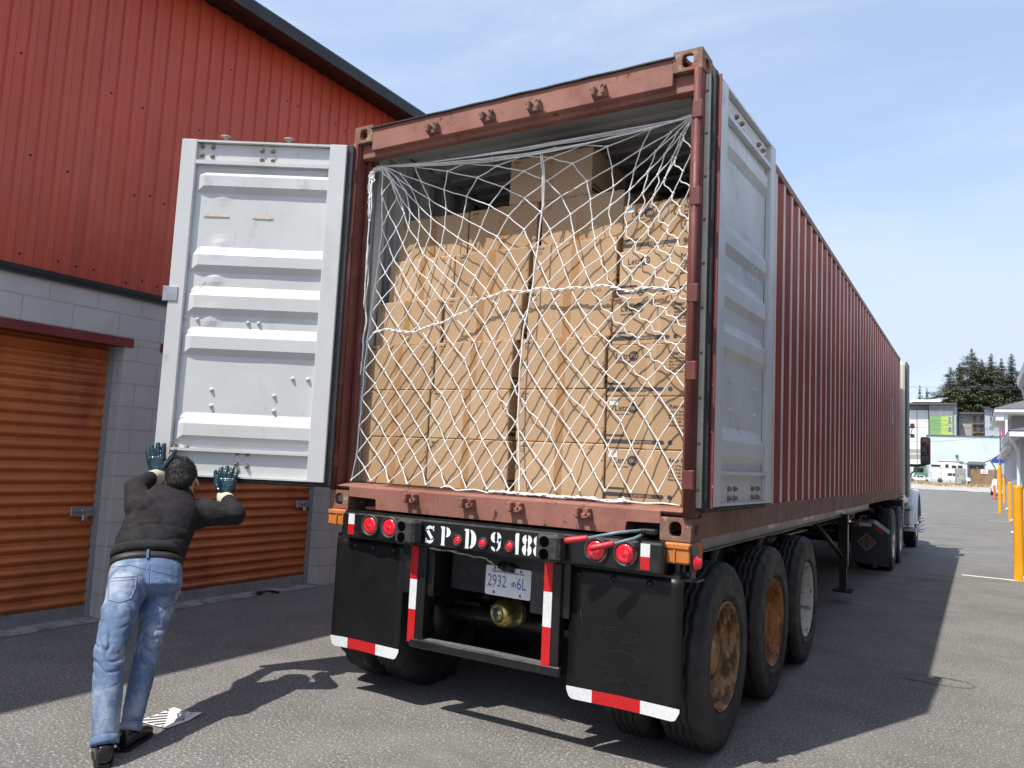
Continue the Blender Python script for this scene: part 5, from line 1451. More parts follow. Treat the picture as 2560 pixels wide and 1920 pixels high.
# body: one continuous surface
hf = V(-.52, .66, -.54).normalized(); hu = V(-.42, .22, .88); hu = (hu-hf*hu.dot(hf)).normalized(); hx = hf.cross(hu).normalized()
HC = pp(393, 1043, 5.25)
HM = Matrix((hx, hf, hu)).transposed().to_4x4() @ Matrix.Scale(1.20, 4); HM.translation = HC
b = MB()
b.ball((0, -.012, .018), (.071, .090, .095), 12, mat=HM); b.ball((0, .028, -.045), (.052, .058, .062), 10, mat=HM); b.ball((0, .066, -.072), (.026, .022, .022), 8, mat=HM)
b.ball((0, .094, -.018), (.013, .020, .018), 8, mat=HM); b.ball((0, .085, -.052), (.022, .012, .012), 8, mat=HM); b.ball((0, .083, .018), (.050, .012, .012), 8, mat=HM)
for s_ in (-1, 1):
    b.ball((s_*.030, .080, .002), (.014, .010, .010), 8, mat=HM)
    b.lathe([(0, -.004), (.020, -.006), (.026, 0), (.022, .008), (.010, .004), (0, .003)], 14, HM @ Matrix.Translation((s_*.073, -.006, -.008)) @ Matrix.Rotation(s_*R(72), 4, 'Y') @ Matrix.Diagonal((1.25, .8, 1, 1)))
limb(b, [NK-spine*.04, HC+HM.to_3x3() @ V(0, -.022, -.055)], [.062, .052])
torso(b, [(CR+spine*.04, .12, .08), (PC+spine*.03, .150, .095), (WAI-UP_*.02 if False else WAI, .125, .075), (CH, .170, .105), (NK-spine*.06, .165, .085), (NK, .075, .06)])
limb(b, [SL, EL, WL], [.052, .042, .030]); limb(b, [SR, ER, WR], [.052, .042, .030])
limb(b, [HL, LK, LA, LA-V(0, 0, .06)], [.070, .048, .036, .034]); limb(b, [HR, RK, RA, RA-V(0, 0, .06)], [.070, .048, .036, .034])
def handmesh(b, W, f, pn, side, curl, spread, thumb, sc_=1.0, fat=1.0, tb=(.3, .9)):
    """five separate fingers: W wrist, f finger direction, pn palm normal (towards what is touched), side = towards the thumb"""
    f = f.normalized(); pn = (pn-f*pn.dot(f)).normalized(); side = (side-f*side.dot(f)-pn*side.dot(pn)).normalized()
    rings = []
    for t_, w_, h_ in ((-.01, .028, .021), (.02, .034, .020), (.055, .043, .019), (.085, .045, .017), (.098, .042, .014)):
        c = W+f*t_*sc_; rings.append([c+side*(w_*fat*math.cos(a))+pn*(h_*fat*math.sin(a)) for a in [2*PI*i/16 for i in range(16)]])
    loft(b, rings)
    L_ = [(.033, .070), (.011, .078), (-.011, .073), (-.032, .058)]
    for i, (o_, ln) in enumerate(L_):
        p = W+f*(.090*sc_)+side*(o_*fat); d = (f+side*(spread*(1.5-i)*.5)).normalized(); c_ = curl[i]; r_ = (.0118, .0124, .0118, .0105)[i]*fat
        pts = [p-d*.02, p]
        for k, fr in enumerate((.45, .32, .27)):
            ang = c_[k] if hasattr(c_, '__len__') else c_
            d = (d*math.cos(ang)+pn*math.sin(ang)).normalized(); p = p+d*(ln*fr*sc_); pts.append(p)
        b.tube(pts, [r_, r_*1.05, r_, r_*.95, r_*.82], 12)
        for q, k in zip(pts[1:], (1.06, 1.03, .98, .83)): b.ball(q, r_*k, 8)
    p = W+f*(.028*sc_)+side*(.032*fat); d = (side*tb[1]+f*tb[0]+pn*.15).normalized(); pts = [W+f*.015+side*.015, p]
    for k, fr in enumerate((.046, .038, .030)):
        p = p+d*fr*sc_; pts.append(p); d = (d+f*thumb).normalized()
    b.tube(pts, [.017*fat, .016*fat, .0135*fat, .012*fat, .0095*fat], 12)
    for q, r_ in zip(pts[1:], (.0165, .014, .0122, .0096)): b.ball(q, r_*fat, 8)
D3 = ML.to_3x3()
Lf, Ln, Ls = D3 @ V(.22, 1, 0), D3 @ V(0, 0, -1), D3 @ V(-1, .1, 0)
Rf, Rn, Rs = D3 @ V(-.03, 1, -.12), D3 @ V(0, 0, -1), D3 @ V(1, .1, 0)
handmesh(b, WL, Lf, Ln, Ls, [.05, .03, .05, .08], .10, .3, fat=.8, tb=(.75, .8)); handmesh(b, WR, Rf, Rn, Rs, [(.15, .3, .3)]*4, .04, .5, fat=.8, tb=(.8, .5))
body = bake(b, .0055, 3)
body.build('body', m_skin, PE, fix=False)
# gloves
for nm, W_, f_, n_, s_, cu, sp_, th, tb in (('left', WL, Lf, Ln, Ls, [(.05, .05, .10), (.03, .05, .08), (.05, .06, .1), (.1, .1, .1)], .20, .25, (.75, .8)), ('right', WR, Rf, Rn, Rs, [(.0, .25, .45), (.0, .3, .5), (.0, .3, .5), (.0, .3, .5)], .16, .5, (.85, .45))):
    b = MB(); handmesh(b, W_-n_*.006, f_, n_, s_, cu, sp_, th, 1.08, 1.42, tb)
    limb(b, [W_-f_.normalized()*.035, W_+f_.normalized()*.02], [.037, .034])
    g_ = bake(b, .0026, 2)
    Vn = vnormals(g_)
    g_.v = [tuple(Vector(v)+Vector(n__)*(.0016*mnoise.noise(Vector(v)*48)+.0012*mnoise.noise(Vector(v)*110))) for v, n__ in zip(g_.v, Vn)]
    go = g_.build('glove', m_glove, PE, fix=False)
    b = MB(); fd = f_.normalized(); el = (EL if nm == 'left' else ER); ad_ = (W_-el).normalized(); x_ = ad_.orthogonal().normalized(); y_ = ad_.cross(x_)
    Pc_ = [W_-ad_*.125, W_-ad_*.09-fd*.005, W_-ad_*.055-fd*.012, W_-ad_*.02-fd*.018, W_-fd*.006, W_+fd*.010]
    b.tube(spline(Pc_, 4), list(np.interp(range(21), [0, 4, 10, 16, 19, 20], [.047, .051, .052, .051, .049, .044])), 20, caps=False); b.build('glove_cuff', m_cuff, go)
# jeans
UP_ = (WAI-PC).normalized()
b = MB()
torso(b, [(CR-UP_*.02, .10, .085), (CR+UP_*.03, .165, .115), (PC+UP_*.01, .192, .130), (PC.lerp(WAI, .5), .190, .125), (WAI, .180, .112)])
for H_, K_, A_, ky in ((HL, LK, LA, 1), (HR, RK, RA, 0)):
    T1 = H_.lerp(K_, .35)
    limb(b, [H_+V(0, 0, .0), T1, K_, K_.lerp(A_, .4), A_-V(0, 0, .015)], [.102, .089, .073 if ky else .066, .071 if ky else .062, .060 if ky else .052], n=24)
bk = V(.82, -.57, 0).normalized()
b.ball(HL+bk*.035+UP_*.0, (.088, .088, .085), 10); b.ball(HR+bk*.035, (.088, .088, .085), 10)
j_ = bake(b, .0055, 5)
Vn = vnormals(j_); nv = []
for v, n__ in zip(j_.v, Vn):
    v = Vector(v); d_ = 0
    for A_, K_, H_ in ((LA, LK, HL), (RA, RK, HR)):
        kn = math.exp(-((v.z-K_.z)/.11)**2); an = math.exp(-((v.z-A_.z-.02)/.06)**2); hp_ = math.exp(-((v.z-H_.z+.05)/.10)**2)
        dist = (Vector((v.x, v.y, 0))-Vector((K_.x, K_.y, 0))).length
        if dist < .16: d_ += (kn*.004*mnoise.noise(Vector((v.x*7+v.y*5, v.y*5, v.z*30)))-kn*.012*max(0, 1-4.5*abs(mnoise.noise(Vector((v.x*9+v.y*7, v.y*6, v.z*19+v.x*8)))))**1.4)+an*.006*mnoise.noise(Vector((v.x*9, v.y*9, v.z*50)))
    cz = math.exp(-((v.z-CR.z+.02)/.08)**2)
    d_ += cz*.012*mnoise.noise(Vector(((v-CR).length*26, v.z*14+v.x*10, 3)))+.0025*mnoise.noise(v*9)
    nv.append(tuple(v+Vector(n__)*d_))
j_.v = nv
jeans = j_.build('jeans', m_denim, PE, fix=False)
bvh = BVHTree.FromPolygons([Vector(v) for v in j_.v], j_.f)
def onj(px, py, off=.0):
    q = at(px*1.1573, py*1.1573, 5.0); d = (q-CAM).normalized(); h = bvh.ray_cast(CAM, d)
    return None if h[0] is None else h[0]-d*.0015+h[1]*off
def z2(a, c): return (200+a/1.9075)/1.1573, (1050+c/1.9075)/1.1573
def seam(b, pts, r, n=5, off=0):
    P_ = []
    for (x0, y0), (x1, y1) in zip(pts, pts[1:]):
        for k in range(10): P_.append((x0+(x1-x0)*k/10, y0+(y1-y0)*k/10))
    P_.append(pts[-1]); Q = [onj(*z2(*p), off) for p in P_]; Q = [q for q in Q if q is not None]
    if len(Q) > 3: b.tube(Q, r, n)
pkL = [(140, 755), (272, 745), (266, 800), (242, 852), (190, 872), (133, 858), (140, 755)]
pkR = [(378, 762), (474, 787), (462, 872), (402, 897), (357, 866), (378, 762)]
b = MB(); 
for p in (pkL, pkR): seam(b, p, .0022)
seam(b, [(333, 692), (326, 780), (300, 880), (280, 925)], .0028); seam(b, [(152, 702), (240, 692), (330, 716), (472, 748)], .0020)
seam(b, [(145, 769), (270, 759)], .0014); seam(b, [(380, 777), (472, 800)], .0014)
b.build('seam', m_denimd, jeans)
b = MB()
for p in (pkL, pkR):
    cx_ = sum(q[0] for q in p[:-1])/(len(p)-1); cy_ = sum(q[1] for q in p[:-1])/(len(p)-1)
    seam(b, [(cx_+(x-cx_)*.94, cy_+(y-cy_)*.94) for x, y in p], .0009, 4)
seam(b, [(342, 700), (334, 785), (308, 885)], .0009, 4); seam(b, [(152, 709), (240, 699), (330, 723), (472, 755)], .0009, 4)
b.build('stitching', m_denims, jeans)
for A_, K_, kk in ((LA, LK, 1.0), (RA, RK, .88)):   # turned cuffs
    b = MB(); t = (A_-K_).normalized(); x_ = t.orthogonal().normalized(); y_ = t.cross(x_); c0 = A_-V(0, 0, .015)
    rings = [[c0+t*t_+x_*(r_*math.cos(a))+y_*(r_*math.sin(a)) for a in [2*PI*i/28 for i in range(28)]] for t_, r_ in ((.040, .058*kk), (.042, .0615*kk), (.024, .0625*kk), (.004, .063*kk), (-.001, .058*kk))]
    loft(b, rings, cap=False); b.build('trouser_hem', m_denim, jeans)
# belt
b = MB()
def ringat(c, t, rx_, ry_, n=40):
    t = t.normalized(); x = (RX-t*RX.dot(t)).normalized(); y = t.cross(x); out = []
    for j in range(n):
        a = 2*PI*j/n; c_, s_ = math.cos(a), math.sin(a); q = (abs(c_)**2.4+abs(s_)**2.4)**(-1/2.4); out.append(c+x*(rx_*c_*q)+y*(ry_*s_*q))
    return out
loft(b, [ringat(WAI+UP_*h, UP_, .182+o_, .116+o_) for h, o_ in ((-.034, .0), (-.033, .005), (.004, .007), (.006, 0))], cap=False)
b.build('belt', m_belt, PE)
b = MB()
tb_ = onj(*z2(333, 705))
if tb_ is not None:
    w0 = WAI+bk*.128
    mm = frame(WAI+UP_*-.018, z=UP_, x=RX); 
    bb = ringat(WAI, UP_, .192, .126)
    near = min(bb, key=lambda q: (q-pp(318, 1212, 4.78)).length)
    mm = frame(near-UP_*.016, z=UP_, x=RX)
    b.box((-.006, -.006, -.028), (.006, .006, .026), mat=mm, bev=.002)
b.build('belt_loop', m_denimd, jeans)
# sweatshirt
b = MB()
T0 = WAI+UP_*.034
torso(b, [(T0, .186, .125), (T0.lerp(CH, .18), .196, .134), (T0.lerp(CH, .5), .199, .136), (CH, .199, .130), (CH.lerp(NK, .45), .188, .120), (NK-spine*.030, .140, .100), (NK+spine*.010, .105, .085), (NK+spine*.045, .078, .074)])
limb(b, [SL+spine*-.02+RX*.03, SL, EL, WL-(WL-EL).normalized()*.110], [.094, .086, .066, .050], n=22)
limb(b, [SR+spine*-.02-RX*.03, SR, ER, WR-(WR-ER).normalized()*.100], [.094, .086, .067, .050], n=22)
s_b = bake(b, .006, 7)
Vn = vnormals(s_b); nv = []
for v, n__ in zip(s_b.v, Vn):
    v = Vector(v); u = (v-T0).dot(spine); x = (v-T0).dot(RX)
    low = math.exp(-((u-.12)/.14)**2)
    d_ = low*(.003*mnoise.noise(Vector((x*3.2+u*4, u*17-x*5, 1)))-.007*max(0, 1-3.5*abs(mnoise.noise(Vector((x*1.6+u*1.5, u*8-x*2.5, 11)))))**1.8-.004*max(0, 1-4*abs(mnoise.noise(Vector((x*3, u*11+x*6, 6)))))**1.5)
    for E_2 in (EL, ER):
        e = math.exp(-((v-E_2).length/.11)**2); d_ += e*.009*mnoise.noise(Vector((v.x*12, v.y*12, v.z*30)))
    for S_ in (SL, SR):
        e = math.exp(-((v-S_).length/.13)**2); d_ += e*.008*mnoise.noise(Vector((v.x*16+v.z*10, v.y*8, v.z*12)))
    d_ += .0035*mnoise.noise(v*7)
    nv.append(tuple(v+Vector(n__)*d_))
s_b.v = nv
sw = s_b.build('sweatshirt', m_sweat, PE, fix=False)
b = MB()
loft(b, [ringat(T0+UP_*h, UP_, .180+o_, .120+o_) for h, o_ in ((-.020, .002), (-.022, .010), (.012, .014), (.036, .012), (.040, .004))], cap=False)
b.build('hem_band', m_rib, sw)
b = MB()
t = (HC-NK).normalized(); x_ = (RX-t*RX.dot(t)).normalized(); y_ = t.cross(x_)
loft(b, [[NK+t*h-spine*.0+x_*(r_*1.05*math.cos(a))+y_*(r_*math.sin(a)) for a in [2*PI*i/28 for i in range(28)]] for h, r_ in ((.0, .083), (.040, .079), (.054, .075), (.055, .066), (.02, .064))], cap=False)
b.build('collar', m_rib, sw)
# hair
b = MB()
b.ball((0, -.020, .028), (.0765, .0935, .0965), 14, mat=HM); b.ball((0, -.058, -.022), (.062, .050, .058), 12, mat=HM); b.ball((0, .03, .07), (.062, .055, .045), 10, mat=HM)
h_ = bake(b, .004, 2); Vn = vnormals(h_); HI = HM.inverted(); keep = []
nv = []
for v, n__ in zip(h_.v, Vn):
    v = Vector(v); nv.append(tuple(v+Vector(n__)*(.004*mnoise.noise(v*32)+.0015*mnoise.noise(v*120))))
h_.v = nv
def hairy(l): return not ((l.y > .055 and l.z < .075) or (l.z < -.03 and l.y > -.03) or l.z < -.075 or (abs(l.x) > .055 and -.03 < l.y < .03 and l.z < .012))
loc_ = [HI @ Vector(v) for v in h_.v]
h_.f = [f for f in h_.f if all(hairy(loc_[i]) for i in f)]; h_.mi = [0]*len(h_.f); h_.sm = [True]*len(h_.f)
ho = h_.build('hair', m_hair, PE, fix=False)
b = MB(); hr_ = random.Random(4)
for k in range(2600):
    i = hr_.randrange(len(h_.v)); l = loc_[i]
    if not hairy(l): continue
    n__ = Vector(Vn[i]); p = Vector(h_.v[i]); hl = HI.to_3x3() @ n__
    dn = HM.to_3x3() @ Vector((.15*hr_.uniform(-1, 1)+l.x*2, -.6 if l.y < .02 else .5, -.75 if l.z < .05 else .1))
    ln = hr_.uniform(.008, .015)*(1.3 if l.z > .08 else 1)
    t1 = (n__*.22+dn*.8+Vector([hr_.uniform(-.35, .35) for _ in range(3)])).normalized()
    b.tube([p-n__*.002, p+t1*ln*.55, p+(t1*.9+dn*.4).normalized()*ln], [.0013, .001, .0002], 3, caps=False)
b.build('hair_strands', m_hair, ho)
b = MB()
for s_ in (-1, 1): b.tube([HM @ V(s_*.080, -.02, -.002), HM @ V(s_*.078, .03, .004), HM @ V(s_*.064, .098, .004)], .0018, 6)
for s_ in (-1, 1): b.tube([HM @ V(s_*.034+.027*math.cos(a), .104, .0+.020*math.sin(a)) for a in [2*PI*i/16 for i in range(16)]], .0016, 6, closed=True)
b.tube([HM @ V(-.008, .106, .004), HM @ V(.008, .106, .004)], .0014, 5)
b.build('glasses', m_bplas, PE)
# shoes
def shoe(A_, d, name='shoe'):
    d = Vector((d[0], d[1], 0)).normalized(); s_ = Vector((d.y, -d.x, 0)); g0 = Vector((A_.x, A_.y, 0))-d*.055
    b = MB(); rings = []
    for y, w_, zt_, zb_ in ((-.030, .026, .085, .022), (-.022, .034, .100, .018), (.01, .040, .112, .018), (.05, .041, .108, .018), (.09, .042, .090, .018), (.14, .048, .070, .018), (.19, .050, .060, .018), (.235, .044, .052, .018), (.262, .028, .042, .020), (.270, .014, .034, .024)):
        y *= .9; c = g0+d*y; ring = []
        for i in range(20):
            a = 2*PI*i/20; c_, q_ = math.cos(a), math.sin(a); k = (abs(c_)**2.8+abs(q_)**2.8)**(-1/2.8)
            ring.append(c+s_*(w_*c_*k)+Vector((0, 0, (zt_+zb_)/2+(zt_-zb_)/2*q_*k)))
        rings.append(ring)
    loft(b, rings); limb(b, [g0+d*.035+V(0, 0, .07), A_+V(0, 0, .0)], [.040, .040])
    m_ = bake(b, .0035, 3); o = m_.build(name, m_shoe, PE, fix=False)
    b = MB(); out = []
    for y, w_ in ((-.034, .024), (-.020, .036), (.02, .041), (.07, .040), (.12, .045), (.18, .050), (.23, .045), (.262, .031), (.272, .012)): out.append((y*.9, w_))
    pl_ = [(w_, y) for y, w_ in out]+[(-w_, y) for y, w_ in out[::-1]]
    b.prism(pl_, .001, .016, frame(g0, x=s_, y=d)); b.build('sole', m_sole, o)
    return o
shoe(LA, (-.85, .5)); shoe(RA, (-.48, .87))

# placard lying on the asphalt
m_card = M('placard_white', (.78, .78, .78), .5, var=.03)
HP = thing('hazard_placard', (-1.43, -.90, 0), 'diamond-shaped white placard with black stripes and number lying on the asphalt', 'placard')
cw = [V(-1.545, -1.02, 0), V(-1.562, -.813, 0), V(-1.365, -.775, 0), V(-1.292, -1.024, 0)]
cw = [V(-1.530, -1.045, 0), V(-1.552, -.80, 0), V(-1.352, -.765, 0), V(-1.285, -1.03, 0)]
def pq(u, v):   # u along left->right tip, v from one side tip to the other, both -1..1 on the diamond diagonals
    c = (cw[0]+cw[2])/2; c2 = (cw[1]+cw[3])/2
    p = c*.5+c2*.5+(cw[2]-cw[0])*.5*u+(cw[1]-cw[3])*.5*v
    lift = .006+.035*max(0, u-.55)**1.5*1.6+.012*max(0, abs(v)-.6)+.010*max(0, -u-.6)
    return V(p.x, p.y, lift)
b = MB(); n = 14; ids = {}
vs = []
for i in range(n+1):
    for j in range(n+1):
        a_, c_ = i/n, j/n; u = a_+c_-1; v = a_-c_; ids[i, j] = len(vs); vs.append(pq(u, v))
b.add(vs, [(ids[i, j], ids[i+1, j], ids[i+1, j+1], ids[i, j+1]) for i in range(n) for j in range(n)], smooth=True)
b.build('card', m_card, HP, fix=False)
b = MB()
def cell(u0, u1, v0, v1, b=b):
    nn = 8; vs = []
    for i in range(nn+1):
        u = u0+(u1-u0)*i/nn
        lim = 1-abs(u)-.03
        for v in (v0, v1): vs.append(pq(u, max(-lim, min(lim, v)))+V(0, 0, .0018))
    b.add(vs, [(2*i, 2*i+1, 2*i+3, 2*i+2) for i in range(nn)])
for k in range(-3, 4): cell(-1+abs(k)*.235+.09, -.12, k*.245-.055, k*.245+.055)
ax_ = (cw[1]-cw[3]).normalized(); ux = (cw[2]-cw[0]).normalized(); c0 = pq(.46, 0)
b.text('3171', .066, frame(V(c0.x, c0.y, .0125), x=ax_, z=(0, 0, 1)) @ Matrix.Translation((0, 0, 0)), 0, bold=.012, align='CENTER', sx=1.3)
c0 = pq(.74, 0); b.text('9', .042, frame(V(c0.x, c0.y, .0195), x=ax_, z=(0, 0, 1)), 0, bold=.01, align='CENTER')
b.build('placard_print', m_ink, HP, fix=False)
# rubber stop by the roller door
ST = MB(); 
for k in range(5): ST.tube([(-4.02+.02*k, 1.95-.02*k, .012+.006*k), (-3.98, 2.05, .03), (-4.0+.02*k, 2.15, .012)], .012, 6)
o = ST.build('strap_scrap', m_rubber); tag(o, 'dark scrap of strap lying at the foot of the second roller door', 'strap')
# ------------------------------------------------------------------ right-hand side of the lane
m_yel = M('bollard_yellow', (.80, .36, .012), .45, var=.08, vs=3, layers=[((.5, .25, .02), 12, .66, .76, (1, 1, .3), .5)])
m_line = M('line_paint', (.72, .70, .62), .8, var=.1, layers=[((.2, .2, .19), 18, .58, .68)])
m_wht = M('trim_white', (.72, .72, .72), .5, var=.04)
m_roofs = M('shingle_grey', (.12, .12, .125), .9, var=.2, vs=8, bump=[(30, .5, .01)])
m_blkw = M('block_light', (.46, .46, .47), .8, var=.05, vs=2, brick=(.406, .2032, .007, 'v'))
m_sidg = M('siding_grey', (.22, .21, .20), .7, var=.06, bump=[(9, .6, .02, (.01, .01, 1))])
m_conew = M('cone_orange', (.80, .12, .04), .5)
names = ['tall yellow bollard nearest the camera with a white line at its foot', 'yellow bollard second along the right-hand wall', 'tallest yellow bollard, with a grey fitting on its top', 'farthest yellow bollard, small, behind the tallest one']
for k, (x, y, h, r) in enumerate(((2.985, 10.98, 1.49, .07), (3.515, 32.3, 1.55, .075), (3.37, 42.0, 2.34, .08), (3.93, 58.0, 1.75, .085))):
    o = thing('bollard', (x, y, gz(y)), names[k], 'bollard', 'yellow bollards along the right-hand buildings')
    b = MB(); b.lathe([(r, 0), (r, h-.04), (r*.94, h-.015), (r*.7, h), (0, h+.004)], 24, Matrix.Translation((x, y, gz(y)))); b.build('post', m_yel, o)
    if k == 2:
        b = MB(); b.cyl((x, y, h), (x, y, h+.16), .05, 12); b.cyl((x, y, h+.16), (x, y, h+.24), .03, 10); b.build('cap_fitting', m_galv, o)
b = MB()
for x0, x1, y in ((2.2, 3.9, 11.0), (2.75, 3.8, 32.4), (2.95, 3.7, 42.1)):
    n = 16; vs = []
    for i in range(n+1):
        x = x0+(x1-x0)*i/n; e = .03*mnoise.noise(Vector((x*6, y, 0))); vs += [(x, y-.06+e-.05*(x-x0), .004), (x, y+.06+e*.5-.05*(x-x0), .004)]
    b.add(vs, [(2*i, 2*i+1, 2*i+3, 2*i+2) for i in range(n)])
struct('painted_line', b, m_line)
b = MB()
n = 40; vs = []
for i in range(n):
    a = 2*PI*i/n; k = (abs(math.cos(a))**3+abs(math.sin(a))**3)**(-1/3)*(1+.05*mnoise.noise(Vector((math.cos(a)*3, math.sin(a)*3, 0)))); vs += [(2.17+.24*k*math.cos(a)+.02*math.sin(a), 3.14+.13*k*math.sin(a), .004), (2.17+.225*k*math.cos(a), 3.14+.115*k*math.sin(a), .004)]
b.add(vs, [(2*i, 2*i+1, (2*i+3) % (2*n), (2*i+2) % (2*n)) for i in range(n)])
struct('tar_seam', b, M('tar', (.115, .112, .105), .85, layers=[((.16, .155, .145), 9, .45, .58)]))
# near building: only its eave end and downpipe reach into view
N1 = thing('commercial_building', (4.2, 7, 0), 'white guttered building corner leaning into the right edge of the picture', 'building')
b = MB(); b.box((3.62, -6, 0), (3.80, 13.2, 3.30)); b.box((3.80, 13.0, 0), (9, 13.2, 3.30)); b.build('wall', m_blkw, N1)
b = MB(); b.prism([(3.115, 3.38), (3.165, 3.33), (3.26, 3.33), (3.27, 3.50), (3.10, 3.50)], -6, 14.0, m); 
b.build('gutter', m_wht, N1)
b = MB(); b.box((3.26, -6, 3.36), (3.75, 14.0, 3.42)); b.add([(3.12, -6, 3.52), (3.12, 14.05, 3.52), (9, 14.05, 6.2), (9, -6, 6.2)], [(0, 1, 2, 3)]); b.add([(3.12, 14.05, 3.50), (9, 14.05, 6.18), (9, 14.05, 3.36), (3.3, 14.05, 3.36)], [(0, 1, 2, 3)]); b.build('eave', m_wht, N1)
b = MB(); b.tube([(3.20, 13.7, 3.36), (3.22, 13.7, 3.2), (3.50, 13.5, 2.9), (3.58, 13.4, 2.6), (3.58, 13.4, .2)], .045, 10); b.build('downpipe', m_wht, N1)
b = MB(); b.box((3.03, 10.5, .0), (3.5, 10.9, .10), bev=.02); o = b.build('wheel_stop', m_wht); tag(o, 'white concrete wheel stop at the foot of the nearest bollard', 'wheel stop')
# second building with its gutter, downpipes and white block wall
N2 = thing('storage_units', (4.5, 35, 0), 'light block storage building with white gutters and downpipes beyond the first bollard', 'building')
b = MB(); b.box((3.50, 22.9, 0), (9.5, 30, 2.95)); b.box((3.78, 30.0, 0), (9.5, 44, 3.05)); b.box((4.05, 44.0, 0), (9.5, 62, 3.15)); b.build('wall', m_blkw, N2)
for x, y0, y1, z in ((3.20, 21.9, 30, 2.93), (3.42, 30.05, 44, 3.05), (3.62, 44.05, 62, 3.2)):
    b = MB(); b.prism([(x, z-.02), (x+.03, z-.12), (x+.13, z-.12), (x+.13, z+.03), (x-.01, z+.03)], y0, y1, m); b.box((x+.0, y0-.10, z-.12), (x+3.5, y0-.001, z+.03)); b.build('gutter', m_wht, N2)
    b = MB(); b.box((x+.13, y0, z-.09), (x+.6, y1, z-.03)); b.build('soffit', m_wht, N2)
    b = MB(); b.add([(x-.02, y0-.12, z+.045), (x-.02, y1, z+.045), (x+4, y1, z+1.2), (x+4, y0+3.5, z+1.2)], [(0, 1, 2, 3)]); b.add([(x-.02, y0-.12, z+.045), (x+4, y0+3.5, z+1.2), (x+6, y0-.12, z+.045)], [(0, 1, 2)]); b.build('roof', m_roofs, N2, fix=False)
    b = MB(); b.tube([(x+.07, y0+.3, z-.10), (x+.09, y0+.3, z-.28), (x+.24, y0+.9, z-.5), (x+.25, y0+1.0, z-.75), (x+.25, y0+1.0, .25), (x+.05, y0+.9, .08)], .05, 10); b.build('downpipe', m_wht, N2)
# two storey office with a porch roof
N3 = thing('office_building', (6, 66, 0), 'two storey grey sided building with white eaves, dark roof and porch posts', 'building')
z0_ = .2
b = MB(); b.box((4.6, 64, 0), (12, 80, 7.3)); b.box((4.2, 64.02, 3.9), (4.6, 80, 4.1)); b.build('wall', m_sidg, N3)
b = MB(); b.box((3.55, 62.2, 6.45), (12, 80, 6.72)); b.box((3.5, 62.15, 6.55), (3.56, 80, 6.80)); b.box((3.5, 62.1, 6.55), (12, 62.16, 6.80)); b.box((3.58, 62.3, 5.95), (4.1, 62.9, 6.45)); b.build('eave', m_wht, N3)
b = MB(); b.add([(3.45, 62.05, 6.81), (3.45, 81, 6.81), (8, 81, 8.6), (8, 67, 8.6)], [(0, 1, 2, 3)]); b.add([(3.45, 62.05, 6.81), (8, 67, 8.6), (13, 67, 8.6), (13, 62.05, 6.81)], [(0, 1, 2, 3)]); b.build('roof', m_roofs, N3, fix=False)
for x in (4.15, 7.2):
    b = MB(); b.box((x, 62.4, 3.9), (x+.16, 62.56, 6.45)); b.build('porch_post', m_wht, N3)
b = MB(); b.box((4.1, 62.3, 3.75), (12, 64, 3.95)); b.box((4.1, 62.3, 4.7), (12, 62.4, 4.85)); b.box((4.1, 62.3, 4.0), (12, 62.34, 4.7)); b.build('balcony', m_wht, N3)
b = MB(); b.box((5.9, 63.96, 4.1), (6.9, 63.99, 6.1)); b.build('door', m_roofs, N3)

# ------------------------------------------------------------------ far end: fences, vehicles, buildings, trees
def U(a, c, Y): return at(2240+a/4.147, 850+c/4.147, Y)
m_chain = M('chain_link', (.32, .32, .32), .5, .5)
m_fwood = M('fence_wood', (.25, .145, .075), .8, var=.25, vs=2.5, layers=[((.12, .07, .04), 4, .5, .7, (4, 4, .3))])
m_fgrey = M('gate_wood_grey', (.26, .24, .21), .85, var=.2)
m_van = M('vehicle_white', (.70, .71, .71), .35, var=.04, coat=.3)
m_dark = M('window_dark', (.03, .033, .036), .15, var=.2)
m_green = M('vehicle_green', (.05, .20, .12), .5)
m_blueg = M('wall_pale_blue', (.50, .57, .60), .8, var=.05, vs=.2, layers=[((.30, .36, .42), .35, .60, .75, (1, 1, .3), .45)])
m_apw = M('apartment_white', (.70, .70, .69), .8, var=.03, vs=.2)
m_apgn = M('apartment_green', (.19, .38, .13), .7, var=.05)
m_aplm = M('apartment_lime', (.40, .54, .11), .7, var=.05)
m_apgr = M('apartment_grey_panel', (.22, .23, .25), .7, var=.05)
m_apbg = M('apartment_beige', (.36, .34, .30), .8, var=.05)
m_apbl = M('apartment_blue_grey', (.40, .44, .49), .8, var=.05)
m_apdk = M('apartment_trim_dark', (.10, .10, .11), .7)
m_glas = M('window_glass_far', (.16, .19, .22), .1, var=.5, vs=1.0)
def fbox(b, a0, c0, a1, c1, Y, dep, mi=0):
    """box whose front face spans two surveyed corners"""
    p, q = U(a0, c0, Y), U(a1, c1, Y)
    b.box((p.x, Y, min(p.z, q.z)), (q.x, Y+dep, max(p.z, q.z)), mi)
YF = 100
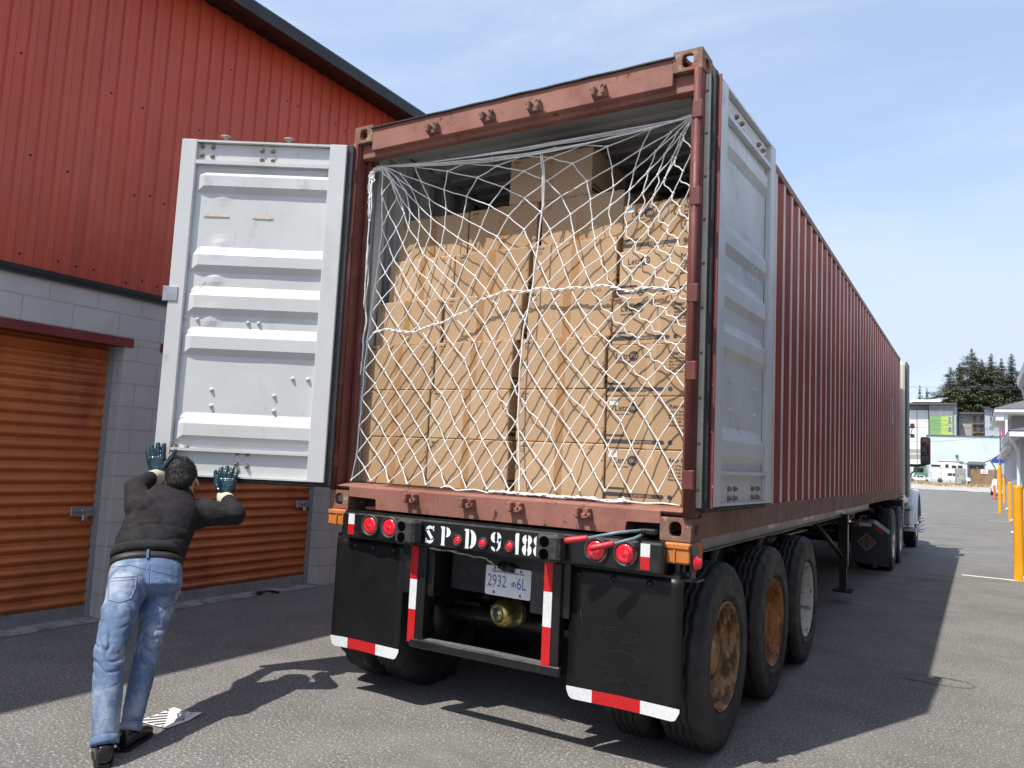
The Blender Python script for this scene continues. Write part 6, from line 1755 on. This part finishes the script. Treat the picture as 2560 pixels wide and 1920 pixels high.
# chain-link fence
CF = thing('chain_link_fence', (-3, YF, gz(YF)), 'tall chain-link fence in front of the parked vehicles', 'fence')
xl, xr_, zf0, zf1 = -9.0, 1.2, 1.05, 2.85
b = MB()
x = xl
while x < xr_:
    b.tube([(x, YF, zf0), (x, YF, zf1+.05)], .035, 6); x += 1.55
b.tube([(xl, YF, zf1), (xr_, YF, zf1)], .025, 6); b.tube([(xl, YF, zf1-.62), (xr_, YF, zf1-.62)], .018, 6); b.tube([(xl, YF, zf0+.1), (xr_, YF, zf0+.1)], .02, 6)
b.build('fence_frame', m_chain, CF)
b = MB(); st = .22; k = 0; x = xl-1.8
while x < xr_:
    for s_ in (1, -1):
        x0_, x1_ = (x, x+1.8) if s_ > 0 else (x+1.8, x)
        b.tube([(x0_, YF+.005*s_, zf0), (x1_, YF+.005*s_, zf1)], .005, 3, caps=False)
    x += st
b.build('wire_mesh', m_chain, CF)
WG = thing('slatted_gate', (.0, YF-.3, 1.05), 'grey horizontal slatted panel standing against the chain-link fence', 'gate')
p0, p1 = U(615, 1332, YF-.3), U(718, 1478, YF-.3)
for i in range(8):
    b = MB(); z = p1.z+(p0.z-p1.z)*(i+.08)/8; b.box((p0.x, YF-.32, z), (p1.x, YF-.27, z+(p0.z-p1.z)*.10)); b.build('slat', m_fgrey, WG)
b = MB(); b.box((p0.x-.04, YF-.26, p1.z-.05), (p0.x+.05, YF-.20, p0.z)); b.box((p1.x-.05, YF-.26, p1.z-.05), (p1.x+.04, YF-.20, p0.z)); b.build('upright', m_fgrey, WG)
WF = thing('wooden_fence', (2.4, YF, 1.05), 'brown wooden board fence with a white notice on it', 'fence')
p0, p1 = U(775, 1340, YF), U(1035, 1505, YF)
x = p0.x; k = 0; fr_ = random.Random(2); b = MB()
while x < p1.x+.5:
    b.box((x, YF, 1.0), (x+.135, YF+.03, p0.z+fr_.uniform(-.02, .02))); x += .142
b.build('boards', m_fwood, WF)
b = MB(); b.box((p0.x, YF+.031, 2.6), (p1.x+.5, YF+.1, 2.7)); b.box((p0.x, YF+.031, 1.3), (p1.x+.5, YF+.1, 1.4)); b.box((p0.x, YF-.02, p0.z+.03), (p1.x+.5, YF+.05, p0.z+.08)); b.build('rail', m_fwood, WF)
s0, s1 = U(878, 1340, YF-.05), U(953, 1388, YF-.05)
b = MB(); b.box((s0.x, YF-.06, s1.z), (s1.x, YF-.04, s0.z)); sg = b.build('notice', m_plate, WF)
b = MB()
mm = frame((s0.x, YF-.0615, s1.z), x=(1, 0, 0), z=(0, -1, 0)); sw_, sh = s1.x-s0.x, s0.z-s1.z
for i, (u0, u1) in enumerate(((.18, .82), (.3, .7), (.15, .85))): slabrect(b, mm, sw_*u0, sh*(.68-.24*i), sw_*u1, sh*(.80-.24*i), .0)
b.build('notice_text', M('notice_red', (.6, .08, .08), .6), sg, fix=False)
# vehicles beyond the fence
def wheel_far(b, x, y, z, r): b.cyl((x, y-.02, z), (x, y+.22, z), r, 18)
def pickup(a0, a1, cb, Y, name, label):
    p, q = U(a0, cb, Y), U(a1, cb, Y); L_ = q.x-p.x; zg = gz(Y)
    s = L_/5.6
    t = thing(name, ((p.x+q.x)/2, Y+.9, zg), label, 'pickup truck')
    def X(u): return p.x+u*s
    b = MB(); mm = Matrix(((1, 0, 0, 0), (0, 0, 1, 0), (0, 1, 0, 0), (0, 0, 0, 1)))
    prof = [(0, .55), (0, 1.15), (1.95, 1.18), (2.0, 1.22), (2.15, 1.75), (2.3, 1.82), (3.55, 1.82), (3.7, 1.78), (4.25, 1.25), (5.3, 1.12), (5.55, 1.0), (5.6, .55), (4.95, .5), (4.85, .80), (4.6, .92), (4.35, .80), (4.25, .5), (1.55, .5), (1.45, .80), (1.2, .92), (.95, .80), (.85, .5)]
    b.prism([(X(u), zg+v*s) for u, v in prof], Y, Y+1.8, mm); b.build('body', m_van, t, bevel=.03)
    b = MB()
    for poly_ in ([(2.28, 1.25), (2.38, 1.70), (2.95, 1.72), (2.95, 1.25)], [(3.03, 1.25), (3.03, 1.72), (3.6, 1.70), (4.02, 1.25)]): b.prism([(X(u), zg+v*s) for u, v in poly_], Y-.012, Y-.002, mm)
    b.build('window', m_dark, t)
    for u in (1.2, 4.6):
        b = MB(); wheel_far(b, X(u), Y, zg+.38*s, .38*s); b.build('wheel', m_tyre, t)
    return t
pickup(115, 365, 1470, 103.5, 'pickup_truck', 'white pickup truck behind the left part of the chain-link fence')
pickup(372, 775, 1478, 104.5, 'pickup_truck', 'white pickup truck carrying a camper behind the chain-link fence')
YC = 104.8
CP = thing('camper', (U(560, 1400, YC).x, YC+.9, 2.2), 'white slide-in camper box on the bed of the parked pickup', 'camper')
p0, p1 = U(352, 1262, YC), U(735, 1385, YC)
b = MB(); mm = Matrix(((1, 0, 0, 0), (0, 0, 1, 0), (0, 1, 0, 0), (0, 0, 0, 1)))
w_, h_ = p1.x-p0.x, p0.z-p1.z
b.prism([(p0.x, p1.z+h_*.15), (p0.x+w_*.03, p0.z), (p0.x+w_*.78, p0.z), (p1.x, p1.z+h_*.55), (p1.x, p1.z+h_*.35), (p0.x+w_*.68, p1.z+h_*.25), (p0.x+w_*.66, p1.z-.5), (p0.x+w_*.10, p1.z-.5)], YC-.15, YC+1.8, mm); b.build('camper_shell', m_van, CP, bevel=.04)
b = MB()
for a0, a1, c0, c1 in ((362, 462, 1290, 1315), (512, 545, 1288, 1325), (578, 625, 1300, 1330), (640, 690, 1300, 1330)): fbox(b, a0, c0, a1, c1, YC-.17, .02)
b.build('window', m_dark, CP)
VN = thing('white_van', (U(180, 1400, 108).x, 109, 1.05), 'white box van parked at the far left beyond the fence', 'van')
b = MB(); fbox(b, 60, 1235, 330, 1420, 108, 2.2); b.build('body', m_van, VN, bevel=.06)
b = MB(); fbox(b, 150, 1290, 250, 1310, 107.98, .015); b.build('stripe', m_dark, VN)
GC = thing('waste_bin', (U(250, 1350, 106).x, 106.5, 1.05), 'small green bin between the parked vehicles', 'bin')
b = MB(); fbox(b, 188, 1308, 318, 1440, 106.2, 1.2); b.build('body', m_green, GC, bevel=.03); b = MB(); fbox(b, 186, 1300, 320, 1312, 106.1, 1.4); b.build('lid', m_green, GC)
RP = thing('pipe_rack', (U(640, 1260, 110).x, 110, 3), 'stack of pale pipes and planks piled on a rack behind the camper', 'pipe rack')
b = MB()
for i in range(9): p, q = U(420+8*i, 1250+3*i, 110+.15*i), U(690+5*i, 1258+3*i, 110+.15*i); b.tube([p, q], .05, 6)
b.build('pipe', m_van, RP)
b = MB()
for a_ in (440, 560, 680): p = U(a_, 1270, 110.5); b.box((p.x-.05, 110.3, 1.0), (p.x+.05, 111.5, p.z+.1))
b.build('rack_post', m_fgrey, RP)
SH = thing('shed_roof', (U(830, 1300, 106).x, 107, 1.05), 'low dark roofed shelter behind the wooden fence', 'shelter')
b = MB(); p, q = U(725, 1262, 106), U(935, 1290, 106); b.add([(p.x, 106, q.z), (q.x, 106, q.z), (q.x-.3, 108, p.z+.1), (p.x+.3, 108, p.z+.1), (p.x, 106, q.z-.12), (q.x, 106, q.z-.12)], [(0, 1, 2, 3), (4, 5, 1, 0)]); b.build('roof', m_apdk, SH, fix=False)
b = MB()
for a_ in (745, 840, 915): p2 = U(a_, 1300, 106.2); b.box((p2.x-.06, 106.1, 1.0), (p2.x+.06, 106.2, q.z-.1))
b.box((p.x+.2, 107.7, 1.0), (q.x-.2, 107.8, q.z)); b.build('post', m_apdk, SH)
# parked car and cone on the right
CA = thing('parked_car', (4.0, 78, gz(78)), 'white parked car, its rear corner showing beside the orange cone', 'car')
YK = 76; p, q = U(983, 1560, YK), U(1300, 1560, YK); s = 1.0; zg = gz(YK)
b = MB(); prof = [(0, .30), (0, .85), (.15, 1.0), (.45, 1.45), (.7, 1.52), (1.6, 1.52), (1.85, 1.45), (2.2, .98), (2.3, .5), (2.3, .3)]
rings = []
for y, k in ((0, .78), (.25, .95), (1.0, 1.0), (3.2, 1.0), (4.2, .93), (4.4, .7)):
    hw_ = .86*k; zt_ = (1.0 if y < .9 or y > 3.4 else 1.44)
    rings.append([V(p.x+.9+hw_*c_, YK+y, zg+z) for c_, z in ((-1, .3), (-1.02, .6), (-.98, .92 if zt_ < 1.2 else .92), (-.80, zt_), (.80, zt_), (.98, .92), (1.02, .6), (1, .3))])
loft(b, rings, smooth=False); b.build('body', m_van, CA, bevel=.04)
b = MB()
for sx in (-1, 1): b.box((p.x+.9+sx*.74, YK-.012+.01, zg+.62), (p.x+.9+sx*.56, YK+.03, zg+.82))
b.build('tail_light', m_lens, CA)
b = MB(); b.add([(p.x+.9-.60, YK+.92, zg+1.36), (p.x+.9+.60, YK+.92, zg+1.36), (p.x+.9+.70, YK+.55, zg+1.02), (p.x+.9-.70, YK+.55, zg+1.02)], [(0, 1, 2, 3)]); b.build('window', m_dark, CA, fix=False)
for y in (.8, 3.5):
    b = MB(); b.cyl((p.x+.9-.88, YK+y, zg+.32), (p.x+.9-.66, YK+y, zg+.32), .32, 18); b.build('wheel', m_tyre, CA)
pc = U(1022, 1580, 66); zc_ = gz(66)
CO = thing('traffic_cone', (pc.x, 66, zc_), 'slim orange traffic cone beside the white parked car', 'traffic cone')
b = MB(); mm = Matrix.Translation((pc.x, 66, zc_)); b.lathe([(.13, .03), (.10, .2), (.055, 1.02), (.045, 1.05), (0, 1.05)], 16, mm); b.build('cone', m_conew, CO); b = MB(); b.box((pc.x-.2, 65.8, zc_), (pc.x+.2, 66.2, zc_+.03)); b.build('base', m_bplas, CO)
b = MB(); b.lathe([(.085, .45), (.074, .62)], 16, mm); b.build('band', m_whr, CO)
CT = thing('utility_box', (4.3, 68, gz(68)), 'white utility cabinet behind the third bollard', 'cabinet')
b = MB(); fbox(b, 1045, 1380, 1125, 1560, 68, .8); b.build('cabinet', m_apbg, CT, bevel=.02); b = MB(); fbox(b, 1055, 1400, 1115, 1430, 67.97, .02); fbox(b, 1055, 1450, 1115, 1480, 67.97, .02); b.build('vent', m_fgrey, CT)
# blue canopy on a brown arm, pole sign
CN = thing('blue_canopy', (5, 92, 1), 'dark blue fabric canopy on brown timber braces beside the office building', 'canopy')
b = MB(); A = [U(*t_, 92) for t_ in ((985, 1262), (1000, 1228), (1085, 1180), (1125, 1165), (1125, 1275), (1000, 1272))]
b.add([(v.x, 92, v.z) for v in A]+[(v.x+.3, 94, v.z) for v in A], [list(range(6)), list(range(6, 12))]+[(i, (i+1) % 6, 6+(i+1) % 6, 6+i) for i in range(6)]); b.build('cloth', M('canopy_blue', (.02, .05, .30), .6), CN)
b = MB(); b.tube([U(912, 1272, 92.2), U(990, 1240, 92.2)], .06, 6); b.tube([U(975, 1245, 92.2), U(1030, 1330, 92.2)], .06, 6); q_ = U(1031, 1331, 92.2); b.tube([q_, (q_.x, 92.2, .8)], .06, 6); b.build('brace', M('brace_brown', (.12, .05, .04), .7), CN)
PS = thing('pole_sign', (5.6, 96, 1), 'red and blue vertical banner sign on a grey pole', 'sign')
p = U(1110, 895, 96); q_ = U(1110, 1390, 96); b = MB(); b.tube([(p.x-.28, 96, .9), (p.x-.28, 96, U(1100, 880, 96).z)], .07, 8); b.build('pole', m_apdk, PS)
b = MB(); fbox(b, 1096, 893, 1117, 1010, 95.9, .06); b.build('banner', M('banner_red', (.50, .03, .06), .6), PS); b = MB(); fbox(b, 1117.5, 893, 1132, 1010, 95.9, .06); b.build('banner', M('banner_blue', (.08, .12, .25), .6), PS)
# pale blue warehouse
WH = thing('warehouse', (0, 134, 1.05), 'long windowless pale blue warehouse wall behind the parked vehicles', 'building')
b = MB(); p, q = U(318, 993, 130), U(1088, 1018, 130)
b.box((p.x, 130, 1), (q.x, 140, p.z)); b.build('wall', m_blueg, WH)
b = MB(); b.box((p.x-.1, 129.9, p.z+.0005), (q.x+.1, 140, p.z+.16)); b.build('parapet', m_apdk, WH)
b = MB(); p2 = U(630, 1200, 129.8); b.box((p2.x-.15, 129.6, p2.z-.12), (p2.x+.15, 129.995, p2.z+.1)); b.box((p2.x-.03, 129.9, p2.z-.4), (p2.x+.03, 129.995, p2.z-.12)); b.build('wall_light', m_dark, WH)
# apartment block 1
YA = 190
AP = thing('apartment_block', (-6, YA+6, 1), 'white and lime green panelled apartment building with a flat overhanging roof', 'building')
b = MB(); fbox(b, 20, 725, 338, 1400, YA, 12); b.build('wall', m_apw, AP)
b = MB(); fbox(b, 20, 1125, 338, 1175, YA-.05, .04); fbox(b, 20, 1178, 338, 1238, YA-.06, .05); b.build('lower_band', m_apbg, AP)
b = MB(); fbox(b, 215, 725, 221, 1400, YA-.08, .06); b.build('downpipe', m_apdk, AP)
b = MB(); fbox(b, 120, 668, 352, 724, YA+.5, 11); b.build('top_storey', m_apgr, AP)
for a0, a1, c0, c1, mt, nm in ((350, 466, 670, 783, m_apgr, 'grey_panel'), (466, 590, 670, 783, m_apgr, 'grey_panel'), (350, 466, 783, 988, m_apgn, 'green_panel'), (466, 588, 783, 988, m_aplm, 'lime_panel')):
    b = MB(); fbox(b, a0, c0, a1-.5, c1, YA-1.0, 1.4); b.build(nm, mt, AP)
b = MB()
for c in (688, 738, 783, 832, 880, 927, 978): fbox(b, 350, c-1.5, 588, c+2, YA-1.06, .05)
for a in (350, 466, 531, 585): fbox(b, a-2, 670, a+2, 988, YA-1.09, .05)
b.build('panel_trim', m_apw, AP)
b = MB(); fbox(b, 590, 668, 628, 1400, YA-.6, 12); b.build('corner_wall', m_apbl, AP)
for c0, c1 in ((790, 856), (893, 940)):
    b = MB(); fbox(b, 536, c0, 578, c1, YA-1.14, .06); f = b.build('window', m_apw, AP); b = MB(); fbox(b, 541, c0+4, 573, c1-4, YA-1.18, .03); b.build('pane', m_glas, f)
b = MB(); fbox(b, 100, 650, 630, 669, YA-1.8, 14); b.build('roof', m_apdk, AP)
b = MB(); p, q = U(140, 640, YA-1), U(478, 606, YA-1); b.add([(p.x, YA-1, p.z), (q.x-.4, YA-1, p.z), (q.x, YA+2, q.z), (p.x+.5, YA+2, q.z), (p.x, YA+6, p.z), (q.x, YA+6, p.z)], [(0, 1, 2, 3), (3, 2, 5, 4)]); b.box((p.x+.5, YA+.5, p.z-.4), (q.x-.6, YA+5, p.z+.1)); b.build('roof_light', m_apw, AP, fix=False)
# apartment block 2
YB = 200
A2 = thing('apartment_block', (1, YB+6, 1), 'beige balcony apartment block with a flat roof left of the blue-grey wing', 'building')
b = MB(); fbox(b, 612, 768, 918, 1400, YB, 10); b.build('wall', m_apbg, A2); b = MB(); fbox(b, 600, 748, 925, 768, YB-1.2, 12); b.build('roof', m_apdk, A2)
b = MB(); fbox(b, 780, 768, 790, 1400, YB-.3, .4); fbox(b, 905, 768, 915, 1400, YB-.3, .4); b.build('pilaster', m_apbl, A2)
for c in (785, 880, 975):
    for a0, a1 in ((660, 710),):
        b = MB(); fbox(b, a0, c, a1, c+38, YB-.08, .07); f = b.build('window', m_apw, A2); b = MB(); fbox(b, a0+3, c+3, (a0+a1)/2-1.5, c+35, YB-.11, .03); fbox(b, (a0+a1)/2+1.5, c+3, a1-3, c+35, YB-.11, .03); b.build('pane', m_glas, f)
    for a0, a1 in ((795, 905), (616, 655)):
        b = MB(); fbox(b, a0, c, a1, c+70, YB-.05, .04); bl_ = b.build('balcony_recess', m_dark, A2)
        b = MB(); fbox(b, a0-2, c+76, a1+2, c+84, YB-1.2, 1.1); 
        n_ = int((a1-a0)/5)
        for i in range(n_+1): fbox(b, a0+i*(a1-a0)/n_-.6, c+44, a0+i*(a1-a0)/n_+.6, c+76, YB-1.2, .04)
        fbox(b, a0-2, c+42, a1+2, c+45, YB-1.2, .05); b.build('balcony', m_fwood if a0 > 700 else m_apdk, A2)
        if a0 > 700: b = MB(); fbox(b, 832, c+6, 872, c+70, YB-.09, .03); b.build('patio_door', m_glas, bl_)
A3 = thing('apartment_block', (6, YB+4, 1), 'blue-grey sided apartment wing with a sloping roof behind the office building', 'building')
b = MB(); p, q = U(918, 700, YB-2), U(1300, 800, YB-2)
mm = Matrix(((1, 0, 0, 0), (0, 0, 1, 0), (0, 1, 0, 0), (0, 0, 0, 1)))
b.prism([(p.x, 1), (p.x, p.z), (q.x, U(1300, 790, YB-2).z), (q.x, 1)], YB-2, YB+10, mm); b.build('wall', m_apbl, A3)
b = MB(); b.prism([(U(895, 692, YB-3).x, U(895, 694, YB-3).z), (U(895, 692, YB-3).x, U(895, 688, YB-3).z), (q.x, U(1300, 780, YB-2).z), (q.x, U(1300, 788, YB-2).z)], YB-3, YB+10, mm); b.build('roof', m_apdk, A3)
for c in (760, 878, 975):
    for a0, a1 in ((963, 1017), (1060, 1100)):
        b = MB(); fbox(b, a0, c, a1, c+(72 if c < 800 else 50), YB-2.1, .09); f = b.build('window', m_apw, A3); b = MB(); fbox(b, a0+5, c+5, (a0+a1)/2-2, c+(66 if c < 800 else 45), YB-2.14, .03); fbox(b, (a0+a1)/2+2, c+5, a1-5, c+(66 if c < 800 else 45), YB-2.14, .03); b.build('pane', m_glas, f)
# conifers
m_fol = [M('conifer_%d' % i, c, .8, var=.35, vs=.5, layers=[((c[0]*1.9, c[1]*1.7, c[2]*1.4), 1.2, .52, .72, None, .6)]) for i, c in enumerate(((.115, .135, .070), (.13, .14, .066), (.105, .13, .08)))]
m_bark = M('bark', (.09, .065, .05), .9, var=.3)
def conifer(X0, Y, zb_, zt_, rad, seed, label, mat, dens=1.0, shape=.8, lean=0, base=.12):
    rr = random.Random(seed); H = zt_-zb_
    t = thing('conifer_tree', (X0, Y, zb_), label, 'tree', 'dark conifers behind the apartments')
    b = MB(); b.tube([(X0, Y, zb_), (X0+lean*.5, Y, zb_+H*.5), (X0+lean, Y, zt_-.3)], [.035*H*.6, .02*H*.6, .03], 8); b.build('trunk', m_bark, t)
    b = MB(); nl = int(H*2.3*dens)
    for i in range(nl):
        u = base+(1-base)*(i+rr.random())/nl
        R_ = rad*(1-u)**shape*(rr.uniform(.62, 1.15))*(1.0+.25*math.sin(u*23+seed))+.04
        for k in range(rr.randint(6, 8)):
            a = rr.uniform(0, 2*PI); R2 = R_*rr.uniform(.6, 1.12); droop = rr.uniform(-.05, .22)*R2
            cx, cy, cz = X0+lean*u, Y, zb_+H*u
            nb = max(2, int(R2*4.6*dens))
            for q in range(nb):
                f = (q+rr.random())/nb*.95+.05
                px_, py_ = cx+math.cos(a)*R2*f, cy+math.sin(a)*R2*f
                pz_ = cz-droop*f*f*1.6+.25*R2*f*f*.5
                wd = (.22+.5*(1-f))*R2*.32+.16
                for w__ in range(3):
                    o1, o2, o3 = rr.uniform(-wd, wd), rr.uniform(-wd, wd), rr.uniform(-.28, .18)
                    sz = rr.uniform(.25, .60)*(.35+.75*(1-u)**.6)
                    c_ = Vector((px_+o1, py_+o2, pz_+o3)); aa = a+rr.uniform(-1.1, 1.1)
                    e1 = Vector((math.cos(aa), math.sin(aa), rr.uniform(-.55, .25)))*sz; e2 = Vector((-math.sin(aa), math.cos(aa), rr.uniform(-.5, .5)))*sz*.42
                    b.add([c_-e2*.8, c_+e1, c_+e2*.8, c_-e1*.5], [(0, 1, 2, 3)])
    b.build('crown', mat, t, fix=False)
YT = 222
def T(a, c): return U(a, c, YT)
specs = [(785, 112, 8.2, 1, 'tallest conifer, left of centre above the apartments', 0, .62, .0), (985, 165, 6.6, 2, 'broad conifer in the middle of the group', 1, .6, 2), (1195, 165, 5.4, 3, 'open-crowned conifer at the right end of the group', 2, .62, -3),
         (560, 305, 6.0, 4, 'spreading lower conifer at the left flank of the group', 1, .5, -4), (660, 265, 5.2, 5, 'dark conifer between the spreading one and the tallest', 0, .55, 5), (890, 225, 5.0, 6, 'conifer half hidden between the two tallest crowns', 2, .55, 6), (1090, 215, 4.6, 7, 'conifer filling the gap before the right-hand tree', 0, .55, 4), (1260, 420, 4.2, 9, 'short conifer behind the office roof', 1, .55, 0)]
for a, c, rad, sd, lb, mi_, shp, dy in specs:
    p = at(2240+a/4.147, 850+c/4.147, YT+dy); conifer(p.x, YT+dy, 6.0, p.z+.6, rad*1.75, sd, lb, m_fol[mi_], 1.35, .78)
for a, c, sd, lb in ((248, 468, 21, 'small pointed conifer at the far left above the white roof'), (320, 500, 22, 'smaller of the two conifers above the white roof')):
    p = at(2240+a/4.147, 850+c/4.147, 240); conifer(p.x, 240, 10, p.z, 3.0, sd, lb, m_fol[sd % 2], .9, .8)
# overhead wires
for k, (a0, c0, a1, c1, Y0, Y1) in enumerate(((60, 458, 1300, 452, 150, 150), (60, 466, 1300, 484, 150, 150), (60, 770, 700, 868, 118, 124), (60, 872, 1130, 884, 120, 120), (60, 1015, 420, 1018, 119, 119))):
    p, q = U(a0, c0, Y0), U(a1, c1, Y1); p = p+(p-q)*1.2; q = q+(q-p)*.5
    b = MB(); pts = [p.lerp(q, i/20)-V(0, 0, .5*math.sin(PI*i/20)) for i in range(21)]; b.tube(pts, .018, 4)
    o = b.build('overhead_wire', m_apdk); tag(o, 'thin overhead power wire crossing ' + ('the sky just above the other high one', 'the sky just below the other high one', 'in front of the green panels, sloping down to the right', 'the apartments, nearly level', 'the white wall low down')[k], 'wire', 'overhead wires')
